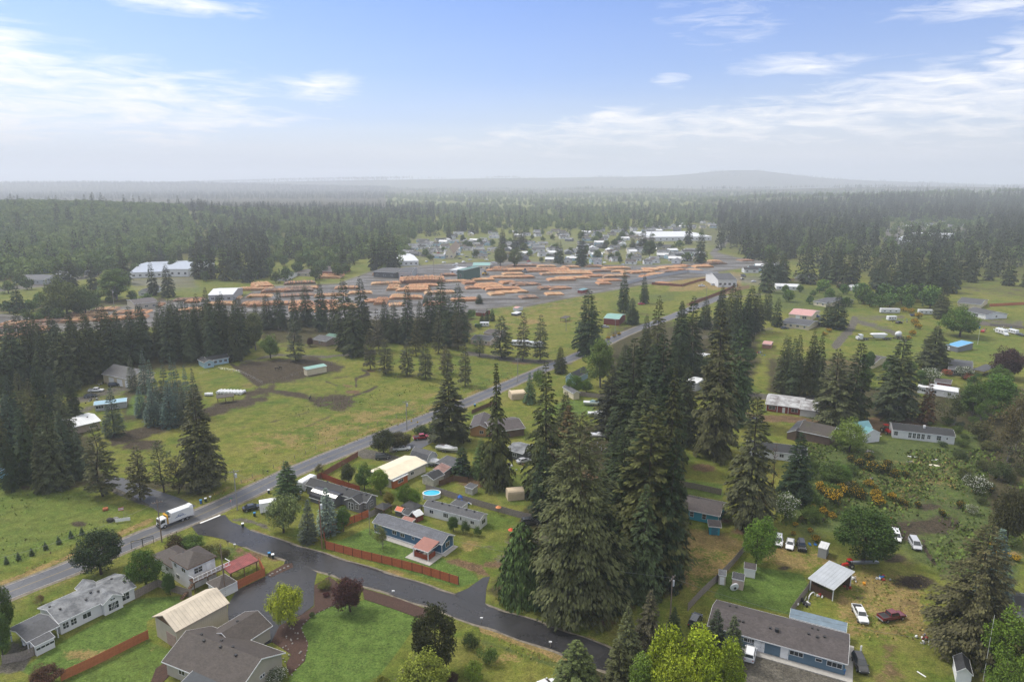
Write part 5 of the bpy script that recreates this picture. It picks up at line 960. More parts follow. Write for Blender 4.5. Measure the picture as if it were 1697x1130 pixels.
# ------------------------------------------------------------------ buildings
SH_GREY = shingle('grey_shingles', (0.115, 0.118, 0.128)); SH_DARK = shingle('charcoal_shingles', (0.045, 0.047, 0.052)); SH_BRN = shingle('brown_shingles', (0.098, 0.080, 0.070))
SH_WORN = shingle('worn_grey_shingles', (0.155, 0.165, 0.18), light=.35); SH_MOSS = shingle('mossy_brown_shingles', (0.10, 0.085, 0.075), moss=.75); SH_BLUE = shingle('blue_grey_shingles', (0.165, 0.175, 0.205)); SH_MAU = shingle('mauve_brown_shingles', (0.115, 0.098, 0.098))
def metalroof(n, c, rough=.42, var=.12, ax=0, per=.75): return plain(n, c, rough=rough, spec=.4, var=var, scale=.45, stripes=(ax, per, .05))
MR_CREAM = plain('cream_roof_coating', (0.62, 0.555, 0.42), rough=.6, var=.10, scale=.4); MR_TAN = metalroof('tan_metal_roof', (0.53, 0.46, 0.36), .5, .16)
MR_WHITE = metalroof('white_metal_roof', (0.60, 0.61, 0.62)); MR_BLUE = metalroof('light_blue_metal_roof', (0.24, 0.40, 0.50)); MR_GREEN = metalroof('green_metal_roof', (0.20, 0.36, 0.31)); MR_SILV = metalroof('silver_metal_roof', (0.36, 0.385, 0.42), .35)
MR_RED = metalroof('faded_red_roof', (0.22, 0.05, 0.045), .5, .45, 0, .35); MR_SALM = plain('salmon_panel_roof', (0.27, 0.125, 0.10), rough=.6); MR_TEAL = metalroof('teal_metal_roof', (0.12, 0.27, 0.30)); MR_DKG = metalroof('dark_green_metal_roof', (0.08, 0.17, 0.13))
MR_RUST = metalroof('rusty_striped_roof', (0.24, 0.14, 0.12), .6, .45, 0, .9); MR_BBLUE = metalroof('bright_blue_roof', (0.13, 0.36, 0.60)); MR_PINK = metalroof('pale_red_roof', (0.50, 0.27, 0.24)); MR_SLATE = plain('slate_blue_panel_roof', (0.14, 0.19, 0.235), rough=.5, var=.2, scale=.8)
SH_FROST = shingle('white_streaked_roof', (0.30, 0.28, 0.28), light=1.0)
def siding(n, c, var=.06): return plain(n, c, rough=.65, var=var, scale=.7, stripes=(2, .24, .02))
def boards(n, c, var=.08): return plain(n, c, rough=.7, var=var, scale=.7, stripes=(0, .4, .02))
W_WHITE = siding('white_siding', (0.66, 0.665, 0.67)); W_TAN = siding('tan_siding', (0.40, 0.365, 0.30)); W_GREY = siding('grey_siding', (0.17, 0.175, 0.185)); W_NAVY = siding('blue_siding', (0.045, 0.125, 0.215)); W_TEAL = siding('turquoise_siding', (0.03, 0.29, 0.40))
W_CREAM = siding('cream_siding', (0.60, 0.53, 0.38)); W_RED = siding('dark_red_siding', (0.23, 0.05, 0.045)); W_LBLUE = siding('light_blue_siding', (0.33, 0.47, 0.56)); W_BRN = boards('brown_board_siding', (0.13, 0.09, 0.07), .2); W_ORG = siding('orange_wood_siding', (0.45, 0.24, 0.10)); W_PINK = siding('pinkish_siding', (0.50, 0.40, 0.34))
W_TANV = boards('tan_metal_siding', (0.43, 0.385, 0.30)); W_SLATE = siding('slate_blue_siding', (0.10, 0.165, 0.225)); W_DGREY = siding('dark_grey_siding', (0.09, 0.095, 0.10)); W_RUSTY = boards('red_barn_siding', (0.20, 0.05, 0.04)); W_METAL = boards('galvanised_siding', (0.36, 0.37, 0.38)); W_ORANGE = siding('orange_red_siding', (0.42, 0.12, 0.045))
ROOFCOLS = {}
def roof_planes(kind, L, W, ze, rise, hipin=None):
    if kind == 'gable': return [[(0,0,ze),(L,0,ze),(L,W/2,ze+rise),(0,W/2,ze+rise)], [(L,W,ze),(0,W,ze),(0,W/2,ze+rise),(L,W/2,ze+rise)]]
    if kind == 'gabley': return [[(0,W,ze),(0,0,ze),(L/2,0,ze+rise),(L/2,W,ze+rise)], [(L,0,ze),(L,W,ze),(L/2,W,ze+rise),(L/2,0,ze+rise)]]
    if kind == 'hip':
        h = min(W/2, L/2*.98) if hipin is None else hipin
        if W > L: h2 = L/2; return [[(0,0,ze),(L,0,ze),(L/2,h2,ze+rise)], [(L,0,ze),(L,W,ze),(L/2,W-h2,ze+rise),(L/2,h2,ze+rise)], [(L,W,ze),(0,W,ze),(L/2,W-h2,ze+rise)], [(0,W,ze),(0,0,ze),(L/2,h2,ze+rise),(L/2,W-h2,ze+rise)]]
        return [[(0,0,ze),(L,0,ze),(L-h,W/2,ze+rise),(h,W/2,ze+rise)], [(L,0,ze),(L,W,ze),(L-h,W/2,ze+rise)], [(L,W,ze),(0,W,ze),(h,W/2,ze+rise),(L-h,W/2,ze+rise)], [(0,W,ze),(0,0,ze),(h,W/2,ze+rise)]]
    if kind == 'shed': return [[(0,0,ze),(L,0,ze),(L,W,ze+rise),(0,W,ze+rise)]]
    if kind == 'shedx': return [[(0,0,ze),(L,0,ze+rise),(L,W,ze+rise),(0,W,ze)]]
    if kind == 'gambrel':
        q = W*.2; m_ = rise*.66; return [[(0,0,ze),(L,0,ze),(L,q,ze+m_),(0,q,ze+m_)], [(0,q,ze+m_),(L,q,ze+m_),(L,W/2,ze+rise),(0,W/2,ze+rise)], [(L,W,ze),(0,W,ze),(0,W-q,ze+m_),(L,W-q,ze+m_)], [(L,W-q,ze+m_),(0,W-q,ze+m_),(0,W/2,ze+rise),(L,W/2,ze+rise)]]
    if kind == 'gambrely':
        q = L*.2; m_ = rise*.66; return [[(0,W,ze),(0,0,ze),(q,0,ze+m_),(q,W,ze+m_)], [(q,W,ze+m_),(q,0,ze+m_),(L/2,0,ze+rise),(L/2,W,ze+rise)], [(L,0,ze),(L,W,ze),(L-q,W,ze+m_),(L-q,0,ze+m_)], [(L-q,0,ze+m_),(L-q,W,ze+m_),(L/2,W,ze+rise),(L/2,0,ze+rise)]]
    if kind == 'arch':
        n = 8; o = []
        for k in range(n):
            a0, a1 = math.pi*k/n, math.pi*(k+1)/n; o.append([(0, W/2-W/2*math.cos(a0), ze+rise*math.sin(a0)), (L, W/2-W/2*math.cos(a0), ze+rise*math.sin(a0)), (L, W/2-W/2*math.cos(a1), ze+rise*math.sin(a1)), (0, W/2-W/2*math.cos(a1), ze+rise*math.sin(a1))])
        return o
def gable_prof(kind, L, W, ze, rise, o, t):
    """wall outline under the roof, across the ridge: list of (a, z), and which axis the prism runs"""
    D = W if kind in ('gable', 'gambrel', 'shed', 'arch') else L
    if kind in ('gable', 'gabley'):
        s = rise/(D/2); e = ze+s*o-t-.01; return [(o, 0), (D-o, 0), (D-o, e), (D/2, ze+rise-t-.02), (o, e)]
    if kind in ('gambrel', 'gambrely'):
        q = D*.2; m_ = rise*.66; s = m_/q; e = ze+s*o-t-.01 if o < q else ze; return [(o, 0), (D-o, 0), (D-o, min(e, ze+m_-t)), (D-q-.03, ze+m_-t-.05), (D/2, ze+rise-t-.03), (q+.03, ze+m_-t-.05), (o, min(e, ze+m_-t))]
    if kind in ('shed', 'shedx'):
        s = rise/D; return [(o, 0), (D-o, 0), (D-o, ze+s*(D-o)-t-.01), (o, ze+s*o-t-.01)]
    if kind == 'arch': return [(o, 0), (D-o, 0)]+[(D/2+(D/2-o)*math.cos(math.pi*k/8), ze+(rise-t)*math.sin(math.pi*k/8)-.02) for k in range(9)]
    return None
WINC = {}
def window(parent, side, L, W, o, u, z, w, h, bars=1, frame=None):
    """side f/b/l/r, u = metres along the wall, z = sill height"""
    key = (round(w, 2), round(h, 2), bars, (frame or WHITE).name)
    if key not in WINC:
        s = MB(); e = .07; s.box(-w/2-e, w/2+e, -.035, .02, -e, 0); s.box(-w/2-e, w/2+e, -.035, .02, h, h+e); s.box(-w/2-e, -w/2, -.035, .02, 0, h); s.box(w/2, w/2+e, -.035, .02, 0, h)
        for k in range(bars): x = -w/2+w*(k+1)/(bars+1); s.box(x-.03, x+.03, -.03, .015, 0, h)
        if h > 1.1: s.box(-w/2, w/2, -.028, .012, h*.5-.025, h*.5+.025)
        g = MB(); g.box(-w/2, w/2, -.012, .008, 0, h); WINC[key] = (s.data('window', frame or WHITE), g.data('pane', GLASS))
    f = mk('window', WINC[key][0], parent); mk('pane', WINC[key][1], f)
    place_on(f, side, L, W, o, u, z); return f
def place_on(f, side, L, W, o, u, z):
    if side == 'f': f.location = (u, o-.02, z)
    elif side == 'b': f.location = (u, W-o+.02, z); f.rotation_euler = (0, 0, math.pi)
    elif side == 'r': f.location = (L-o+.02, u, z); f.rotation_euler = (0, 0, math.pi/2)
    else: f.location = (o-.02, u, z); f.rotation_euler = (0, 0, -math.pi/2)
DOORC = {}
def door(parent, side, L, W, o, u, w=1.0, h=2.1, mat=None, z=.05, name='door'):
    m = mat or WHITE; key = (w, h, m.name, name)
    if key not in DOORC:
        s = MB(); s.box(-w/2, w/2, -.04, .02, 0, h)
        if name == 'garage_door':
            for k in range(4): s.box(-w/2+.05, w/2-.05, -.06, -.04, h*k/4+.05, h*(k+1)/4-.05)
        else: s.box(-w/2+.15, w/2-.15, -.055, -.04, h*.55, h*.9); s.box(-w/2+.15, w/2-.15, -.055, -.04, .15, h*.45)
        hd = MB(); hd.box(w/2-.16, w/2-.08, -.10, -.055, .95, 1.1); DOORC[key] = (s.data(name, m), hd.data('handle', CHROME))
    d = mk(name, DOORC[key][0], parent); mk('handle', DOORC[key][1], d); place_on(d, side, L, W, o, u, z); return d
VENT = None
def roof_vent(parent, x, y, z):
    global VENT
    if VENT is None: s = MB(); s.box(-.17, .17, -.17, .17, 0, .22); s.box(-.22, .22, -.22, .22, .22, .27); VENT = s.data('roof_vent', DARK)
    v = mk('roof_vent', VENT, parent, (x, y, z-.03))
def house(name, label, cat, A, B, D, ze, kind, rise, wall, roof, ov=.4, wins=(), doors=(), vents=(), trim=WHITE, group=None, open_sides=False, t=.14, skirt=None, fascia=True, panels=None, posts=None):
    a, b_, d = P(*A, ze), P(*B, ze), P(*D, ze); x = (b_-a); L = x.length; ang_ = math.atan2(x.y, x.x); y = Vector((-x.y, x.x, 0)).normalized(); W = abs((d-a).dot(y))
    gz_ = float(ground_z(a.x, a.y)); r = thing(name, label, cat, (a.x, a.y, gz_), ang_, group)
    return fit(r, L, W, ze, kind, rise, wall, roof, ov, wins, doors, vents, trim, open_sides, t, fascia, posts)
def fit(r, L, W, ze, kind, rise, wall, roof, ov=.4, wins=(), doors=(), vents=(), trim=WHITE, open_sides=False, t=.14, fascia=True, posts=None):
    pl = roof_planes(kind, L, W, ze, rise); s = MB()
    for q in pl: s.slab(q, t)
    rf = s.build('roof', roof, r)
    if not open_sides:
        s = MB(); pr = gable_prof(kind, L, W, ze, rise, ov, t)
        if pr is None: s.box(ov, L-ov, ov, W-ov, -.3, ze-t+rise*.02)
        else:
            pr = [(p, z if z else -.3) for p, z in pr]
            if kind in ('gable', 'gambrel', 'shed', 'arch'): s.prism(pr, ov, L-ov, 'x')
            else: s.prism(pr[::-1], ov, W-ov, 'y')
        s.build('wall', wall, r)
    else:
        s = MB(); n = 0
        for px in ([0.06, .5, .94] if L > 6 else [.06, .94]):
            for py in (.07, .93):
                p = MB(); zt = ze-t+(rise*py if kind == 'shed' else rise*px if kind == 'shedx' else rise*.14*(kind == 'gable')); p.box(L*px-.08, L*px+.08, W*py-.08, W*py+.08, -.2, zt); p.build('post', trim, r)
    if fascia:
        s = MB(); e = .03
        if kind in ('gable', 'hip', 'shed', 'gambrel', 'arch'): s.box(-e, L+e, -.035, -.002, ze-.2, ze+.005)
        if kind in ('gable', 'hip', 'gambrel', 'arch'): s.box(-e, L+e, W+.002, W+.035, ze-.2, ze+.005)
        if kind in ('gabley', 'hip', 'gambrely'): s.box(-.035, -.002, -e, W+e, ze-.2, ze+.005); s.box(L+.002, L+.035, -e, W+e, ze-.2, ze+.005)
        def rake(p, q, off):   # board under the sloping edge
            (x0, y0, z0), (x1, y1, z1) = p, q
            if off[0]: xs = (x0, x0+off[0]); c = [(min(xs), y0, z0-.2), (max(xs), y0, z0-.2), (max(xs), y1, z1-.2), (min(xs), y1, z1-.2), (min(xs), y0, z0+.012), (max(xs), y0, z0+.012), (max(xs), y1, z1+.012), (min(xs), y1, z1+.012)]
            else: ys = (y0, y0+off[1]); c = [(x0, min(ys), z0-.2), (x1, min(ys), z1-.2), (x1, max(ys), z1-.2), (x0, max(ys), z0-.2), (x0, min(ys), z0+.012), (x1, min(ys), z1+.012), (x1, max(ys), z1+.012), (x0, max(ys), z0+.012)]
            s.hexa(c)
        for q in pl:
            n = len(q)
            if kind in ('gable', 'gambrel', 'shed'):
                for p0, p1 in zip(q, q[1:]+q[:1]):
                    if abs(p0[0]-p1[0]) < 1e-6 and abs(p0[1]-p1[1]) > 1e-3: rake(p0, p1, ((-.035 if p0[0] < L/2 else .035), 0))
            if kind in ('gabley', 'gambrely', 'shedx'):
                for p0, p1 in zip(q, q[1:]+q[:1]):
                    if abs(p0[1]-p1[1]) < 1e-6 and abs(p0[0]-p1[0]) > 1e-3: rake(p0, p1, (0, (-.035 if p0[1] < W/2 else .035)))
        if s.f: s.build('fascia', trim, r)
    for w in wins:
        side, u, z, ww, hh = w[:5]; n = L if side in 'fb' else W
        if u <= 1: u = ov+(n-2*ov)*u
        window(r, side, L, W, ov, u, z, ww, hh, w[5] if len(w) > 5 else 1, w[6] if len(w) > 6 else None)
    for w in doors:
        side, u = w[:2]; n = L if side in 'fb' else W
        if u <= 1: u = ov+(n-2*ov)*u
        door(r, side, L, W, ov, u, *w[2:])
    for (u, v) in vents:
        x, y = u*L, v*W; z = ze+rise*(1-abs(v-.5)*2) if kind in ('gable', 'hip') else ze+rise*v
        roof_vent(rf, x, y, z)
    r['_L'] = L; r['_W'] = W; HS[r.name] = (L, W); return r
HS = {}
def wing(r, x0, x1, y0, y1, ze, kind, rise, wall, roof, ov=.3, wins=(), trim=WHITE, doors=(), open_sides=False):
    """a lower or crossing wing: its wall, roof and fascia are parts of the same house"""
    tmp = bpy.data.objects.new('t', None)
    before = set(COL.objects.keys()); fit(tmp, x1-x0, y1-y0, ze, kind, rise, wall, roof, ov, wins, doors, (), trim, open_sides)
    for o in list(COL.objects):
        if o.name not in before and o.parent == tmp: o.parent = r; o.location = (o.location[0]+x0, o.location[1]+y0, o.location[2])
    bpy.data.objects.remove(tmp)
def chimney(r, x, y, z0, z1, mat=None):
    s = MB(); s.box(x-.3, x+.3, y-.3, y+.3, z0, z1); s.box(x-.36, x+.36, y-.36, y+.36, z1, z1+.1); s.build('chimney', mat or plain('chimney_brick', (0.16, 0.09, 0.07)), r)
# --- white manufactured home
h = house('manufactured_home', 'long white manufactured home with a worn grey cross gabled roof next to the highway', 'house', (96.5,1032.7), (225.7,971.6), (51,1012), 2.75, 'gable', 1.25, W_WHITE, SH_WORN, .3,
  wins=[('f',.07,.9,1.0,1.2),('f',.17,.9,1.0,1.2),('f',.34,1.0,1.5,1.0),('f',.62,.6,1.1,1.7),('f',.69,.6,1.1,1.7),('f',.87,.8,1.4,1.5),('r',.5,1,1.2,1.1)], vents=[(.12,.35),(.42,.28),(.52,.42),(.60,.36),(.85,.6),(.93,.3),(.06,.6)])
L, W = HS[h.name]; wing(h, L*.52, L*.80, -.9, W*.5, 2.75, 'gabley', 1.25, W_WHITE, SH_WORN, .3, wins=[('f',.5,3.0-.35,.9,.35),('f',.38,.6,1.1,1.5),('f',.62,.6,1.1,1.5)]); wing(h, L*.50, L*.74, W*.5, W+1.2, 2.75, 'gabley', 1.2, W_WHITE, SH_WORN, .3)
h = house('carport', 'grey roofed carport joined to the white manufactured home with a white car under it', 'carport', (44,1064), (99,1036), (20,1038), 2.6, 'gable', .9, W_WHITE, SH_GREY, .3, open_sides=True)
house('garden_shed', 'small white shed with grey roof and long dark slot window by the carport', 'shed', (57.5,1071), (91,1054.5), (46,1062), 2.2, 'shed', .5, W_WHITE, SH_GREY, .15, wins=[('f',.5,1.1,3.0,.45,3)])
# --- two storey house
h = house('two_storey_house', 'white two storey house with brown hip roof and a white railed balcony', 'house', (310.6,943), (359.3,921), (268.6,928.7), 5.3, 'hip', 1.5, W_WHITE, SH_BRN, .35,
  wins=[('l',.78,3.6,1.0,.9),('l',.3,3.6,1.5,.9),('f',.35,3.3,1.8,1.2),('r',.5,3.4,1.4,1.0),('l',.7,1.0,1.2,1.0)], doors=[('f',.75,1.1,2.1,None,2.75),('f',.3,1.0,2.1)], vents=[(.35,.75)], trim=WOOD_BROWN)
L, W = HS[h.name]
s = MB(); s.box(.2, L+2.0, -1.7, .34, 2.5, 2.65); s.build('balcony_floor', WOOD_BROWN, h)
for x in (.3, L*.5, L+1.8): s = MB(); s.box(x-.08, x+.08, -1.65, -1.5, 0, 2.5); s.build('balcony_post', WOOD_BROWN, h)
s = MB()
for k in range(int((L+1.8)/1.0)+1): x = .25+k*1.0; s.box(x-.06, x+.06, -1.72, -1.6, 2.65, 3.75)
s.box(.2, L+2, -1.7, -1.62, 3.62, 3.74); s.box(.2, L+2, -1.7, -1.62, 2.85, 2.95); s.box(.2, .3, -1.7, .34, 3.62, 3.74); s.box(L+1.9, L+2, -1.7, .34, 3.62, 3.74)
for k in range(int(L/.22)): s.box(.3+k*.24, .36+k*.24, -1.68, -1.64, 2.9, 3.65)
s.build('balcony_railing', WHITE, h)
s = MB()
for k in range(9): s.box(-2.6+k*.32, -2.2+k*.32, -1.6, -.6, .25*k, .25*k+.12)
s.hexa([(-2.7,-1.62,0),(-2.4,-1.62,0),(-2.4,-1.55,0),(-2.7,-1.55,0),(.1,-1.62,2.5),(.4,-1.62,2.5),(.4,-1.55,2.5),(.1,-1.55,2.5)]); s.build('stair', WOOD_BROWN, h)
wing(h, .2, L*.9, W-.3, W+8.5, 2.9, 'hip', 1.4, W_WHITE, SH_BRN, .3, trim=WOOD_BROWN, wins=[('l',.3,1,1.2,1)])
house('carport', 'open carport with a faded red roof beside the orange fence', 'carport', (381,950), (428.5,928), (370,938.5), 2.5, 'shed', .5, WOOD_BROWN, MR_RED, .2, open_sides=True, trim=WOOD_BROWN)
house('garage', 'low garage with brown roof and white garage door facing the wet driveway', 'garage', (361.5,978), (392.8,963), (338,966), 2.4, 'hip', 1.2, W_WHITE, SH_BRN, .3, doors=[('f',.55,4.2,2.0,WHITE,.05,'garage_door')])
h = house('pole_barn', 'tall tan pole barn with pale metal roof in front of the two storey house', 'barn', (290.7,1047), (380.4,998.4), (243,1026), 4.3, 'gable', 1.9, W_TANV, MR_TAN, .35, doors=[('l',.28,3.2,2.7,plain('dusty_pink_door',(.33,.235,.20)),.05,'garage_door')], trim=plain('tan_trim',(.36,.30,.24)))
L, W = HS[h.name]; s = MB(); sl = 1.9/(W/2); s.prism([(.45, 4.35), (W-.45, 4.35), (W/2, 6.0)], .30, .345, 'x'); s.build('gable_panel', WOOD_BROWN, h)
h = house('bungalow', 'large bungalow with a big brown gable roof at the bottom of the frame', 'house', (267.5,1095.7), (395,1147), (481,1083.5), 2.9, 'gable', 2.6, W_TAN, SH_BRN, .5, wins=[('f',.22,1.3,1.4,.9,1),('r',.5,1.5,.5,.5,0),('r',.55,1.5,.5,.5,0)], vents=[(.18,.55),(.28,.45),(.42,.6),(.5,.45),(.62,.52),(.72,.42)])
L, W = HS[h.name]
h2 = house('garage', 'tan garage wing with brown gable roof beside the wet driveway', 'garage', (392,1074.7), (452,1036), (399,1017), 2.9, 'gable', 1.7, W_TAN, SH_BRN, .4, vents=[(.5,.6)])
house('patio_cover', 'dark flat patio cover against the big brown roofed bungalow', 'patio cover', (288,1142), (358,1162), (368,1120), 2.7, 'shed', .5, W_TAN, plain('dark_membrane_roof', (.06,.065,.072), rough=.8), .3, open_sides=True)
# --- dark grey house
h = house('grey_house', 'dark grey house with charcoal roof, small white porch and gazebo beside it', 'house', (505,803), (607.5,832.4), (627.6,821.8), 2.8, 'gable', 1.3, W_GREY, SH_DARK, .35, wins=[('r',.5,1,1.0,1.3),('f',.97,.9,.8,1.3),('f',.55,1,1.4,1.1)], vents=[(.25,.7),(.5,.6),(.62,.4),(.86,.35),(.93,.4)])
L, W = HS[h.name]; wing(h, L*.72, L*.955, -1.6, W*.5, 2.8, 'gabley', 1.2, W_GREY, SH_DARK, .3, wins=[('f',.25,.5,.6,1.8,0),('f',.45,.5,.6,1.8,0),('f',.8,1.0,.9,1.3,1)])
house('barn_shed', 'shiny dark arched metal shed in front of the grey house', 'shed', (512,823), (553,836), (562,819), 1.4, 'arch', 2.0, W_DGREY, plain('black_shiny_metal', (.035,.035,.04), rough=.25, spec=.6), .25)
house('gazebo', 'small charcoal gazebo roof right of the dark grey house', 'gazebo', (620,840), (636,845), (641,834), 2.2, 'hip', .8, WOOD_BROWN, SH_DARK, .2, open_sides=True, trim=WOOD_BROWN)
# --- blue house
h = house('blue_house', 'long blue house with grey blue roof, white trim and a small salmon roofed porch', 'house', (616.6,865.2), (732.8,902.5), (757,887.7), 2.75, 'gable', 1.35, W_NAVY, SH_BLUE, .35, wins=[('f',.31,1.25,1.2,.9,1),('f',.43,1.25,1.2,.9,1),('f',.59,1.5,.6,.6,0),('r',.5,1.1,1.4,1.1,1)])
L, W = HS[h.name]
s = MB(); s.box(.3, L-.3, .28, .34, .0, .35); s.box(L-.34, L-.28, .3, W-.3, 0, .35); s.box(.28,.42,.26,.34,.3,2.6); s.box(L-.42,L-.28,.26,.34,.3,2.6); s.box(L-.34,L-.26,W-.45,W-.3,.3,2.6); s.build('corner_trim', WHITE, h)
s = MB(); s.box(3.0, L*.72, -1.3, .27, -.1, .10); s.build('walkway', CONCRETE, h)
s = MB(); s.box(L*.68, L+.2, -5.2, -.0, -.1, .14); s.box(L-.25,L+.9,-.1,W,-.1,.12); s.build('patio_slab', CONCRETE, h)
s = MB(); x0, x1 = L*.74, L*.95; s.slab([(x0, -4.0, 2.5), (x1, -4.0, 2.5), (x1, .4, 3.15), (x0, .4, 3.15)], .1); s.build('porch_roof', MR_SALM, h)
s = MB(); s.box(x0-.04, x1+.04, -4.05, -4.0, 2.32, 2.52); s.box(x0-.05, x0-.0, -4.0, .0, 2.42, 2.6); s.box(x1, x1+.05, -4.0, 0, 2.42, 2.6); s.build('porch_fascia', WHITE, h)
for x in (x0+.15, x1-.15): s = MB(); s.box(x-.08, x+.08, -3.9, -3.74, .14, 2.45); s.build('porch_post', WHITE, h)
s = MB()
for k in range(14): z = .2+k*.09; s.box(x0+.2, x1-.2, -3.7, -3.66, z, z+.07)
for k in range(14): z = .2+k*.09; s.box(x1-.24, x1-.2, -3.7, -1, z, z+.07); s.box(x0+.2, x0+.24, -3.7, -1, z, z+.07)
s.build('porch_screen', WOOD_RED, h)
h = house('mobile_home', 'white single wide mobile home with rounded grey roof behind the blue house', 'mobile home', (701,837.7), (795.5,862), (813.6,852.4), 2.7, 'gable', .8, W_WHITE, SH_GREY, .15, wins=[('f',.14,1.1,1.1,.9,1),('f',.40,1.0,1.4,1.1,2),('f',.67,1.3,.4,.9,0),('r',.5,1,1.6,1.1,1),('f',.87,1.1,1.0,.8)], vents=[(.1,.5),(.27,.5),(.4,.5),(.56,.5),(.7,.5),(.84,.5)])
L, W = HS[h.name]; wing(h, L*.33, L*.55, W-.1, W+3.2, 2.8, 'shed', .0, W_WHITE, SH_GREY, .15)
# --- cream roofed house and its yard
h = house('cream_roof_house', 'house with a wide cream white coated roof and an orange walled extension', 'house', (648,794.5), (708.5,766.4), (680,750.4), 2.9, 'gable', .9, plain('pale_plaster', (.52,.49,.44)), MR_CREAM, .45, wins=[('f',.6,1.1,1.2,.9),('f',.2,1,1.2,.9),('r',.4,1,1.4,1)])
h = house('extension', 'low extension with white metal roof and orange red walls under the cream roof', 'extension', (652,797), (677,785), (661,776), 2.5, 'shed', .35, W_ORANGE, MR_WHITE, .2, wins=[('f',.5,1,2.0,.8,2)])
house('barn_shed', 'grey gambrel barn shed behind the cream roof', 'shed', (679,755), (707.5,763.5), (719,753), 2.1, 'gambrel', 2.3, W_METAL, SH_GREY, .15, wins=[('f',.2,1,.8,.8)], doors=[('r',.5,1.6,2.0,WHITE)])
house('flat_shed', 'low grey flat roofed shed right of the gambrel barn', 'shed', (721,766), (750,774), (757,760), 2.4, 'shed', .3, W_DGREY, SH_GREY, .15)
house('potting_shed', 'small dark roofed shed with a whitish end wall near the pool', 'shed', (718,795), (737,785.5), (707,784), 2.4, 'gable', 1.0, plain('stained_white_wall', (.45,.43,.36), var=.3), SH_DARK, .2)
house('tin_shed', 'little shed with rust and white striped tin roof', 'shed', (734,784), (748,773.5), (727,774), 2.5, 'shed', .8, WOOD_OLD, MR_RUST, .15)
house('wooden_house', 'low house with mauve brown roof and an orange gable end behind the spire fir', 'house', (777,710), (812,711), (848,690), 2.8, 'gabley', 1.5, W_ORG, SH_MAU, .4, wins=[('f',.6,1.0,1.2,1.0)])
house('wooden_house_wing', 'brown roofed wing stretching right of the orange gable end', 'house', (815,716.5), (871,709), (851,690.5), 2.8, 'gable', 1.5, W_BRN, SH_MAU, .4)
house('cottage', 'small cottage with silvery grey roof behind the ragged fir', 'cottage', (838,744), (866,752), (877,736), 2.7, 'gable', 1.0, W_DGREY, SH_WORN, .3, wins=[('f',.5,1,1.4,1),('r',.5,1,1,.8)])
h = house('garden_shed', 'tiny kids shed with orange roof in the blue house yard', 'shed', (654,845), (665,848), (669,841), 1.6, 'gable', .7, W_DGREY, plain('orange_tin', (.50,.12,.05)), .1)
house('garden_shed', 'tiny shed with half white tin roof next to the orange roofed one', 'shed', (677,849), (690,856), (693,846), 1.7, 'gabley', .7, W_RUSTY, MR_WHITE, .1); house('garden_shed', 'black roofed tiny shed between orange and white roofed ones', 'shed', (666,850), (677,854), (681,842), 1.9, 'gable', .7, W_DGREY, SH_DARK, .1)
house('lean_to', 'low pinkish lean-to roof with white edge behind the blue house', 'lean-to', (662,862), (680,867), (684,859.5), 1.5, 'shed', .3, WOOD_OLD, MR_SALM, .1)
house('canopy', 'dark canopy beside the garden trees and the pool', 'canopy', (664,837), (686,845), (693,834), 2.2, 'hip', .5, DARK, SH_DARK, .1, open_sides=True, trim=DARK)
house('lean_to_shed', 'old whitewashed shack in front of the ragged spire fir', 'shed', (770,806), (783,810), (787,803), 2.0, 'shed', .3, plain('whitewash', (.40,.39,.36), var=.35), SH_GREY, .1)
house('dog_house', 'little wooden dog house on the lawn near the road fir', 'dog house', (727,739), (735,741), (738,736), 1.2, 'gable', .6, WOOD_ORANGE, plain('tan_ply', (.30,.22,.16)), .1)
# --- turquoise house
h = house('turquoise_house', 'turquoise house with dark brown roof at the top of the open lawn', 'house', (1126,841.5), (1193.4,855.6), (1205.5,832.5), 2.7, 'gable', 1.5, W_TEAL, SH_MAU, .4, wins=[('f',.29,.9,.9,1.3,0),('f',.62,.9,.9,1.3,0),('r',.3,1.4,.5,.5,0)], vents=[(.35,.6)])
L, W = HS[h.name]; s = MB(); s.box(L-.5, L-.36, .34, .40, 0, 2.5); s.box(.36,.5,.34,.40,0,2.5); s.box(L-.42,L-.36,W-.5,W-.4,0,2.5); s.build('corner_trim', WHITE, h)
h = house('outhouse', 'narrow turquoise garden shed with brown roof in front of the turquoise house', 'shed', (1174,871.5), (1196,873.5), (1199,864), 2.4, 'shed', .3, W_TEAL, SH_MAU, .35, doors=[('f',.5,1.5,1.9,plain('teal_door',(.03,.17,.25)))])
# --- duplex
h = house('duplex', 'long blue single storey building with a mauve brown shingle roof and white doors', 'house', (1172,1036), (1405.4,1100.5), (1425,1054.5), 2.75, 'gable', 1.5, W_SLATE, SH_MAU, .45,
  wins=[('f',.29,1.4,1.0,.7,0),('f',.325,1.35,1.2,.8,1),('f',.66,1.35,2.2,.8,2),('f',.82,1.45,1.0,.5,0),('f',.93,1.2,2.4,.9,2)], doors=[('f',.375,1.3,2.1),('f',.41,.8,2.1),('f',.575,1.4,2.2)], vents=[(.12,.75),(.17,.78),(.22,.3),(.25,.3),(.45,.32),(.72,.42),(.78,.40),(.83,.45),(.74,.7),(.78,.7)])
L, W = HS[h.name]; s = MB(); s.box(L*.2, L+1.0, -1.1, .38, -.1, .14); s.box(L-.3, L+1.0, .38, W+.5, -.1, .14); s.build('walkway', CONCRETE, h); chimney(h, L*.5, W*.3, 3.4, 4.1, DARK)
house('lean_to', 'long slate blue flat lean-to roof behind the long blue building', 'lean-to', (1308,1022), (1402.8,1047), (1407,1036), 2.5, 'shed', .5, W_GREY, MR_SLATE, .1)
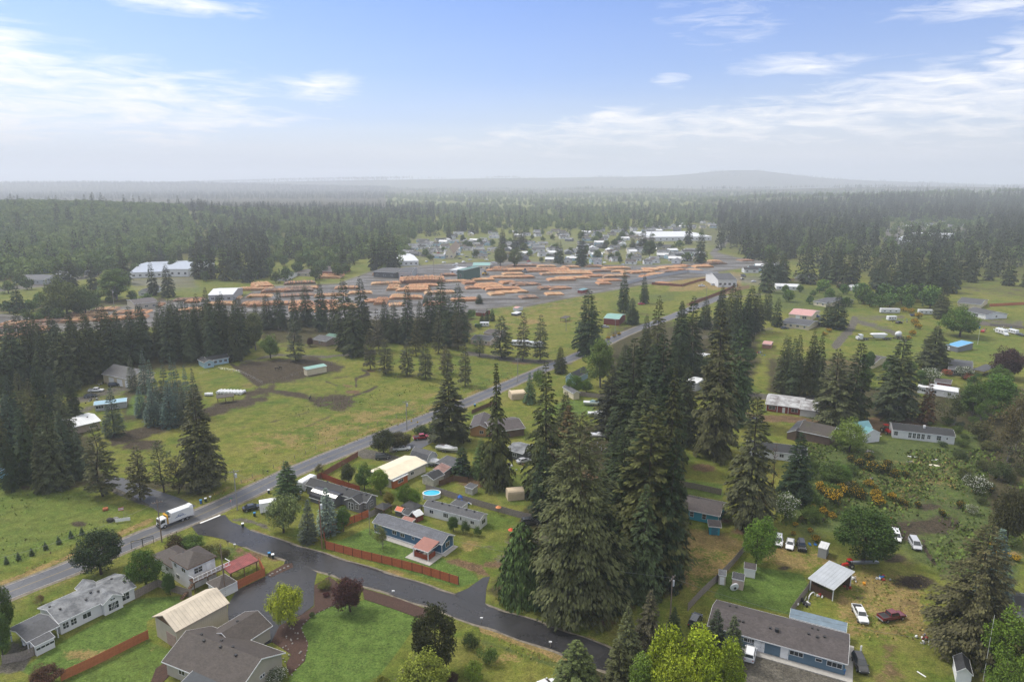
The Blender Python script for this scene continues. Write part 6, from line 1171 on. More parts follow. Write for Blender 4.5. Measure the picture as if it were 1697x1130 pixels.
# --- sheds on the lawn and open shed
h = house('machine_shed', 'open sided shed with a big silver metal roof by the parked pickups', 'shed', (1339.4,957.3), (1381.9,976.8), (1398.7,945), 3.0, 'shed', .9, W_BRN, MR_SILV, .25, open_sides=True)
L, W = HS[h.name]; s = MB(); s.box(.4, L-.4, W-.5, W-.4, 0, 3.4); s.box(.4, L*.9, .9, 1.0, 0, 1.5); s.box(.4,.5,.9,W-.5,0,2.2); s.build('board_wall', WOOD_BROWN, h)
house('tool_shed', 'narrow tall beige shed touching the wooden fence', 'shed', (1191,952), (1203.5,954), (1206,946.5), 2.3, 'shed', .3, plain('beige_panel', (.46,.42,.36)), SH_WORN, .06, doors=[('f',.5,.9,1.8,WHITE)])
house('tool_shed', 'pinkish beige shed with grey roof and a white disc leaning on it', 'shed', (1213,957.5), (1233,962), (1239,952), 2.4, 'gable', .8, W_PINK, SH_GREY, .1)
house('tool_shed', 'low white shed with a dark brown roof under the round tree', 'shed', (1233,941), (1253,944.5), (1260,935), 2.1, 'gable', .8, WHITE, SH_MAU, .1)
house('metal_shed', 'silver metal box shed between the parked cars and the wide green tree', 'shed', (1356,906), (1370.5,910), (1380,901.5), 2.5, 'shed', .1, W_METAL, MR_WHITE, .03)
house('tool_shed', 'small white shed with dark gable roof at the bottom right corner', 'shed', (1585,1112), (1613,1119), (1619,1096), 2.2, 'gabley', 1.1, WHITE, SH_DARK, .15)
house('dark_cottage', 'dark roofed cottage cut off by the right edge', 'cottage', (1650,1002), (1740,1018), (1740,990), 2.6, 'gable', 1.1, W_BRN, SH_DARK, .3); house('porch_shed', 'small grey roofed porch in front of the dark cottage at the right edge', 'porch', (1672,1025), (1735,1035), (1735,1015), 2.4, 'shed', .4, W_BRN, SH_GREY, .15)
# --- right of the grove
h = house('white_house', 'long white house with charcoal roof and seven dark windows above the meadow', 'house', (1479.3,712), (1584,723.8), (1586.5,711.5), 2.8, 'gable', 1.1, W_WHITE, SH_DARK, .15, wins=[('f',.055,1.0,1.1,1.3)]+[('f',u,.7,.9,1.7) for u in (.285,.355,.425,.497)]+[('f',.59,1.0,.9,1.3),('f',.75,1.0,1.2,1.4),('f',.88,1.5,.4,.6,0)])
L, W = HS[h.name]; chimney(h, L*.53, W*.4, 3.3, 4.4, WHITE)
h = house('red_house', 'dark red house with white trimmed windows and a white streaked roof', 'house', (1268,669), (1331,677), (1338,659.5), 2.8, 'gable', 1.4, W_RED, SH_FROST, .4, wins=[('f',.17,.9,2.2,1.2,1),('f',.80,.9,2.2,1.2,1)], doors=[('f',.5,1.0,2.1)])
L, W = HS[h.name]; s = MB(); [s.box(x-.1, x+.1, .33, .39, 0, 2.5) for x in (.5, L*.33, L*.62, L-.5)]; s.build('corner_trim', WHITE, h); wing(h, L*.9, L*1.42, -1.0, W*.9, 2.8, 'gable', 1.2, W_WHITE, SH_FROST, .4)
house('brown_barn', 'windowless brown board barn with a mossy roof below the dark red house', 'barn', (1322,713), (1377,725), (1385,709), 3.0, 'gable', 2.2, W_BRN, SH_MOSS, .2)
h = house('brown_barn_wing', 'grey roofed lean-to on the left side of the brown board barn', 'shed', (1304,716), (1319,719), (1336,701), 2.4, 'shedx', 1.4, W_BRN, SH_GREY, .1)
house('dark_roof_house', 'house with a plain charcoal roof and white gable behind the dead red conifer', 'house', (1236,742), (1337.6,755), (1347.6,741.5), 2.7, 'gable', 1.3, W_WHITE, SH_DARK, .35, wins=[('f',.3,1,1.2,1),('f',.6,1,1.2,1)])
house('boat_shed', 'white shed with two part teal roof beside the light green tree', 'shed', (1411,707), (1436,719), (1445,710), 3.2, 'gable', 1.4, W_WHITE, MR_TEAL, .1); house('boat_shed_tower', 'taller teal gabled part of the white shed', 'shed', (1403,704), (1418,711), (1430,701), 4.0, 'gabley', 1.8, W_WHITE, MR_TEAL, .1)
h = house('cabin', 'small cabin with low grey gable roof among flowering bushes at the right', 'cabin', (1571,611), (1612,616), (1617,599), 2.8, 'gable', 1.3, W_DGREY, SH_GREY, .3, wins=[('f',.3,1,1.2,1)]); house('open_shed', 'open grey shed right of the small cabin with low grey roof', 'shed', (1611,612), (1631,616), (1634,605), 2.6, 'shed', .5, W_BRN, SH_GREY, .2, open_sides=True, trim=WOOD_BROWN)
house('tool_shed', 'brown flat roofed shed in front of the flowering bushes', 'shed', (1548,632), (1576,636), (1579,630), 2.3, 'shed', .2, W_RUSTY, SH_MAU, .1, doors=[('f',.1,.9,1.9)])
house('mobile_home', 'long white mobile home with white roof behind the small brown fir', 'mobile home', (1521,640), (1588,650), (1592,643), 2.8, 'gable', .5, W_WHITE, MR_WHITE, .1, wins=[('f',.42,1,1.6,1.0,1),('f',.8,1,1.2,.9),('f',.15,1,1.2,.9)])
house('blue_roof_shed', 'small grey shed with bright blue roof on the far green lawn', 'shed', (1568,571), (1588,575), (1591.5,566), 2.8, 'shed', .9, W_GREY, MR_BBLUE, .15, doors=[('f',.2,1.2,2.1)])
house('tan_house', 'little tan house with mauve roof between the far firs', 'house', (1426,598), (1449,602), (1450,588), 2.7, 'gable', 1.2, W_CREAM, SH_MAU, .3, wins=[('f',.5,1,1.2,1)])
house('yellow_house', 'small cream house with grey roof beyond the green thicket', 'house', (1347,499), (1371,503), (1379,491), 2.7, 'gable', 1.4, W_CREAM, SH_GREY, .4, wins=[('f',.3,1,1.2,1),('f',.7,1,1.2,1),('r',.5,1,1,1)])
house('workshop', 'pale workshop with a faded red roof and red end wall', 'workshop', (1307,520), (1345,524), (1351,514), 3.2, 'gable', 1.6, W_CREAM, MR_PINK, .2, wins=[('f',.7,1,2.4,1.6,1)], doors=[('f',.4,2.6,2.6,WHITE,.05,'garage_door')])
house('long_bungalow', 'long pale bungalow with grey roof in front of the red roofed workshop', 'house', (1294,534), (1341,540), (1350,531), 2.7, 'gable', 1.1, W_CREAM, SH_GREY, .3, wins=[('f',.15,1,1.4,1),('f',.35,1,1.2,1),('f',.6,1,1.4,1),('f',.85,1,1.0,1)])
house('mobile_home', 'long white mobile home beyond the far green thicket', 'mobile home', (1287,474), (1328,475.5), (1329,471), 2.8, 'gable', .5, W_WHITE, MR_WHITE, .1, wins=[('f',.15,1,1.4,1),('f',.4,1,1.4,1),('f',.7,1,1.4,1)])
house('farmhouse', 'pale house with grey roof behind a tan fence near the far fir forest', 'house', (1316,461), (1341,463), (1346,456), 3.0, 'gable', 1.5, W_CREAM, SH_GREY, .4, wins=[('f',.5,1,1.4,1)])
house('red_shed', 'small red roofed shed by the far fir forest', 'shed', (1386,470), (1400,471), (1402,466), 2.8, 'gable', 1.0, W_RUSTY, MR_PINK, .2); house('white_shed', 'small white shed with white roof beside the far red roofed one', 'shed', (1400,474), (1413,476), (1415,471), 2.8, 'gable', .8, W_WHITE, MR_WHITE, .2)
house('tan_gable_house', 'tan house with grey roof, the far upper one of the pair on the right', 'house', (1586,501), (1626,505), (1640,497), 2.9, 'gable', 2.0, W_CREAM, SH_GREY, .4); house('grey_gable_house', 'white house with stepped grey roofs, the nearer of the pair on the right', 'house', (1596,514), (1634,522), (1641,514), 2.9, 'gable', 1.8, W_WHITE, SH_GREY, .4, wins=[('f',.6,1,2,1.2),('r',.5,1,1.2,1)])
house('garden_shed', 'small pinkish shed alone on the far green lawn', 'shed', (1263,570), (1278,571.5), (1279,565.5), 2.2, 'gable', .5, plain('faded_red_siding', (.30,.15,.12)), MR_PINK, .1)
house('white_roof_cabin', 'cabin with white roof and pinkish wall right of the long fir belt', 'cabin', (1145,591), (1164,594), (1167,585), 2.8, 'gable', .8, plain('dusty_rose_wall', (.26,.19,.17)), MR_WHITE, .2)
h = house('white_roof_hall', 'grey shed with a long white roof half hidden left of the huge lone fir', 'shed', (1136,631), (1155,635), (1157,625), 3.5, 'gable', .5, W_METAL, MR_WHITE, .1); house('white_roof_annex', 'low white roofed annex left of the grey shed with the white roof', 'shed', (1119,627), (1134,629), (1137,624), 2.6, 'gable', .4, W_METAL, MR_WHITE, .1)
# --- along the road bend
house('gable_cottage', 'small cottage with dark grey gable roof facing the road bend', 'cottage', (936,624), (954,627), (947,611), 2.9, 'gabley', 2.0, W_LBLUE, SH_DARK, .3); house('low_cottage', 'small house with grey roof at the end of the wooden fence', 'cottage', (932,641), (950,652), (951,644), 2.7, 'gable', 1.0, W_CREAM, SH_GREY, .3)
house('green_roof_barn', 'dark red barn with a pale green metal roof beside the road', 'barn', (1000,527), (1026,529), (1026,520), 4.0, 'gable', 1.2, W_RUSTY, MR_GREEN, .2)
house('long_pale_bungalow', 'pale long bungalow with grey roof left of the three pines', 'house', (779,562), (812,565), (814,556), 2.7, 'gable', 1.2, W_PINK, SH_GREY, .3, wins=[('f',.2,1,1.4,1),('f',.5,1,1.2,1),('f',.8,1,1.2,1)]); house('dark_bungalow', 'bungalow with mauve roof behind the pale long one', 'house', (801,551), (820,554), (822,546), 2.8, 'gable', 1.3, W_PINK, SH_MAU, .3)
house('field_shed', 'dark red shed at the left end of the far field', 'shed', (788,517), (803,518), (804,513), 2.6, 'gable', .8, W_RUSTY, SH_MAU, .1); house('hay_shelter', 'brown roofed shelter in the far field on bare ground', 'shelter', (928,527), (937,528), (938,524), 2.2, 'shed', .4, WOOD_BROWN, SH_MAU, .1, open_sides=True, trim=WOOD_BROWN)
house('goat_shed', 'little white shed in the far field', 'shed', (850,510), (857,511), (858,507.5), 2.0, 'gable', .6, W_WHITE, MR_PINK, .1); house('goat_shed', 'low white topped shelter in front of the little white field shed', 'shed', (847,519), (856,520), (857,516.5), 1.6, 'shed', .2, W_DGREY, MR_WHITE, .1)
house('field_shed', 'small teal shed at the upper edge of the far field', 'shed', (957,480), (965,481), (966,478), 2.6, 'shed', .3, W_RUSTY, MR_TEAL, .1)
# --- left side
house('cream_barn', 'cream barn with grey roof and three white doors behind the blue spruces', 'barn', (168,619.5), (214,629), (228,612), 4.0, 'gable', 3.0, W_CREAM, SH_GREY, .4, doors=[('f',.3,3.4,3.0,WHITE,.05,'garage_door'),('f',.62,3.4,3.0,WHITE,.05,'garage_door'),('f',.88,2.2,3.0,WHITE,.05,'garage_door')])
house('blue_roof_shed', 'long low shed with a pale blue metal roof behind the bluish spruce', 'shed', (155,671.5), (210,665), (216,658), 2.6, 'gable', .7, W_METAL, MR_BLUE, .3, open_sides=False, wins=[('f',.15,1,2.5,1.0,2)])
h = house('white_roof_house', 'house with an old white coated roof between the left grove and the muddy paddock', 'house', (120,708), (168,697), (150,683), 2.8, 'gable', 1.0, plain('tan_stucco', (.42,.34,.28)), MR_WHITE, .5, wins=[('f',.7,1,1.6,1.1,2)], vents=[(.4,.7),(.7,.4)])
h = house('light_blue_house', 'light blue house with charcoal roof by the far paddock', 'house', (344,598), (380,592), (366,589), 2.8, 'gable', 1.3, W_LBLUE, SH_DARK, .35, wins=[('f',.35,1,1.2,1.1),('f',.6,1,1.2,1.1),('f',.85,1,1.2,1.1)]); L, W = HS[h.name]; wing(h, -2.5, 2.2, -2.5, W, 2.8, 'gabley', 1.0, W_LBLUE, SH_DARK, .3, wins=[('f',.5,1,1.2,1)])
house('horse_shed', 'white horse shed with pale green roof in the muddy paddock', 'shed', (508,612.5), (542,606), (539,603), 3.0, 'shed', .4, W_CREAM, MR_GREEN, .2)
house('open_shelter', 'open dark wooden shelter beside the white hay bales', 'shelter', (359,660), (388,656.5), (384,653), 2.4, 'shed', .4, WOOD_BROWN, SH_MOSS, .1, open_sides=True, trim=WOOD_BROWN)
house('far_cabin', 'small cabin with grey roof behind the paddock trees', 'cabin', (517,562), (540,566), (543,556), 2.7, 'gable', 1.4, plain('tan_brick_wall', (.28,.21,.17)), SH_GREY, .3, wins=[('f',.5,1,1,1)]); house('far_cabin_annex', 'dark green roofed annex behind the small grey roofed cabin', 'cabin', (536,558), (553,561), (554,553), 3.2, 'gable', 1.2, W_BRN, MR_DKG, .3)
house('blue_shed', 'light blue shed cut off by the left edge of the frame', 'shed', (-14,782), (12,779), (8,774), 2.4, 'shed', .3, plain('light_blue_panel', (.20,.42,.50)), MR_BLUE, .1)
# --- shelters made of fabric
def tent(name, label, px, py, Lm, Wm, hw, rise, rz, col):
    p = P(px, py); r = thing(name, label, 'canopy', p, rz); n = 8; s = MB()
    prof = [(-Wm/2, 0), (-Wm/2, hw)]+[(-Wm/2*math.cos(math.pi*k/n), hw+rise*math.sin(math.pi*k/n)**.8) for k in range(1, n)]+[(Wm/2, hw), (Wm/2, 0)]
    for a, b_ in zip(prof, prof[1:]): s.poly([(0, a[0], a[1]), (Lm, a[0], a[1]), (Lm, b_[0], b_[1]), (0, b_[0], b_[1])]); s.poly([(0, a[0]*.98, a[1]-.03), (0, b_[0]*.98, b_[1]-.03), (Lm, b_[0]*.98, b_[1]-.03), (Lm, a[0]*.98, a[1]-.03)])
    s.poly([(0, a[0], a[1]) for a in prof]); s.build('cover', plain(name+'_fabric', col, rough=.6), r)
    for x in (0.02, Lm-.02):
        for y in (-Wm/2, Wm/2): q = MB(); q.tube((x, y*.97, 0), (x, y*.97, hw), .04, n=6); q.build('post', CHROME, r)
tent('canopy_shelter', 'arched tan fabric shelter on the lawn left of the big grove', 840, 826, 4.6, 3.2, 1.9, 1.1, math.radians(12), (.52,.42,.29))
tent('canopy_shelter', 'white fabric shelter beside the main road bend', 845, 660, 6, 5, 2.0, 1.0, .3, (.7,.7,.7))
# box trailer behind willow
def boxtrailer(label, px, py, rz, l, w, h_, mat): 
    r = thing('box_trailer', label, 'trailer', P(px, py), rz); s = MB(); s.box(-l/2, l/2, -w/2, w/2, .45, h_); s.build('body', mat, r)
    s = MB(); s.box(-l/2-.03, l/2+.03, -w/2-.03, w/2+.03, h_, h_+.06); s.build('roof', WHITE, r); s = MB(); s.box(l/2, l/2+1.3, -.06, .06, .4, .52); s.build('drawbar', DARK, r)
    for x in (-.45, .45):
        for y in (-w/2, w/2): q = MB(); q.tube((x, y-.1, .35), (x, y+.1, .35), .35, n=12); q.build('wheel', BLACK, r)
boxtrailer('small white box trailer half hidden by the grey green willow', 445, 847, .4, 4.2, 2.4, 3.0, WHITE)
# ------------------------------------------------------------------ fences
PANC = {}
def fence(name, label, px, mat, h=1.8, pl=2.44, post=None, group=None, boards_=12, postout=.02):
    p0 = P(*px[0]); r = thing(name, label, 'fence', p0, 0, group)
    for a, b_ in zip(px, px[1:]):
        a, b_ = P(*a), P(*b_); L = (b_-a).length; n = max(1, round(L/pl)); q = L/n; an = math.atan2((b_-a).y, (b_-a).x); key = (mat.name, round(q, 2), h, boards_)
        if key not in PANC:
            s = MB(); bw = q/boards_; rr = random.Random(3)
            for k in range(boards_): d = rr.uniform(-.012, .012); s.box(k*bw+.008, (k+1)*bw-.008, -.012+d, .012+d, .03, h+rr.uniform(-.015, .015))
            s.box(.05, q-.05, .02, .06, .35, .43); s.box(.05, q-.05, .02, .06, h-.4, h-.32)
            t_ = MB(); t_.box(-.06, .06, -.06, .06, -.1, h+.06); PANC[key] = (s.data('panel', mat), t_.data('post', post or mat))
        for k in range(n):
            o = a+(b_-a)*(k/n)-p0; m = mk('panel', PANC[key][0], r, o, an); mk('post', PANC[key][1], r, o, an)
        mk('post', PANC[key][1], r, b_-p0, an)
    return r
PD = plain('dark_post', (.07,.03,.02), rough=.8)
fence('panel_fence', 'orange red stained panel fence round the blue house garden along the side road', [(612,856),(536,887),(540,909),(600,925),(650,937),(700,950),(760,969)], plain('bright_red_stain', (.44,.125,.055), rough=.7, var=.2, scale=2), 2.05, 2.44, PD)
fence('driveway_fence', 'bright orange fence between the red carport and the wet driveway', [(394,976),(439,954),(430,937)], WOOD_ORANGE, 2.0)
fence('garden_fence', 'long orange board fence across the lawn left of the pole barn', [(102,1128),(150,1106),(200,1081),(246,1058)], WOOD_ORANGE, 1.9)
fence('wooden_fence', 'grey weathered fence behind the white manufactured home', [(225,992),(262,972),(300,985),(318,990)], WOOD_OLD, 1.9)
fence('wooden_fence', 'brown weathered fence by the carport at the lower left', [(5,1100),(38,1094),(57,1086),(66,1076)], WOOD_OLD, 1.8)
fence('highway_fence', 'red brown fence beside the highway in front of the grey house', [(516,802),(536,790),(560,776),(593,757)], plain('red_brown_fence', (.23,.10,.07), rough=.8, var=.2), 1.8)
fence('highway_fence', 'red fence panels between the grey house and the cream roof', [(532,792),(560,803),(596,815)], WOOD_RED, 1.8)
fence('wooden_fence', 'grey plank fence behind the swimming pool running right to the big grove', [(706,813),(730,819),(760,829),(800,841),(850,855),(880,863)], WOOD_OLD, 1.9)
fence('wooden_fence', 'dark grey fence between the grey house and the tiny sheds', [(612,858),(630,850),(648,840)], WOOD_OLD, 1.8)
fence('wooden_fence', 'brown fence behind the potting shed and its scrub', [(728,806),(752,797),(775,800)], WOOD_BROWN, 1.8)
fence('wooden_fence', 'long grey fence between the open lawn and the sheds', [(1140,1012),(1165,985),(1190,962),(1215,936),(1234,913)], WOOD_OLD, 1.85)
fence('wooden_fence', 'short grey fence between lawn and the open machine shed', [(1310,1019),(1325,998),(1338,981),(1345,965)], WOOD_OLD, 1.85)
fence('wooden_fence', 'grey fence above the turquoise house at the edge of the grove', [(1125,806),(1150,810),(1195,820)], WOOD_OLD, 1.8)
fence('wooden_fence', 'brown fence right of the small house at the road bend', [(950,654),(975,658),(1000,661),(1015,664)], WOOD_OLD, 1.9)
fence('roadside_fence', 'brown fence along the road below the broad dark fir', [(782,686),(800,678),(826,668)], WOOD_BROWN, 1.6, boards_=8)
fence('orange_fence', 'long orange fence beyond the far pair of grey roofs', [(1640,508),(1697,505),(1740,503)], WOOD_ORANGE, 1.9, 3.5, boards_=4)
fence('tan_fence', 'tan fence in front of the farmhouse at the far fir forest', [(1294,464),(1318,466),(1342,467)], plain('tan_fence_boards', (.42,.32,.20), rough=.8), 1.9, 4, boards_=3)
fence('red_fence', 'red brown fence diagonally across the far yellow field', [(1142,506),(1175,494),(1205,482),(1222,474)], plain('rust_fence_boards', (.20,.08,.055), rough=.8), 2.0, 5, boards_=3)
fence('red_fence', 'red brown fence round the far yellow meadow', [(1080,472),(1130,475),(1160,466),(1200,461)], plain('rust_fence_boards', (.20,.08,.055)), 2.0, 6, boards_=3)
fence('pale_wall', 'long pale grey panel wall along the near edge of the log yard', [(1040,471),(1068,464),(1100,458),(1140,452),(1190,456)], plain('pale_wall_panel', (.42,.43,.45), rough=.7), 3.0, 7, boards_=1)
fence('street_fence', 'grey board fence along the lane past the parked trailers', [(1600,534),(1640,540),(1697,545)], WOOD_OLD, 1.6, 4, boards_=4)
def wire_fence(label, px, gap=4.5, h=1.2, group=None):
    p0 = P(*px[0]); r = thing('wire_fence', label, 'fence', p0, 0, group); s = MB(); pm = None
    for a, b_ in zip(px, px[1:]):
        a, b_ = P(*a)-p0, P(*b_)-p0; L = (b_-a).length; n = max(1, round(L/gap))
        for z in (.35, .75, h-.08): s.tube((a.x, a.y, z), (b_.x, b_.y, z), .012, n=3, cap=False)
        for k in range(n):
            if pm is None: q = MB(); q.box(-.06, .06, -.06, .06, -.2, h); pm = q.data('post', WOOD_OLD)
            mk('post', pm, r, a+(b_-a)*(k/n))
    s.build('wire', CHROME, r)
wire_fence('wire fence with grey posts along the far side of the highway', [(400,800),(470,768),(540,737),(610,710),(700,677),(790,641),(850,617)])
wire_fence('wire fence along the near side of the muddy paddock', [(345,680),(408,652),(440,640),(505,616),(560,600),(600,590)])
wire_fence('wire fence from the hay bales round to the light blue house', [(435,636),(400,618),(362,612),(330,622)])
wire_fence('wire fence across the middle of the far field', [(795,555),(830,545),(880,520),(930,503),(985,492)], 6)
wire_fence('wire fence along the foot of the far field', [(870,590),(920,582),(955,575)], 5)
wire_fence('wire fence by the farm track below the cream barn', [(110,668),(150,660),(215,640)], 4)
wire_fence('wire fence of the lane through the far green fields', [(1180,560),(1280,553),(1300,551)], 6)
# ------------------------------------------------------------------ vehicles
PAINT = {}
def paint(n, c, rough=.25):
    if n not in PAINT: PAINT[n] = plain('paint_'+n, c, rough=rough, spec=.5, var=.03, coat=.6)
    return PAINT[n]
LAMP = plain('lamp_glass', (.62,.63,.65), rough=.15, spec=.6); RED_L = plain('tail_lamp', (.32,.015,.012), rough=.25)
def wheels(r, xs, w, rad_=.34, wd=.24, dual=False):
    s = MB(); s.tube((0, -wd/2, 0), (0, wd/2, 0), rad_, n=16); td = s.data('tyre', BLACK); g = MB(); g.tube((0, -wd/2-.012, 0), (0, wd/2+.012, 0), rad_*.6, n=12); rd = g.data('rim', CHROME)
    for x in xs:
        for y in (-w/2+wd/2-.03, w/2-wd/2+.03):
            o = bpy.data.objects.new('wheel', td); COL.objects.link(o); o.parent = r; o.location = (x, y, rad_); mk('rim', rd, o)
def carbody(r, kind, mat):
    # stations of the lower body: x, half width, z low, z high
    if kind == 'sedan': ST = [(-2.3,.70,.38,.82),(-2.2,.84,.28,.98),(-1.4,.89,.22,1.0),(0,.90,.22,.97),(1.0,.89,.22,.93),(1.9,.86,.24,.82),(2.25,.74,.30,.68),(2.32,.6,.36,.6)]; GH = (-1.85,-1.15,.35,1.15,.98,1.44,.93)
    elif kind == 'suv': ST = [(-2.25,.74,.42,1.0),(-2.2,.86,.34,1.12),(-1.4,.92,.28,1.12),(0,.93,.28,1.08),(1.1,.92,.28,1.06),(1.9,.89,.30,.98),(2.25,.78,.36,.84),(2.32,.62,.42,.74)]; GH = (-2.18,-1.9,.45,1.2,1.1,1.72,1.05)
    elif kind == 'van': ST = [(-2.4,.78,.40,1.0),(-2.35,.90,.32,1.12),(-1.4,.96,.26,1.12),(0,.97,.26,1.10),(1.3,.95,.26,1.06),(2.0,.92,.28,.92),(2.35,.80,.34,.78),(2.45,.62,.4,.68)]; GH = (-2.3,-2.1,.7,1.7,1.1,1.76,1.02)
    elif kind == 'jeep': ST = [(-2.0,.80,.5,1.1),(-1.95,.84,.42,1.16),(0,.86,.40,1.14),(.7,.86,.40,1.12),(1.75,.80,.42,1.05),(1.85,.74,.46,.98)]; GH = (-1.95,-1.88,.45,.72,1.15,1.8,1.14)
    elif kind == 'pickup': ST = [(-2.85,.86,.48,1.0),(-2.8,.93,.42,1.08),(-.9,.97,.38,1.08),(.2,.97,.38,1.08),(1.2,.96,.38,1.10),(2.4,.94,.40,1.04),(2.75,.86,.44,.92),(2.82,.7,.5,.8)]; GH = (-.95,-.8,.75,1.35,1.08,1.8,1.08)
    k = .09; rings = []
    for x, w, z0, z1 in ST: rings.append([(x,-w+k*1.3,z0),(x,-w,z0+k*1.6),(x,-w,z0+(z1-z0)*.62),(x,-w+.05,z1-.06),(x,-w+.16,z1),(x,w-.16,z1),(x,w-.05,z1-.06),(x,w,z0+(z1-z0)*.62),(x,w,z0+k*1.6),(x,w-k*1.3,z0)])
    s = MB(); n = 10
    for R_ in rings: s.v += R_
    for i in range(len(rings)-1):
        for j in range(n): a = i*n+j; b_ = i*n+(j+1) % n; s.f.append([a, b_, b_+n, a+n]); s.m.append(0)
    s.f.append(list(range(n))[::-1]); s.f.append(list(range((len(rings)-1)*n, len(rings)*n))); s.m += [0, 0]
    x0, x1, x2, x3, zb, zt, zf = GH; wb = ST[2][1]-.08; wt = wb-.17
    bt = [(x0,-wb,zb-.03),(x3,-wb,zf-.03),(x3,wb,zf-.03),(x0,wb,zb-.03)]; tp = [(x1,-wt,zt),(x2,-wt,zt-.01),(x2,wt,zt-.01),(x1,wt,zt)]
    s.hexa(bt+tp)
    s.hexa([(x1-.02,-wt-.01,zt-.01),(x2+.02,-wt-.01,zt-.02),(x2+.02,wt+.01,zt-.02),(x1-.02,wt+.01,zt-.01),(x1+.1,-wt+.1,zt+.05),(x2-.12,-wt+.1,zt+.04),(x2-.12,wt-.1,zt+.04),(x1+.1,wt-.1,zt+.05)])
    if kind == 'pickup':
        s.box(-2.72, -1.0, -.97, -.86, 1.05, 1.2); s.box(-2.72, -1.0, .86, .97, 1.05, 1.2); s.box(-2.84, -2.72, -.93, .93, 1.0, 1.2)
    o = s.build('body', mat, r, True)
    o.data.polygons.foreach_set('use_smooth', [len(p.vertices) == 4 and i < (len(rings)-1)*n and False for i, p in enumerate(o.data.polygons)])
    def lerp3(a, b_, u): return tuple(a[i]+(b_[i]-a[i])*u for i in range(3))
    def pane(nm, A_, B_, C_, D_, m0, m1, n0, n1, off):
        q = [lerp3(lerp3(A_, B_, u), lerp3(D_, C_, u), v) for u, v in ((m0, n0), (m1, n0), (m1, n1), (m0, n1))]; g = MB(); g.poly([(p[0]+off[0], p[1]+off[1], p[2]+off[2]) for p in q]); g.slab = None; return g.build(nm, GLASS, r)
    pane('windscreen', bt[1], bt[2], tp[2], tp[1], .06, .94, .12, .92, (.02,0,.015)); pane('rear_window', bt[3], bt[0], tp[0], tp[3], .08, .92, .2, .88, (-.02,0,.012))
    segs = [(.06,.47),(.51,.93)] if kind != 'van' else [(.04,.32),(.35,.62),(.65,.93)]
    for a, b_ in segs: pane('side_window', bt[0], bt[1], tp[1], tp[0], a, b_, .18, .88, (0,-.014,.006)); pane('side_window', bt[2], bt[3], tp[3], tp[2], 1-b_, 1-a, .18, .88, (0,.014,.006))
    xf, wf, zf0, zf1 = ST[-2]; xr, wr = ST[1][0], ST[1][1]
    for sgn in (-1, 1):
        g = MB(); g.box(xf-.16, xf+.025, sgn*(wf-.17)-.17, sgn*(wf-.17)+.17, zf1-.2, zf1-.05); g.build('headlight', LAMP, r)
        g = MB(); g.box(ST[0][0]-.02, ST[0][0]+.1, sgn*(wr-.2)-.1, sgn*(wr-.2)+.1, ST[0][3]-.25, ST[0][3]-.05); g.build('tail_light', RED_L, r)
        g = MB(); g.box(x3-.32, x3-.12, sgn*(wb+.10)-.09, sgn*(wb+.10)+.09, zf+.02, zf+.16); g.build('mirror', mat, r)
    g = MB(); g.box(xf+.02, ST[-1][0]+.04, -wf+.25, wf-.25, ST[-1][2], ST[-1][3]-.06); g.build('grille', DARK, r)
    if kind == 'pickup':
        g = MB(); g.box(-2.70, -1.0, -.855, .855, 1.082, 1.095); g.build('cargo_bed', DARK, r)
        g = MB(); g.box(-2.98, -2.84, -.9, .9, .5, .68); g.build('bumper', CHROME, r); g = MB(); g.box(2.80, 2.9, -.85, .85, .42, .6); g.build('bumper', CHROME, r); wheels(r, (-1.75, 1.8), 2.0, .39, .27)
    elif kind == 'jeep':
        g = MB(); g.tube((-2.02, 0, .95), (-2.22, 0, .95), .37, n=14); g.build('spare_wheel', BLACK, r); wheels(r, (-1.25, 1.25), 1.86, .4, .28)
    else: wheels(r, (-1.4, 1.42), 1.86 if kind != 'van' else 1.98, .34, .24)
VP = {}
def vehicle(kind, col, cname, label, px, py, hd, group=None, at=None):
    """hd: heading in degrees on the ground, 0 = away from the camera, 90 = right"""
    rz = math.radians(90-hd); key = (kind, cname); p = P(px, py)
    nm = {'sedan': 'parked_car', 'suv': 'parked_suv', 'van': 'minivan', 'jeep': 'offroad_car', 'pickup': 'pickup_truck'}[kind]
    if key in VP:
        o = dup(VP[key], p, rz, label, group)
    else: o = thing(nm, label, 'car' if kind not in ('pickup', 'van') else {'pickup': 'pickup truck', 'van': 'van'}[kind], p, rz, group); carbody(o, kind, paint(cname, col)); VP[key] = o
    o.scale = (1.06, 1.06, 1.06) if kind != 'pickup' else (1, 1, 1); return o
WP = (.70,.71,.72); BP = (.02,.021,.023)
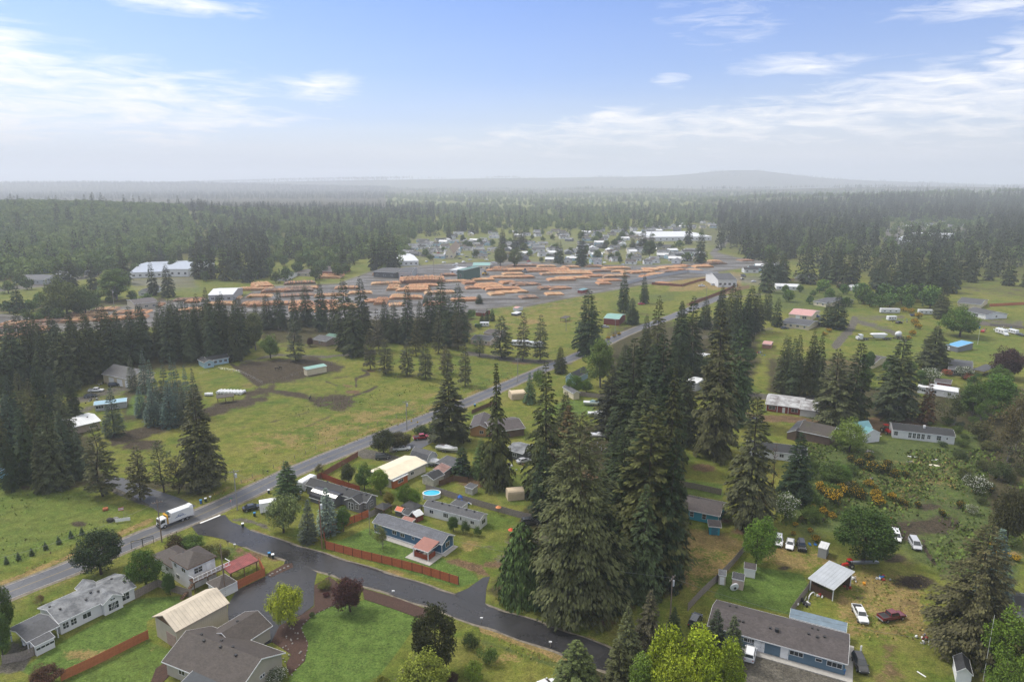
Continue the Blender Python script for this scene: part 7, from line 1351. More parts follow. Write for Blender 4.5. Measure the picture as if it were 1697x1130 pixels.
for v in [
 ('suv', WP, 'white', 'white suv partly behind the round green tree, left in the row of three', 1290, 900, 202),
 ('sedan', WP, 'white', 'white car in the middle of the row of three cars on the grass', 1309, 905, 205),
 ('jeep', BP, 'black', 'black boxy off-road car at the right of the row of three', 1328, 909, 195),
 ('pickup', WP, 'white', 'white pickup facing the camera next to the maroon one', 1425, 1022, 190),
 ('pickup', (.13,.012,.018), 'maroon', 'maroon pickup parked sideways right of the white pickup', 1477, 1025, 75),
 ('van', (.42,.43,.46), 'silver', 'silver minivan alone on the muddy grass right of the wide tree', 1516, 905, 195),
 ('van', WP, 'white', 'white vehicle half hidden behind the right side of the wide green tree', 1484, 892, 200),
 ('suv', WP, 'white', 'white suv parked in front of the long blue building', 1243, 1087, 25),
 ('suv', BP, 'black', 'black suv at the right end of the long blue building', 1425, 1104, 190),
 ('sedan', BP, 'black', 'black car on the grass by the white box trailer at the junction', 418, 844, 62),
 ('pickup', WP, 'white', 'white pickup on the earth drive by the highway hedge', 666, 746, 80),
 ('pickup', (.33,.02,.025), 'red', 'red pickup on the drive under the broad dark fir', 699, 727, 70),
 ('suv', (.05,.055,.06), 'charcoal', 'dark car in front of the cream roofed house', 634, 760, 75),
 ('sedan', WP, 'white', 'white car under the grey carport', 46, 1060, 140),
 ('sedan', (.05,.055,.06), 'charcoal', 'dark car beside the path by the dark red house', 1253, 699, 70),
 ('pickup', WP, 'white', 'white pickup in front of the cream barn', 160, 649, 80),
 ('sedan', (.05,.055,.06), 'charcoal', 'dark car left of the white pickup at the cream barn', 150, 658, 60),
 ('suv', BP, 'black', 'black car between the cream barn and the blue spruces', 190, 640, 60),
 ('suv', BP, 'black', 'dark car half under the left firs of the big grove', 879, 868, 75),
 ('sedan', WP, 'white', 'white car cut off by the bottom edge below the end of the side road', 903, 1141, 60),
 ('suv', (.05,.055,.06), 'charcoal', 'dark car hidden between maples and the brown roof', 1152, 1032, 30),
 ('sedan', (.42,.43,.46), 'silver', 'silver car under the shed roof by the ragged fir', 868, 766, 60),
 ('pickup', (.05,.10,.25), 'blue', 'blue pickup beside the red roofed workshop', 1352, 526, 80),
 ('sedan', BP, 'black', 'black car right of the blue pickup at the workshop', 1362, 531, 80),
 ('pickup', BP, 'black', 'black pickup right of the long pale bungalow', 1357, 539, 80),
 ('sedan', (.05,.055,.06), 'charcoal', 'dark car on the lawn in front of the long pale bungalow', 1300, 545, 85),
 ('sedan', (.33,.02,.025), 'red', 'red car in front of the green roofed barn', 1012, 534, 90),
 ('sedan', (.42,.43,.46), 'silver', 'silver car left of the green roofed barn road', 1003, 543, 80),
 ('pickup', BP, 'black', 'black pickup in front of the nearer grey gabled house on the right', 1648, 527, 90),
 ('pickup', WP, 'white', 'white pickup by the dark fir double at the pale wall', 1163, 475, 80),
 ('van', WP, 'white', 'white van at the far meadow left of the grey roofed shop', 1183, 473, 80),
 ('suv', (.05,.055,.06), 'charcoal', 'dark car by the far field shed camper', 793, 542, 80),
 ('pickup', (.05,.10,.25), 'blue', 'blue tractor unit sized truck by the far trailers', 1516, 524, 90),
 ('sedan', (.33,.02,.025), 'red', 'red car beside the road end near the pale wall', 1063, 505, 80),
 ('sedan', BP, 'black', 'black car among parked vehicles by the loop track', 1490, 536, 70),
 ]: vehicle(*v)
# --- refuse truck
p = P(288, 868.5); fr, bk = P(267, 874.8), P(304, 860.8); d_ = fr-bk
r = thing('refuse_truck', 'white refuse truck with blue swoosh logo on the highway at the junction', 'truck', (fr+bk)/2+Vector((0.3, .5, 0)), math.atan2(d_.y, d_.x)); r.location.z = .05
TW = paint('truck_white', (.72,.73,.74))
s = MB(); s.hexa([(2.6,-1.2,.75),(4.6,-1.2,.55),(4.6,1.2,.55),(2.6,1.2,.75),(2.6,-1.15,2.75),(4.35,-1.15,2.65),(4.35,1.15,2.65),(2.6,1.15,2.75)]); s.build('cab', TW, r)
s = MB(); s.poly([(4.53,-1.0,1.55),(4.53,1.0,1.55),(4.42,1.0,2.45),(4.42,-1.0,2.45)]); s.build('windscreen', GLASS, r)
for y in (-1.215, 1.215):
    s = MB(); q = [(3.1,y,1.6),(4.25,y,1.5),(4.15,y*.975,2.4),(3.1,y*.975,2.45)]; s.poly(q if y < 0 else q[::-1]); s.build('side_window', GLASS, r)
    s = MB(); s.box(4.3,4.45,y*1.1-.1,y*1.1+.1,1.6,2.2); s.build('mirror', DARK, r); s = MB(); s.box(4.56,4.66,y*.75-.16,y*.75+.16,.8,1.02); s.build('headlight', LAMP, r)
s = MB(); s.box(4.5,4.75,-1.2,1.2,.4,.72); s.build('bumper', DARK, r); s = MB(); s.box(4.57,4.62,-.6,.6,.8,1.4); s.build('grille', DARK, r)
s = MB(); s.box(-4.3,4.4,-.5,.5,.55,.85); s.build('chassis', DARK, r)
s = MB(); s.prism([(-1.22,.95),(1.22,.95),(1.22,3.42),(1.12,3.55),(-1.12,3.55),(-1.22,3.42)], -4.4, 1.2, 'x'); s.build('container', TW, r)
s = MB(); s.prism([(-1.25,.9),(1.25,.9),(1.25,2.9),(.9,3.75),(-.9,3.75),(-1.25,2.9)], -5.3, -4.42, 'x'); s.build('tailgate', TW, r)
for k in range(2): s = MB(); s.box(-4.46+k*5.6, -4.36+k*5.6, -1.27, 1.27, .95, 3.4); s.build('container_rib', TW, r)
s = MB(); s.box(1.22,2.4,-1.2,1.2,.95,2.5); s.build('hopper', TW, r); s = MB(); s.box(1.3,2.3,-1.0,1.0,2.5,2.55); s.build('hopper_opening', DARK, r)
YL = plain('yellow_arm_paint', (.55,.30,.02)); s = MB(); s.hexa([(2.3,-1.3,1.2),(2.6,-1.3,1.2),(2.6,-1.1,1.2),(2.3,-1.1,1.2),(1.9,-1.3,3.3),(2.15,-1.3,3.35),(2.15,-1.1,3.35),(1.9,-1.1,3.3)]); s.box(2.0,2.5,-1.3,.8,3.0,3.2); s.box(2.2,2.5,.9,1.3,1.0,3.0); s.build('lifting_arm', YL, r)
s = MB(); s.box(1.5,1.9,-.4,.4,3.0,3.9); s.build('exhaust_stack', plain('teal_grey', (.12,.2,.23)), r); r.scale = (.87,.92,.95)
BL = plain('logo_blue', (.03,.10,.30))
for sg in (-1, 1):
    s = MB(); y = sg*1.232; n = 12
    def st(pts, w):
        for a, b_ in zip(pts, pts[1:]):
            q = [(a[0],y,a[1]-w),(b_[0],y,b_[1]-w),(b_[0],y,b_[1]+w),(a[0],y,a[1]+w)]; s.poly(q, sg > 0)
    st([(-2.9+3.2*k/n, 1.75+.25*math.sin(k/n*3.1)) for k in range(n+1)], .05); st([(-2.4+2.4*k/n, 1.98+.3*math.sin(k*1.9)*.4+.12*math.sin(k)) for k in range(n+1)], .07); st([(-2.2+1.6*k/n, 2.35+.35*math.sin(k/n*3.14)) for k in range(n+1)], .035); st([(-2.0+1.6*k/n, 2.2+.16*math.sin(k*2.3)) for k in range(n+1)], .05)
    s.build('logo', BL, r)
wheels(r, (3.3, -1.9, -3.3), 2.45, .52, .32)
# --- trucks, campers, boats further off
def camper(label, px, py, hd, l=7, w=2.4, h_=2.9, round_=.3, col=None, nm='camper_trailer', cat='camper'):
    r = thing(nm, label, cat, P(px, py), math.radians(90-hd)); s = MB(); c = round_
    s.prism([(-l/2,.5),(l/2-.2,.5),(l/2,1.2),(l/2-c,h_-.1),(l/2-c-.3,h_),(-l/2+c,h_),(-l/2,h_-c)], -w/2, w/2, 'y') if False else s.box(-l/2, l/2, -w/2, w/2, .5, h_-.25)
    s.hexa([(-l/2,-w/2,h_-.25),(l/2,-w/2,h_-.25),(l/2,w/2,h_-.25),(-l/2,w/2,h_-.25),(-l/2+c,-w/2+.2,h_),(l/2-c,-w/2+.2,h_),(l/2-c,w/2-.2,h_),(-l/2+c,w/2-.2,h_)])
    s.build('body', col or paint('white', WP), r)
    for sg in (-1, 1):
        for x in (-l*.3, 0, l*.3):
            g = MB(); q = [(x-.5,sg*(w/2+.012),1.4),(x+.5,sg*(w/2+.012),1.4),(x+.5,sg*(w/2+.012),2.0),(x-.5,sg*(w/2+.012),2.0)]; g.poly(q if sg < 0 else q[::-1]); g.build('window', GLASS, r)
        g = MB(); q = [(-l/2+.2,sg*(w/2+.01),1.0),(l/2-.2,sg*(w/2+.01),1.0),(l/2-.2,sg*(w/2+.01),1.15),(-l/2+.2,sg*(w/2+.01),1.15)]; g.poly(q if sg < 0 else q[::-1]); g.build('stripe', plain('grey_stripe', (.25,.26,.3)), r)
    g = MB(); g.box(l/2, l/2+1.2, -.06, .06, .45, .55); g.build('drawbar', DARK, r); wheels(r, (-.5, .5), w, .35, .22); return r
camper('long white travel trailer behind the three pines, left of the pair', 862, 573, 95, 9); camper('white travel trailer behind the three pines, right one', 888, 575, 95, 8)
camper('white camper beside the far field dark car', 803, 541, 90, 5.5, 2.3, 2.7); camper('long white trailer behind the flowering broom on the right', 1474, 519, 95, 12, 2.5, 3.3); camper('short white trailer behind the blue truck on the right', 1533, 521, 95, 9, 2.5, 3.3)
camper('white camper in front of the broom by the parked wrecks', 1477, 531, 85, 5.5); camper('white motorhome parked at the left end of the grey house', 509, 807, 25, 5.8, 2.3, 2.9); camper('white motor camper among the junk at the far right', 1659, 553, 175, 6.5, 2.4, 3.0)
camper('small white camper right of the motor camper at the far right', 1679, 553, 170, 5, 2.3, 2.6); camper('white camper at the far end of the pale wall', 1205, 475, 90, 5)
def boat(label, px, py, hd, l=7.0, col=None, cover=None):
    r = thing('boat', label, 'boat', P(px, py), math.radians(90-hd)); s = MB(); st = [(-l/2,1.1,.5),(-l*.1,1.2,.45),(l*.25,1.0,.5),(l*.42,.5,.75),(l/2,.04,1.1)]; n = 5
    for x, w, z in st: s.v += [(x,-w,1.55+(.3 if x > l*.3 else 0)),(x,-w*.85,.9),(x,0,z),(x,w*.85,.9),(x,w,1.55+(.3 if x > l*.3 else 0))]
    for i in range(len(st)-1):
        for j in range(4): a = i*n+j; s.f.append([a, a+n, a+n+1, a+1]); s.m.append(0)
        s.f.append([i*n+4, i*n+n+4, i*n+n, i*n]); s.m.append(0)
    s.f.append([0,1,2,3,4]); s.m.append(0); s.build('hull', paint('white', WP), r)
    s = MB(); s.hexa([(-l*.2,-.9,1.56),(l*.25,-.8,1.6),(l*.25,.8,1.6),(-l*.2,.9,1.56),(-l*.1,-.6,2.2),(l*.1,-.5,2.1),(l*.1,.5,2.1),(-l*.1,.6,2.2)]); s.build('cabin', cover or paint('white', WP), r)
    s = MB(); s.box(-l*.45, l*.6, -.5, -.4, .3, .45); s.box(-l*.45, l*.6, .4, .5, .3, .45); s.build('trailer', CHROME, r); wheels(r, (-1.0, -.1), 2.1, .33, .2); return r
boat('white boat with a teal windscreen by the wooden fence behind the grove', 984, 672, 100, 8, None, plain('teal_glass', (.22,.32,.34), rough=.2)); boat('second white boat nearer the grove', 993, 690, 95, 8.5); boat('long white boat on a trailer beside the gambrel barn', 741, 748, 110, 7.5); boat('white skiff on a trailer behind the potting shed', 722, 771, 95, 5); boat('white boat glimpsed between the firs of the grove', 995, 726, 95, 7)
# cement truck trailer
r = thing('bulk_truck', 'long white truck with a hopper shaped bulk trailer on the far green loop', 'truck', P(1452, 563), math.radians(2))
s = MB(); s.box(-11, -8.2, -1.2, 1.2, .6, 1.9); s.box(-9.8, -8.0, -1.2, 1.2, 1.9, 3.1); s.build('cab', paint('white', WP), r); s = MB(); s.box(-8, 9, -.5, .5, .8, 1.1); s.build('chassis', DARK, r)
s = MB(); s.box(-9.85,-9.8,-1,1,2.1,2.9); s.build('windscreen', GLASS, r)
s = MB(); s.hexa([(-1.2,-1.0,1.2),(3.6,-1.0,1.2),(3.6,1.0,1.2),(-1.2,1.0,1.2),(-3.4,-1.25,3.2),(5.6,-1.25,3.2),(5.6,1.25,3.2),(-3.4,1.25,3.2)]); s.hexa([(-3.4,-1.25,3.2),(5.6,-1.25,3.2),(5.6,1.25,3.2),(-3.4,1.25,3.2),(-2.4,-.7,3.7),(4.6,-.7,3.7),(4.6,.7,3.7),(-2.4,.7,3.7)]); s.build('bulk_hopper', plain('white_tank', (.66,.67,.68), rough=.35), r); wheels(r, (-10.3, -6.6, -5.5, 4.6, 5.8, 7.2), 2.4, .5, .3)
r = thing('mixer_drum', 'white hopper trailer parked at the right end of the bulk truck', 'trailer', P(1488, 561), math.radians(35)); s = MB(); s.box(-3.5, 3.5, -.5, .5, .8, 1.1); s.build('chassis', DARK, r); s = MB(); s.ellipsoid((0,0,2.7), (2.9,1.4,1.5)); s.build('drum', plain('white_tank', (.66,.67,.68)), r); wheels(r, (-2.2, 2.2), 2.4, .5, .3)
# tractor
def tractor(label, px, py, hd, col, cn, sc=1.0):
    r = thing('tractor', label, 'tractor', P(px, py), math.radians(90-hd)); r.scale = (sc,)*3; m = paint(cn, col)
    s = MB(); s.hexa([(.1,-.4,.8),(1.9,-.35,.7),(1.9,.35,.7),(.1,.4,.8),(.1,-.38,1.5),(1.8,-.3,1.35),(1.8,.3,1.35),(.1,.38,1.5)]); s.build('bonnet', m, r); s = MB(); s.box(-1.1,.15,-.6,.6,.7,1.05); s.build('fender', m, r)
    s = MB(); s.slab([(-1.0,-.65,2.5),(.3,-.65,2.5),(.3,.65,2.5),(-1.0,.65,2.5)], .1); s.build('roof', m, r)
    for x in (-.9,.2):
        for y in (-.55,.55): s = MB(); s.box(x-.04,x+.04,y-.04,y+.04,1.0,2.4); s.build('roof_post', DARK, r)
    s = MB(); s.box(-.75,-.25,-.25,.25,1.05,1.25); s.box(-.8,-.7,-.25,.25,1.25,1.7); s.build('seat', DARK, r)
    for x, rd, w in ((-.6,.75,.4),(1.5,.45,.28)):
        for y in (-.8,.8): s = MB(); s.tube((x,y-w/2,rd),(x,y+w/2,rd),rd,n=16); o = s.build('wheel', BLACK, r); g = MB(); g.tube((x,y-w/2-.01,rd),(x,y+w/2+.01,rd),rd*.5,n=12); g.build('rim', plain('rim_grey',(.4,.38,.3)), o)
tractor('red tractor parked left of the white long house', 1468, 717, 175, (.42,.02,.015), 'tractor_red', 1.15); tractor('red garden tractor with attachment under the wide green tree', 1405, 940, 260, (.42,.02,.015), 'tractor_red', .8)
# ------------------------------------------------------------------ poles and wires
POLEW = plain('pole_wood', (.19,.145,.115), rough=.85, var=.25); POLEG = plain('grey_pole_wood', (.27,.255,.24), rough=.85, var=.2)
def pole(label, bx, by, h_=11, arm=True, tr=False, mat=None, lamp=False, rz=.5, thin=.16):
    r = thing('utility_pole', label, 'utility pole', P(bx, by), rz); m = mat or POLEW
    s = MB(); s.tube((0,0,-.3),(0,0,h_),thin,thin*.65,9); s.build('pole', m, r)
    if arm:
        s = MB(); s.box(-1.2,1.2,-.06,.06,h_-.7,h_-.55); s.build('crossarm', m, r)
        for x in (-1.1,-.5,.5,1.1): s = MB(); s.tube((x,0,h_-.55),(x,0,h_-.3),.06,.04,6); s.build('insulator', CHROME, r)
    if tr: s = MB(); s.tube((.42,0,h_-2.3),(.42,0,h_-1.2),.27,n=12); s.build('transformer', plain('transformer_grey', (.5,.52,.54)), r)
    if lamp: s = MB(); s.tube((0,0,h_-1.2),(0,-1.2,h_-.9),.03,n=5); s.box(-.12,.12,-1.5,-1.0,h_-1.0,h_-.85); s.build('street_lamp', CHROME, r)
    return r
pole('tall pole with transformer at the corner beside the stop sign', 393.5, 845, 11.5, True, True, POLEG); pole('brown pole in front of the refuse truck', 268.5, 898, 11, True, False, POLEW); pole('reddish pole with transformer at the corner of the red panel fence', 534, 909, 12.5, False, True, plain('red_pole', (.21,.11,.075), rough=.8))
pole('brown pole on the wet driveway by the garage', 374, 988, 12, False, False, POLEW); pole('thin pole at the inner corner of the blue house fence', 613, 885, 8.5, False, False, POLEG, thin=.08); pole('pole with transformer and double arm beside the open lawn', 1109, 1050, 12.5, True, True, POLEW, rz=.9)
pole('grey pole by the highway hedge', 674.5, 713, 11, True, True, POLEG); pole('pole by the road near the ragged spire fir', 858, 633, 11, True, False, POLEG); pole('thin white flag pole at the lower right by the white shed', 1629, 1128, 13, False, False, plain('white_pole', (.6,.6,.58)), thin=.05)
pole('far pole with transformer by the left log piles', 190, 514, 14, True, True, POLEG, thin=.2); pole('far pole in the log yard', 1048, 447, 16, False, False, POLEG, thin=.22); pole('far pole beside the road past the barn', 1019, 561, 11, True, False, POLEG); pole('thin far pole on the bright lawn', 1620, 571, 8, False, False, plain('white_pole', (.6,.6,.58)), thin=.08)
pole('yard light pole behind the white long house', 1484, 700, 7, False, False, POLEG, lamp=True, thin=.07); pole('log yard lamp mast left of the log cone', 719, 457, 15, False, False, POLEG, lamp=True, thin=.2); pole('far pole by the paddock trees', 938, 548, 9, False, False, POLEG); pole('far pole at the track fork', 1170, 497, 10, True, False, POLEG)
def wire(label, a, b_, sag=1.0, rad_=.02):
    s = MB(); n = 14; pts = [a.lerp(b_, k/n)-Vector((0, 0, sag*4*(k/n)*(1-k/n))) for k in range(n+1)]
    for p_, q in zip(pts, pts[1:]): s.tube(p_, q, rad_, n=3, cap=False)
    tag(s.build('power_line', plain('wire_grey', (.22,.22,.22))), label, 'power line')
def top(px, py, z): q = P(px, py); return Vector((q.x, q.y, z))
A1, A2, A3, A5 = top(268.5,898,10.4), top(393.5,845,10.9), top(534,909,11.8), top(1109,1050,12)
wire('power line over the refuse truck between brown pole and corner pole', A1, A2, .8); wire('second lower line between brown pole and corner pole', A1-Vector((0,0,.9)), A2-Vector((0,0,1)), .9); wire('power line from the corner pole to the reddish pole', A2, A3, 1.2); wire('power line from the reddish pole past the grove to the double arm pole', A3, A5, 2.2, .025)
wire('service line from the reddish pole to the blue house', A3-Vector((0,0,1.5)), top(613,885,8.3), .5); wire('line from the corner pole along the highway', A2, top(674.5,713,10.4), 2.0); wire('line from the hedge pole to the next road pole', top(674.5,713,10.4), top(858,633,10.4), 1.5); wire('line from the double arm pole to the lower right', A5, top(1660,1120,6), 2.5, .025)
wire('line running off frame from the brown pole along the highway', A1, top(-40,1010,10), 1.5)
# ------------------------------------------------------------------ street things
def bin_(label, px, py, lid, rz=.4, group=None):
    r = thing('wheelie_bin', label, 'bin', P(px, py), rz, group); s = MB(); s.hexa([(-.24,-.28,.05),(.24,-.28,.05),(.24,.28,.05),(-.24,.28,.05),(-.3,-.36,1.0),(.3,-.36,1.0),(.3,.36,1.0),(-.3,.36,1.0)]); s.build('body', plain('bin_dark_green', (.03,.05,.045)) if lid != 'all' else plain('bin_blue', (.03,.12,.35)), r)
    s = MB(); s.hexa([(-.33,-.42,1.0),(.33,-.42,1.0),(.33,.38,1.0),(-.33,.38,1.0),(-.28,-.36,1.1),(.28,-.36,1.1),(.28,.32,1.1),(-.28,.32,1.1)]); s.build('lid', {'w': WHITE, 'b': plain('lid_blue', (.05,.22,.45)), 'all': plain('lid_blue', (.05,.22,.45))}[lid], r)
    for x in (-.26,.26): s = MB(); s.tube((x-.03,.3,.12),(x+.03,.3,.12),.12,n=10); s.build('wheel', BLACK, r)
bin_('bin with white lid on the wet side road kerb by the willow', 402.5, 873, 'w'); bin_('blue lidded bin at the driveway mouth', 446.5, 922, 'b'); bin_('white lidded bin beside the blue lidded one at the driveway mouth', 452.5, 924.5, 'w'); bin_('blue bin across the highway from the stop sign', 333, 834, 'all'); bin_('white lidded bin across the highway from the stop sign', 341, 831, 'w')
bin_('white lidded bin at the highway near the black car', 445.5, 817, 'w'); bin_('dark bin behind the black car by the box trailer', 422, 855, 'b'); bin_('blue bin at the corner of the long blue building', 1396, 1116, 'all'); bin_('white lidded bin left of the blue one at the long blue building', 1388, 1112, 'w'); bin_('white lidded bin on the far road bend', 845, 651, 'w'); bin_('blue lidded bin by the roadside fence', 787, 674, 'b')
# stop sign with street name blades
r = thing('stop_sign', 'red octagonal stop sign with two green street name blades at the junction', 'sign', P(384, 843), math.radians(-50)); s = MB(); s.tube((0,0,0),(0,0,2.9),.035,n=8); s.build('post', CHROME, r)
s = MB(); s.prism([(.40*math.cos(math.pi/8+k*math.pi/4), 2.35+.40*math.sin(math.pi/8+k*math.pi/4)) for k in range(8)], -.06, -.045, 'y'); o = s.build('sign_plate', WHITE, r); s = MB(); s.prism([(.37*math.cos(math.pi/8+k*math.pi/4), 2.35+.37*math.sin(math.pi/8+k*math.pi/4)) for k in range(8)], -.064, -.0605, 'y'); s.build('red_face', plain('sign_red', (.45,.02,.025)), o)
def text(parent, body, size, loc, rot, mat, nm='lettering'):
    cu = bpy.data.curves.new(nm, 'FONT'); cu.body = body; cu.size = size; cu.align_x = 'CENTER'; cu.align_y = 'CENTER'; cu.extrude = .003; tmp = bpy.data.objects.new(nm, cu); COL.objects.link(tmp)
    me = bpy.data.meshes.new_from_object(tmp.evaluated_get(bpy.context.evaluated_depsgraph_get())); bpy.data.objects.remove(tmp); bpy.data.curves.remove(cu); me.materials.clear(); me.materials.append(mat); me.name = nm; q = mk(nm, me, parent, loc); q.rotation_euler = rot; return q
text(o, 'STOP', .27, (0,-.07,2.35), (math.pi/2,0,0), WHITE)
for z, a in ((2.85,0),(3.05,math.pi/2)): s = MB(); s.box(-.45,.45,-.01,.01,-.08,.08); b_ = s.build('street_name_blade', plain('sign_green', (.02,.25,.12)), r); b_.location = (0,0,z); b_.rotation_euler = (0,0,a)
def mailbox(label, px, py, m, rz=0):
    r = thing('mailbox', label, 'mailbox', P(px, py), rz); s = MB(); s.box(-.05,.05,-.05,.05,0,1.05); s.build('post', WOOD_OLD, r); s = MB(); s.prism([(-.13,1.05),(.13,1.05),(.13,1.2),(.08,1.3),(-.08,1.3),(-.13,1.2)], -.28, .28, 'x'); s.build('box', m, r)
mailbox('black mailbox by the shrubs on the junction corner', 378, 904, DARK); mailbox('white mailbox next to the black one on the junction corner', 389.5, 909, WHITE); mailbox('black mailbox at the driveway mouth', 477, 934, DARK); mailbox('white mailbox on the mulch strip by the side road', 652, 987, WHITE); mailbox('black and white mailbox further along the mulch strip', 703, 1005, DARK); mailbox('white mailbox at the lower verge of the side road', 798, 1032, WHITE); mailbox('white mailbox at the end of the side road verge', 912, 1072, WHITE); mailbox('black mailbox beside the highway fence', 444, 786, DARK); mailbox('white post box left of the bins across the highway', 349, 829, WHITE)
# road sign back by the wet driveway
r = thing('road_sign', 'small square road sign at the edge of the wet driveway', 'sign', P(547, 966), .2); s = MB(); s.tube((0,0,0),(0,0,2.6),.03,n=6); s.build('post', CHROME, r); s = MB(); s.box(-.3,.3,-.015,.015,2.0,2.6); s.build('sign_plate', CHROME, r)
for i, (x, y) in enumerate([(692,706),(682,704)]): r = thing('road_sign', ['yellow warning sign beside the highway near the hedge', 'second yellow sign left of the first by the highway'][i], 'sign', P(x, y), .3); s = MB(); s.tube((0,0,0),(0,0,1.5),.03,n=6); s.build('post', CHROME, r); s = MB(); s.prism([(0,1.1),(.4,1.5),(0,1.9),(-.4,1.5)], -.02, .0, 'y'); s.build('sign_plate', plain('sign_yellow', (.55,.36,.03)), r)
# field things by the highway
r = thing('flag', 'small red and white flag on a leaning staff in the field by the truck', 'flag', P(205, 858), .3); s = MB(); s.tube((0,0,0),(.3,0,3.2),.03,n=6); s.build('staff', WOOD_OLD, r); s = MB()
for k in range(5): s.cur = k % 2; s.slab([(-1.0,-.01,3.0-k*.18),(.28,-.01,3.1-k*.18),(.28,.02,3.1-k*.18),(-1.0,.02,3.0-k*.18)], .18)
s.build('cloth', [plain('flag_red', (.4,.05,.05)), WHITE], r)
r = thing('notice_board', 'long white board standing on the grass near the flag', 'sign', P(204, 865), math.radians(20)); s = MB(); s.box(-1.7,1.7,-.03,.03,.3,1.15); s.build('board', WHITE, r); [MB().box(x-.05,x+.05,.03,.08,0,1.15).build('post', WOOD_OLD, r) for x in (-1.5,1.5)]
r = thing('pallet_stack', 'small stack of orange wooden pallets in the field', 'pallets', P(175, 845), .5)
for k in range(4):
    s = MB()
    for j in range(5): s.box(-.6,.6,-.55+j*.25,-.4+j*.25,.16*k+.1,.16*k+.13)
    s.box(-.6,-.5,-.55,.6,.16*k,.16*k+.1); s.box(.5,.6,-.55,.6,.16*k,.16*k+.1); s.build('pallet', WOOD_ORANGE, r)
tag(MB().ellipsoid((0,0,.5),(1.0,.7,.6)).build('rock', plain('dark_boulder', (.05,.048,.045), rough=.9, var=.3)), 'dark boulder left of the long white board', 'rock').location = P(183, 864); tag(MB().ellipsoid((0,0,.4),(.9,.7,.5)).build('rock', plain('grey_boulder', (.2,.2,.19), rough=.9, var=.3)), 'grey boulder between the dark one and the white board', 'rock').location = P(192, 862)
for i, (x, y) in enumerate([(228,908),(246,903)]):
    r = thing('metal_gate', ['black metal arch left of the corner pole by the highway', 'black metal arch right, nearer the corner pole'][i], 'gate', P(x, y), .5); s = MB()
    for a in (-1.2,1.2): s.box(a-.05,a+.05,-.05,.05,0,2.1)
    s.box(-1.25,1.25,-.05,.05,2.0,2.1); s.box(-1.25,1.25,-.04,.04,1.5,1.55); s.build('frame', DARK, r)
    for k in range(9): q = MB(); q.box(-1.1+k*.27,-1.07+k*.27,-.02,.02,1.5,2.0); q.build('bar', DARK, r)
# hay bales
BW = plain('white_wrap', (.66,.67,.68), rough=.35, var=.06)
s = MB(); s.tube((-.75,0,.7),(.75,0,.7),.7,n=14); s.tube((-.85,0,.7),(-.75,0,.7),.55,.7,14); bm_ = s.data('hay_bale', BW)
for i in range(16): q = P(362+i*2.7+(i % 2), 652.5+(i % 2)*-2.2+i*.08); o = mk('hay_bale', bm_, None, q, 1.2+random.uniform(-.3,.3)); tag(o, 'white plastic wrapped round hay bale in the double row beside the open shelter', 'hay bale', 'wrapped hay bales by the open shelter')
for i in range(3): o = mk('hay_bale', bm_, None, P(343+i*3.5, 656), .4); tag(o, 'white wrapped bale lying apart left of the double row', 'hay bale', 'three bales lying apart')
# pool
r = thing('swimming_pool', 'oval above ground swimming pool with bright blue water', 'pool', P(715.5, 823), .1); s = MB(); n = 28; a_, b2 = 2.45, 1.9
ring = [(a_*math.cos(2*math.pi*k/n), b2*math.sin(2*math.pi*k/n)) for k in range(n)]
for k in range(n):
    p_, q = ring[k], ring[(k+1) % n]; s.poly([(p_[0],p_[1],0),(q[0],q[1],0),(q[0],q[1],1.25),(p_[0],p_[1],1.25)]); s.poly([(p_[0]*.95,p_[1]*.95,.8),(p_[0]*.95,p_[1]*.95,1.25),(q[0]*.95,q[1]*.95,1.25),(q[0]*.95,q[1]*.95,.8)])
s.build('pool_wall', plain('pool_wall_white', (.55,.58,.6)), r); s = MB()
for k in range(n): p_, q = ring[k], ring[(k+1) % n]; s.poly([(p_[0]*1.03,p_[1]*1.03,1.28),(q[0]*1.03,q[1]*1.03,1.28),(q[0]*.93,q[1]*.93,1.28),(p_[0]*.93,p_[1]*.93,1.28)])
s.build('rim', WHITE, r); s = MB(); s.poly([(x*.95,y*.95,1.1) for x, y in ring]); s.build('water', plain('pool_water', (.04,.42,.62), rough=.05, spec=.6), r)
# play set, canopies and yard clutter
r = thing('play_set', 'blue play set with slide and white sail by the mobile home', 'play set', P(763, 838), .4); BLU = plain('play_blue', (.02,.10,.38)); s = MB(); s.box(-.6,.6,-.6,.6,1.3,1.4); s.build('platform', BLU, r)
for x in (-.55,.55):
    for y in (-.55,.55): s = MB(); s.box(x-.05,x+.05,y-.05,y+.05,0,2.6); s.build('post', BLU, r)
s = MB(); s.hexa([(.6,-.3,1.3),(2.6,-.3,.1),(2.6,.3,.1),(.6,.3,1.3),(.6,-.3,1.45),(2.6,-.3,.25),(2.6,.3,.25),(.6,.3,1.45)]); s.build('slide', BLU, r); s = MB(); s.poly([(-.6,-.6,2.6),(.6,-.6,2.6),(0,0,3.3)]); s.poly([(.6,-.6,2.6),(.6,.6,2.6),(0,0,3.3)]); s.poly([(.6,.6,2.6),(-.6,.6,2.6),(0,0,3.3)]); s.poly([(-.6,.6,2.6),(-.6,-.6,2.6),(0,0,3.3)]); s.build('roof', BLU, r)
s = MB(); s.slab([(1.6,-1.2,1.6),(2.6,-1.5,.5),(3.0,-.6,.4)], .04); s.build('sail', WHITE, r)
def umbrella(label, px, py, col): r = thing('parasol', label, 'parasol', P(px, py)); s = MB(); s.tube((0,0,0),(0,0,2.3),.04,n=6); s.build('pole', WOOD_BROWN, r); s = MB(); s.tube((0,0,2.0),(0,0,2.5),.8,.05,8); s.build('shade', plain('shade_'+col[0], col[1]), r)
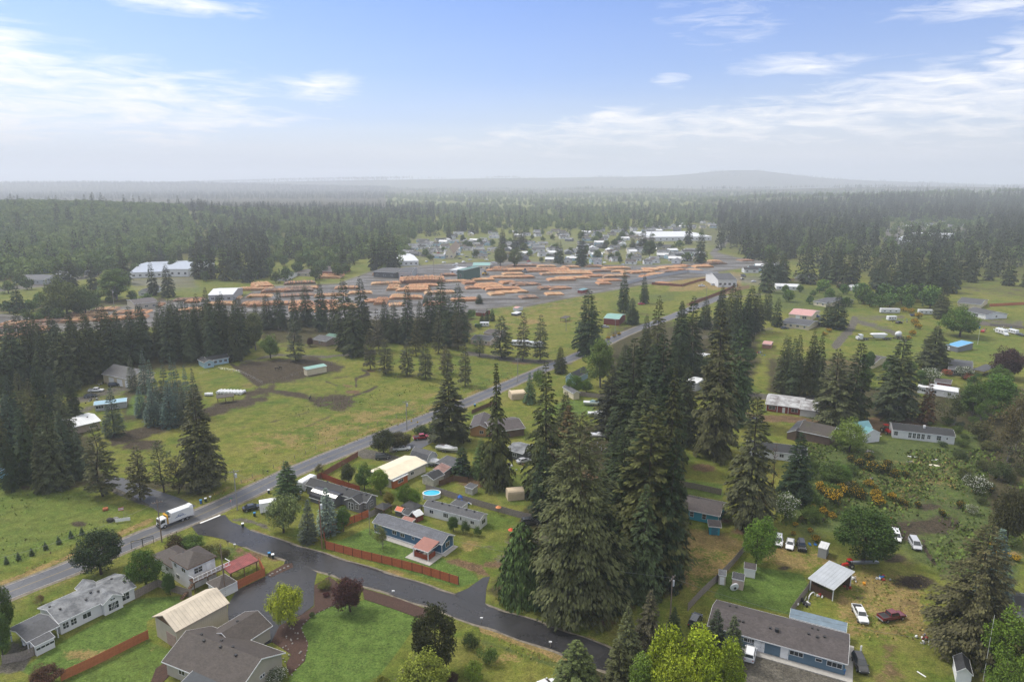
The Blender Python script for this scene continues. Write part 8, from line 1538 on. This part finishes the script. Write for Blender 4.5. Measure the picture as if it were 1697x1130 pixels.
umbrella('orange parasol in the back yard right of the mobile home', 826, 852, ('orange', (.55,.20,.07))); umbrella('red orange canopy just above the drooping cedar', 847, 890, ('red', (.55,.07,.03)))
r = thing('white_disc', 'white round trampoline pad leaning by the pinkish shed', 'disc', P(1217, 979), .2); s = MB(); s.tube((0,-.05,.9),(0,.25,.98),.95,n=20); s.build('pad', WHITE, r); s = MB(); s.tube((.1,-.07,.7),(.1,-.05,.7),.3,n=8); s.build('patch', DARK, r)
r = thing('white_arch', 'white arched trampoline frame by the fence and motorbikes', 'frame', P(1345, 990), .6); s = MB(); pts = [Vector((1.1*math.cos(a), 0, 1.0*math.sin(a)+.2)) for a in [math.pi*k/8 for k in range(9)]]; [s.tube(a, b_, .12, n=6) for a, b_ in zip(pts, pts[1:])]; s.build('hoop', WHITE, r)
def junk(px, py, n, spread, cols, label, nm='junk_pile', cat='junk', hmax=.7, seed=1):
    rr = random.Random(seed); r = thing(nm, label, cat, P(px, py), rr.random())
    for k in range(n):
        c = cols[k % len(cols)]; s = MB(); w, d, h_ = rr.uniform(.2,.8), rr.uniform(.2,.7), rr.uniform(.15,hmax); x, y = rr.gauss(0, spread), rr.gauss(0, spread*.6)
        if k % 3 == 0: s.ellipsoid((x, y, h_*.5), (w*.5, d*.5, h_*.5), 8, 5); s.build('lump', c, r)
        elif k % 3 == 1: T = Matrix.Translation((x, y, h_*.5)) @ Matrix.Rotation(rr.random()*3, 4, 'Z') @ Matrix.Rotation(rr.uniform(-.4,.4), 4, 'X'); s.box(-w/2,w/2,-d/2,d/2,-h_/2,h_/2,T); s.build('crate', c, r)
        else: s.tube((x, y, .1), (x+rr.uniform(-.6,.6), y+rr.uniform(-.4,.4), h_+.3), .05, n=6); s.build('rod', c, r)
RC = plain('faded_red', (.35,.04,.03)); BC = plain('tarp_blue', (.03,.16,.45), rough=.4); OC = plain('yellow_orange', (.60,.26,.02)); GC = plain('old_grey', (.25,.25,.25), rough=.8)
junk(1335, 1000, 16, .9, [DARK, BLACK, WHITE, GC], 'heap of black and white motorbike parts along the short fence', seed=2); junk(1360, 985, 12, .8, [RC, WHITE, WOOD_BROWN], 'red and white clutter under the machine shed', seed=3); junk(1400, 958, 18, 1.3, [WHITE, GC, DARK, WOOD_OLD], 'white and dark scrap heap right of the machine shed', seed=4)
junk(1402, 972, 8, .7, [RC, WOOD_BROWN, DARK], 'small reddish scrap heap behind the machine shed corner', seed=5); junk(1460, 960, 10, 1.0, [BC, RC, GC, WHITE], 'colourful burn pile edge with a blue tarp', seed=6); junk(1535, 1062, 18, 1.6, [GC, WHITE, WOOD_OLD, RC], 'rubbish heap at the foot of the big olive spruce', seed=7)
junk(1348, 903, 7, .8, [BC], 'crumpled blue tarp beside the black off-road car', 'blue_tarp', 'tarp', .4, 8); junk(1443, 772+22, 4, .5, [GC, WOOD_OLD], 'small grey timber heap in the meadow', seed=9); junk(1440, 748, 10, .8, [GC, WOOD_OLD, WHITE], 'stacked firewood beside the light green tree', seed=10)
junk(1660, 545, 30, 6, [WHITE, GC, BC, RC, DARK], 'long spread of junk and wreckage at the far right yard', hmax=1.6, seed=11); junk(1495, 534, 16, 4, [GC, DARK, BC], 'row of old machinery beside the broom loop', hmax=1.6, seed=12); junk(1255, 587, 18, 3, [RC, WHITE, BC, GC], 'red and blue clutter beside the belt of firs', hmax=1.3, seed=13)
junk(225, 1, 0, 1, [GC], 'x') if False else None; junk(170, 637, 14, 2.2, [DARK, GC, RC], 'dark machinery clutter by the cream barn', hmax=1.2, seed=14); junk(155, 664, 10, 1.6, [DARK, GC], 'clutter at the left end of the pale blue roofed shed', hmax=1.0, seed=15); junk(693, 830, 10, 1.2, [BC, DARK, WHITE], 'garden clutter between the canopy and the pool', seed=16)
junk(848, 775, 14, 2.4, [GC, WHITE, WOOD_BROWN, DARK], 'clutter in the yard right of the ragged spire fir', hmax=1.0, seed=17); junk(990, 745, 14, 3, [WHITE, GC, DARK], 'white and grey clutter glimpsed between the firs', hmax=1.6, seed=18); junk(500, 815, 12, 1.5, [BC, WHITE, DARK], 'blue tarped clutter beside the motorhome', hmax=1.3, seed=19)
junk(487, 830, 9, 1.2, [WHITE, GC], 'white clutter behind the darker blue spruce', hmax=1.4, seed=20); junk(1393, 1, 0, 1, [GC], 'x') if False else None
junk(1432, 968, 3, .35, [OC], 'yellow orange toy cart on the worn grass', 'toy_cart', 'toy', .7, 21); junk(1417, 961, 4, .4, [WHITE], 'white tub near the scrap heap', 'tub', 'tub', .5, 22); junk(1478, 858, 3, .4, [RC], 'small red thing lying in the upper mud', 'red_scrap', 'scrap', .4, 23)
# brush pile
r = thing('brush_pile', 'big dark pile of branches waiting to be burnt', 'brush pile', P(1502, 968)); rr = random.Random(5); s = MB()
for k in range(420): a = rr.gauss(0, 1.9); b_ = rr.gauss(0, .9); z = max(.05, 1.3*math.exp(-(a/2.2)**2)*rr.random()); an = rr.random()*6.28; l = rr.uniform(.5,1.5); s.tube((a,b_,z),(a+l*math.cos(an),b_+l*math.sin(an),z+rr.uniform(-.2,.4)),.03,.01,3,False)
s.build('branches', plain('dark_brush', (.035,.025,.022), rough=.95, var=.3), r)['kind'] = 'stuff'
# ladders, poles and planks on the grass
def plank(label, px, py, l, w, rz, mat, h_=.12): r = tag(MB().box(-l/2,l/2,-w/2,w/2,.02,h_).build('plank', mat), label, 'plank'); r.location = P(px, py); r.rotation_euler = (0,0,rz)
plank('long pale plank in the meadow, upper left of four', 1512, 757, 2.6, .5, -.4, WHITE); plank('pale plank in the meadow, lower left of four', 1508, 765, 2.2, .4, .1, GC); plank('pale plank in the meadow, upper right of four', 1549, 762, 2.4, .5, .1, WHITE)
s = MB(); s.ellipsoid((0,0,.2),(1.6,.6,.25)); o = tag(s.build('surfboard', plain('ivory_plastic', (.62,.58,.45))), 'ivory oval board lying in the meadow, lower right of four', 'board'); o.location = P(1548, 772); o.rotation_euler = (0,0,-.35)
plank('grey metal ramp lying beside the red garden tractor', 1432, 933, 6.5, .7, .03, CHROME, .5); plank('white stick standing near the black suv', 1426, 1082, .3, .15, .3, WHITE, 1.6); plank('white plank on the earth track at the bottom', 1527, 1117, 1.6, .2, -1.1, WHITE)
plank('slim white pipe near the tractor', 1453, 722, 3.0, .3, -.2, WHITE)
for i in range(5): o = tag(MB().box(-2.6,2.6,-.06,.06,.0,.12).build('metal_beam', CHROME), 'slanting metal beam leaning under the wide green tree', 'beam', 'metal beams under the wide tree'); o.location = P(1436+i*3, 927); o.location.z = .9; o.rotation_euler = (0, .35, 1.9)
# stones round the mulch
SR = plain('pale_rock', (.27,.25,.23), rough=.9, var=.2)
s = MB(); s.ellipsoid((0,0,.12),(.3,.22,.2),7,5); rk = s.data('stone', SR)
for i, (x, y) in enumerate([(553,1004),(545,1007),(537,1011),(529,1014),(522,1018),(514,1023),(508,1028),(503,1034),(500,1041),(502,1048),(505,1055),(508,1062),(510,1070),(509,1078),(506,1086),(502,1094),(496,1102),(490,1110),(484,1118)]):
    o = mk('edging_stone', rk, None, P(x, y), random.random()*3); tag(o, 'pale edging stone in the curved line between mulch and lawn', 'stone', 'edging stones of the mulch bed'); o.scale = (random.uniform(.45,.75),)*3
for i in range(20):
    o = mk('garden_rock', rk, None, P(random.uniform(468,500), random.uniform(1036,1100)), random.random()*3); o.location.z = .08; tag(o, 'pale rock scattered on the dark mulch by the tan house', 'stone', 'rocks on the mulch'); o.scale = (random.uniform(.35,.8),)*3
for i in range(6): o = mk('garden_rock', rk, None, P(445+i*6+random.random()*3, 954-i*3), .3); tag(o, 'rock on the narrow bed at the driveway mouth', 'stone', 'rocks at the driveway mouth')
# horses, cow
def horse(label, px, py, rz, col, eat=True):
    m = plain('coat_'+str(round(col[0],3)), col, rough=.6); o = bpy.data.meshes.new('horse'); J = [((-.75,0,1.35),.26),((-.35,0,1.38),.30),((.15,0,1.32),.29),((.6,0,1.38),.27),((.95,0,1.5 if not eat else 1.2),.17),((1.3,0,1.85 if not eat else .75),.12),((1.45,0,1.8 if not eat else .45),.11),((1.75,0,1.65 if not eat else .2),.07)]
    v = [j[0] for j in J]; rad_ = [j[1] for j in J]; e = [(i, i+1) for i in range(7)]
    for x, par, dx in ((-.7,0,1),(.6,3,-1)):
        for y in (-.18,.18):
            i = len(v); v += [(x,y,1.05),(x+.08*dx,y,.62),(x-.05*dx if dx > 0 else x,y,.5 if dx > 0 else .45),(x,y,.06)]; rad_ += [.15,.08,.06,.055]; e += [(par,i),(i,i+1),(i+1,i+2),(i+2,i+3)]
    i = len(v); v += [(-1.05,0,1.3),(-1.12,0,.8)]; rad_ += [.06,.05]; e += [(0,i),(i,i+1)]
    o.from_pydata(v, e, []); ob = bpy.data.objects.new('horse', o); COL.objects.link(ob); sk = ob.modifiers.new('skin', 'SKIN'); ob.modifiers.new('sub', 'SUBSURF').levels = 1
    for k, sv in enumerate(o.skin_vertices[0].data): sv.radius = (rad_[k], rad_[k]); sv.use_root = (k == 0)
    dg = bpy.context.evaluated_depsgraph_get(); me = bpy.data.meshes.new_from_object(ob.evaluated_get(dg)); bpy.data.objects.remove(ob); me.materials.clear(); me.materials.append(m); me.polygons.foreach_set('use_smooth', [True]*len(me.polygons)); q = mk('horse', me, None, P(px, py), rz); tag(q, label, 'horse'); return q
horse('dark horse grazing in the middle of the muddy paddock', 459, 614, .2, (.03,.022,.018)); horse('second dark horse just right of the first in the paddock', 465, 612, 2.6, (.028,.02,.016), False); horse('black horse standing in the green field below the paddock', 514, 663, 1.5, (.02,.016,.014), False)
horse('dark animal walking on the highway verge', 735, 679, .8, (.04,.03,.02)) if False else None
# ------------------------------------------------------------------ log yard
LOGM = []
for i, c in enumerate([(.40,.21,.11), (.29,.155,.09), (.16,.11,.08), (.42,.27,.15), (.21,.145,.11)]): LOGM.append(plain('log_bark_%s' % 'abcde'[i], c, rough=.85, var=.25, scale=.4))
def logpile(px, py, lpx, wpx, h_, ang_, mats, label, ragged=.4, seed=1, ll=12.0):
    """a deck of logs: many logs side by side and on top of each other; lpx = length of the deck in the photograph"""
    rr = random.Random(seed); c = P(px, py); dd_ = c.y*CS+H*SN; Ld = lpx/F*dd_; r = thing('log_pile', label, 'log pile', c, ang_); s = MB(); n = int(Ld/.62); x = -Ld/2
    rows = max(1, int(wpx))
    for row in range(rows):
        y0 = (row-(rows-1)/2)*(ll+1)
        for k in range(n):
            x = -Ld/2+k*.62; hh = h_*(1-abs(2*k/n-1)**9)*rr.uniform(.93, 1.10)
            for z in ([hh] if k % 3 else [hh, hh*.5]):
                s.cur = rr.choice(mats); ra = rr.uniform(.18,.42); l0, l1 = y0-ll/2+rr.gauss(0, ragged), y0+ll/2+rr.gauss(0, ragged); s.tube((x+rr.uniform(-.1,.1), l0, z), (x+rr.uniform(-.25,.25), l1, z+rr.uniform(-.1,.1)), ra*1.05, ra*.8, 6)
        s.cur = rr.choice(mats); e = .35; s.hexa([(-Ld/2-e, y0-ll/2+.3, 0), (Ld/2+e, y0-ll/2+.3, 0), (Ld/2+e, y0+ll/2-.3, 0), (-Ld/2-e, y0+ll/2-.3, 0), (-Ld/2+.6, y0-ll/2+.4, h_*.86), (Ld/2-.6, y0-ll/2+.4, h_*.86), (Ld/2-.6, y0+ll/2-.4, h_*.86), (-Ld/2+.6, y0+ll/2-.4, h_*.86)])
    s.build('logs', LOGM, r)['kind'] = 'stuff'; return r
LP = [(700,466,75,2,6,.15,[0,0,3,1],'biggest tall heap of loose orange logs in the left of the yard',1.8),(652,478,20,2,3.5,.1,[0,3],'short orange log deck at the left below the big heap',.5),(660,492,24,1,3,.1,[0,3,3],'flat bright orange log deck behind the firs',.5),(632,500,20,2,3,.1,[1,0],'brownish orange log deck left of the flat bright one',.5),(692,480,42,2,3.5,.2,[3,0,0],'broad orange log deck right of the firs gap',.8),
 (778,470,22,1,3.5,.3,[0,1],'small orange log deck touching the firs',.6),(812,475,40,2,3.2,.35,[0,0,3],'orange log deck in the middle foreground of the yard',.6),(842,469,26,1,3,.35,[0,1],'small log deck right of the middle foreground one',.5),(872,472,46,1,2.2,.4,[0,1,4],'thin long log deck along the near track',.5),(838,485,30,1,1.6,.4,[0,3],'low orange log row near the field edge',.5),(862,483,22,1,1.6,.4,[3,0],'second low orange log row near the field edge',.5),
 (842,460,60,1,2.5,.05,[3,0],'wide orange log deck in front of the loader',.5),(845,447,76,2,2.4,.02,[1,0,4],'reddish log deck at the back left of the yard',.6),(905,448,80,2,2.4,.02,[1,0,1],'long reddish log deck at the back centre',.6),(945,452,72,2,2.2,.02,[0,3],'long pale orange log deck at the back right',.6),(930,464,46,1,2.6,.2,[0,0,3],'orange log deck in the centre right',.5),(985,458,36,1,2.2,.25,[1,0],'orange log deck right of the centre',.5),
 (1010,465,36,1,2,.35,[0,1],'thin orange log deck towards the pale wall',.5),(925,478,40,1,2,.42,[4,1,0],'brown log row along the near drain',.5),(1025,450,26,1,2,.05,[0,3],'small orange log deck near the town',.5),(1050,452,18,1,2.4,.3,[0],'small log deck left of the double fir',.5),(1075,459,26,1,2.4,.4,[0,1],'orange log deck right of the double fir',.5),(1080,448,24,1,2.4,.1,[0,3],'bright log deck behind the double fir',.5),(1122,449,22,1,4,.5,[0,0],'orange log heap shaped like a cone near the pale wall',.8),
 (1185,434,20,1,3,.1,[0,3],'far orange log deck by the highway end',.5),(1165,441,26,1,2,.4,[0,1,4],'low far log row along the pale wall',.4),(1235,432,24,1,2,.3,[1,1,4],'last reddish log heap by the highway',.6),(1130,441,24,1,1.8,.2,[0,1],'small far log deck in front of the town',.4),(1100,470,20,1,1.6,.5,[0,1],'low log row close to the pale wall',.4),
 (435,475,30,2,5,.5,[3,0],'steep orange log heap at the left behind the firs',1.6),(450,483,26,1,3.5,.2,[2,4],'dark brown log deck beneath the steep heap',.8),(497,470,50,1,3.5,.32,[0,2],'long sloping log deck left of the clump of firs',.6),(495,480,46,2,3,.3,[2,2,4],'dark log deck below the sloping one',.6),(547,459,40,2,3.5,.05,[3,0],'orange log deck above the firs at the back left',.6),(422,502,36,1,2,.4,[4,2],'grey brown log row behind the belt of firs',.6),(455,503,24,1,2.5,.3,[0,1],'orange log deck showing between the firs',.5),(500,507,40,2,2.5,.3,[0,1],'orange logs glimpsed behind the clump of firs',.5),(540,512,36,2,2.5,.3,[0,1],'second orange deck glimpsed behind the clump of firs',.5),
 (625,455,14,1,3.5,.1,[3,0],'little orange log heap behind the big loose heap',.9),(743,457,26,1,3.5,.2,[1,2],'brownish log deck behind the big heap',.8),(140,523,62,1,3.2,.12,[3,3,0],'long bright orange log deck at the far left',.4),(85,533,70,1,2.6,.18,[2,1,4],'long brown log deck left of the bright one',.5),(185,529,48,1,2.6,.12,[0,3],'orange log row in front of the bright far left deck',.4),(35,541,70,1,2,.1,[4,2,1],'low weathered log row at the left edge',.5),(20,558,50,1,2.2,.15,[0,4],'log row at the left edge nearest the firs',.5),(250,507,36,1,2.6,.12,[2,1],'brown log deck behind the belt of firs',.5),(320,500,22,1,2.4,.2,[0],'small orange log deck behind the belt of firs',.5)]
for i, a in enumerate(LP): logpile(*a[:3], a[3], a[4]*.5, a[5], a[6], a[7], a[8], i)
rl = random.Random(44)
for poly, n, grp in [([(640,470),(860,440),(1000,440),(1080,446),(1000,475),(860,498),(760,505),(650,510)], 34, 'in the middle of the log yard'), ([(420,480),(620,470),(620,500),(540,520),(430,515)], 14, 'in the left part of the log yard behind the firs'), ([(0,535),(300,498),(420,490),(420,505),(300,520),(60,552),(0,556)], 16, 'at the far left end of the log yard'), ([(1080,446),(1220,434),(1180,446),(1090,462)], 9, 'at the far right end of the log yard')]:
    for k, (x, y) in enumerate(scatter(poly, n, 22, 30+n)):
        u = PX(x, y); logpile(u[0], u[1], rl.uniform(22, 60), 1, rl.uniform(.8, 1.6), rl.gauss(.2, .06), rl.choice([[0,3],[1,0],[0,3,4],[4,2,1],[3,3,0]]), 'low orange brown log deck '+grp, .25, k+90)['group'] = 'log decks '+grp
def loader(label, px, py, rz, col):
    r = thing('log_loader', label, 'loader', P(px, py), rz); s = MB(); s.box(-2.5,1.2,-1.2,1.2,1,2.4); s.build('body', col, r); s = MB(); s.box(-.8,.8,-.9,.9,2.4,4.0); s.build('cab', GLASS, r); s = MB(); s.hexa([(1.2,-.8,1.6),(4.2,-.8,.6),(4.2,.8,.6),(1.2,.8,1.6),(1.2,-.8,2.1),(4.2,-.8,1.1),(4.2,.8,1.1),(1.2,.8,2.1)]); s.build('arm', col, r); wheels(r, (-1.8, 1.6), 3.0, .95, .6)
YLO = plain('loader_yellow', (.50,.32,.03)); loader('yellow log loader at work in the middle of the yard', 804, 456, .5, YLO); loader('dark log loader on the back log deck', 870, 452, .3, GC); loader('grey log loader near the left log heap', 780, 448, 1.0, GC)
# ------------------------------------------------------------------ far buildings
def bigbox(name, label, cat, A, B, D, ze, rise, wall, roof, kind='gable', wins=6):
    h = house(name, label, cat, A, B, D, ze, kind, rise, wall, roof, .3, wins=[('f', (k+.5)/wins, ze*.3, 2.0, ze*.28, 1) for k in range(wins)]); return h
bigbox('school', 'large low building with broad pale grey roofs at the left behind the trees', 'school', (215,452), (300,449), (310,432), 5, 2.5, W_WHITE, MR_SILV, wins=8); bigbox('school_hall', 'white gabled hall at the right end of the large low grey roofed building', 'hall', (268,446), (312,446), (314,434), 7, 3, W_WHITE, MR_SILV, wins=4)
bigbox('warehouse', 'white warehouse with ridged white roof at the left edge of the log yard', 'warehouse', (344,489), (386,488), (388,477), 5, 2, W_METAL, MR_WHITE, wins=3); bigbox('mill_shed', 'pale metal mill shed beside the log yard fir clump', 'mill', (660,452), (682,452), (684,443), 6, 1.5, W_METAL, SH_GREY, wins=2); bigbox('mill_shed', 'dark open mill shed under the tall fir clump', 'mill', (618,450), (655,452), (657,444), 5, 1.5, W_DGREY, SH_GREY, wins=3)
bigbox('warehouse', 'big white flat roofed warehouse in the town left of centre', 'warehouse', (660,433), (694,432), (692,420), 5, 1.5, W_WHITE, MR_WHITE, wins=4); bigbox('shop', 'grey roofed shop with white walls at the end of the pale wall', 'shop', (1190,464), (1222,464), (1226,454), 6, 3.2, W_WHITE, SH_GREY, wins=4)
bigbox('supermarket', 'very long low white roofed building far right of the town', 'warehouse', (1080,393), (1180,392), (1178,383), 6, 1.0, W_WHITE, MR_WHITE, wins=10); bigbox('workshop_hall', 'white roofed hall among the trees far right', 'hall', (1492,393), (1560,396), (1562,386), 6, 2, W_WHITE, MR_WHITE, wins=6); bigbox('workshop_hall', 'second silver roofed hall beside the white one far right', 'hall', (1510,401), (1545,401), (1548,394), 6, 1, W_METAL, MR_SILV, wins=4)
bigbox('church', 'house with a tall tan roof at the left end of the town', 'church', (737,421), (752,421), (750,408), 5, 7, W_CREAM, plain('tan_shingle_roof', (.27,.20,.14), rough=.8), 'gabley', 2); bigbox('scale_house', 'small flat roofed white scale house at the entrance of the log yard', 'office', (745,447), (762,448), (764,443), 4, .4, W_WHITE, MR_WHITE, 'shed', 2)
bigbox('log_machine', 'dark green sorting machine building in the log yard', 'machine', (757,447), (768,448), (769,441), 9, 1, plain('dark_green_steel', (.05,.11,.09)), MR_DKG, 'shed', 1); bigbox('long_shed', 'long pale green roofed shed at the back of the log yard', 'shed', (783,440), (812,440), (814,435), 4, 1, W_CREAM, MR_GREEN, wins=3)
bigbox('grey_hall', 'blue grey roofed buildings seen left of the far field firs', 'hall', (0+20,462), (70,464), (75,455), 4, 1.5, W_METAL, SH_GREY, wins=3); bigbox('brown_shed', 'long low brown roofed shed behind the left log piles', 'shed', (222,504), (262,500), (258,492), 4, 1.5, W_TAN, SH_MAU, wins=3); bigbox('small_house', 'little white gabled house behind the left trees', 'house', (228,484), (243,484), (242,476), 3, 2, W_WHITE, SH_GREY, 'gabley', 1)
bigbox('small_house', 'small grey house behind the left log yard shrubs', 'house', (455,460), (475,460), (476,452), 3, 1.5, W_WHITE, SH_GREY, 'gable', 2); bigbox('small_house', 'brick coloured house with teal roof behind the left log piles', 'house', (525,449), (552,450), (556,442), 4, 2.5, plain('brick_wall', (.25,.12,.09)), SH_BRN, 'gable', 2); bigbox('small_house', 'brown roofed bungalow near the brick coloured house', 'house', (490,452), (512,453), (514,446), 3, 1.5, W_TAN, SH_BRN, 'gable', 2)
# the town: every small house by itself, three kinds of wall and roof
rt = random.Random(12); cols_w = [(W_WHITE, 'white'), (W_CREAM, 'cream'), (W_TAN, 'tan'), (W_GREY, 'grey'), (W_LBLUE, 'pale blue')]; cols_r = [(SH_GREY, 'grey'), (SH_DARK, 'dark'), (SH_WORN, 'pale grey'), (MR_WHITE, 'white'), (SH_BRN, 'brown')]; TP = {}
def townhouse(x, y, w, l, grp, where):
    wi, ri = rt.choice([0,0,0,1,2,3,4]), rt.choice([0,0,1,2,2,3,4]); key = (wi, ri)
    lab = 'small %s house with %s roof %s' % (cols_w[wi][1], cols_r[ri][1], where); rz = rt.choice([0, .3, -.3, 1.4])+rt.gauss(0, .1)
    z = float(ground_z(x, y))
    if key in TP: o = dup(TP[key], (x, y, z), rz, lab, grp+', '+cols_w[wi][1]+' with '+cols_r[ri][1]+' roof'); o.scale = (l/14, w/9, 1)
    else:
        o = thing('town_house', lab, 'house', (x, y, z), rz, grp+', '+cols_w[wi][1]+' with '+cols_r[ri][1]+' roof'); fit(o, 14, 9, 3.0, 'gable', 2.0, cols_w[wi][0], cols_r[ri][0], .3, [('f',.2,1,1.8,1.2,1),('f',.7,1,2.2,1.2,1),('r',.5,1,1.6,1.2,1),('l',.5,1,1.6,1.2,1)], (), (), WHITE); TP[key] = o; o.scale = (l/14, w/9, 1)
for poly, n, md, grp, where, sd in [([(650,432),(740,432),(800,432),(900,436),(930,425),(925,408),(800,400),(690,402),(640,415)], 74, 17, 'small houses on the left side of the town', 'on the left side of the town', 1), ([(935,438),(1030,440),(1170,440),(1150,420),(1060,405),(940,405)], 64, 17, 'small houses on the right side of the town', 'on the right side of the town', 2), ([(930,402),(1070,402),(1100,385),(1150,377),(1000,380),(925,390)], 52, 24, 'small houses in the hazy back of the town', 'in the hazy back of the town', 3), ([(1480,385),(1540,380),(1600,378),(1610,366),(1500,370)], 22, 26, 'small houses in the far right clearing', 'in the far right clearing', 4), ([(0,470),(90,462),(210,460),(200,452),(60,452)], 10, 24, 'small houses behind the left trees', 'behind the left trees', 5), ([(1230,455),(1280,452),(1300,445),(1240,443)], 8, 14, 'small sheds beyond the grey roofed shop', 'beyond the grey roofed shop', 6), ([(720,398),(930,392),(930,384),(760,388)], 22, 30, 'small houses at the back left of the town', 'at the back left of the town', 8), ([(1110,385),(1180,378),(1180,370),(1120,372)], 14, 26, 'small houses above the long white building', 'above the long white building', 7)]:
    for x, y in scatter(poly, n, md, sd): townhouse(x, y, rt.uniform(7, 10), rt.uniform(9, 17), grp, where)
# small far parked cars in town and at the shop
s = MB(); s.box(-2.2,2.2,-.9,.9,.3,1.0); s.hexa([(-1.5,-.85,1.0),(1.0,-.85,1.0),(1.0,.85,1.0),(-1.5,.85,1.0),(-1.1,-.7,1.5),(.5,-.7,1.5),(.5,.7,1.5),(-1.1,.7,1.5)]); FC = [s.data('far_car', paint(n, c)) for n, c in (('white', WP), ('charcoal', (.05,.055,.06)), ('silver', (.42,.43,.46)), ('red', (.33,.02,.025)))]
FCN = ['white', 'dark', 'silver', 'red']
for poly, n, md, wh in [([(1225,470),(1290,470),(1290,450),(1232,450)], 14, 6, 'on the yard behind the grey roofed shop'), ([(740,440),(800,440),(800,448),(760,450)], 9, 8, 'by the log yard office'), ([(660,442),(900,440),(900,410),(660,412)], 40, 16, 'between the town houses'), ([(940,440),(1160,440),(1140,410),(940,410)], 30, 18, 'in the streets of the right half of the town'), ([(1590,545),(1697,552),(1697,560),(1600,550)], 6, 7, 'in the junk yard at the far right')]:
    for x, y in scatter(poly, n, md, 4): k = rt.randrange(4); o = mk('far_car', FC[k], None, (x, y, 0), rt.random()*3); tag(o, 'tiny %s car parked %s' % (FCN[k], wh), 'car', '%s cars parked %s' % (FCN[k], wh))
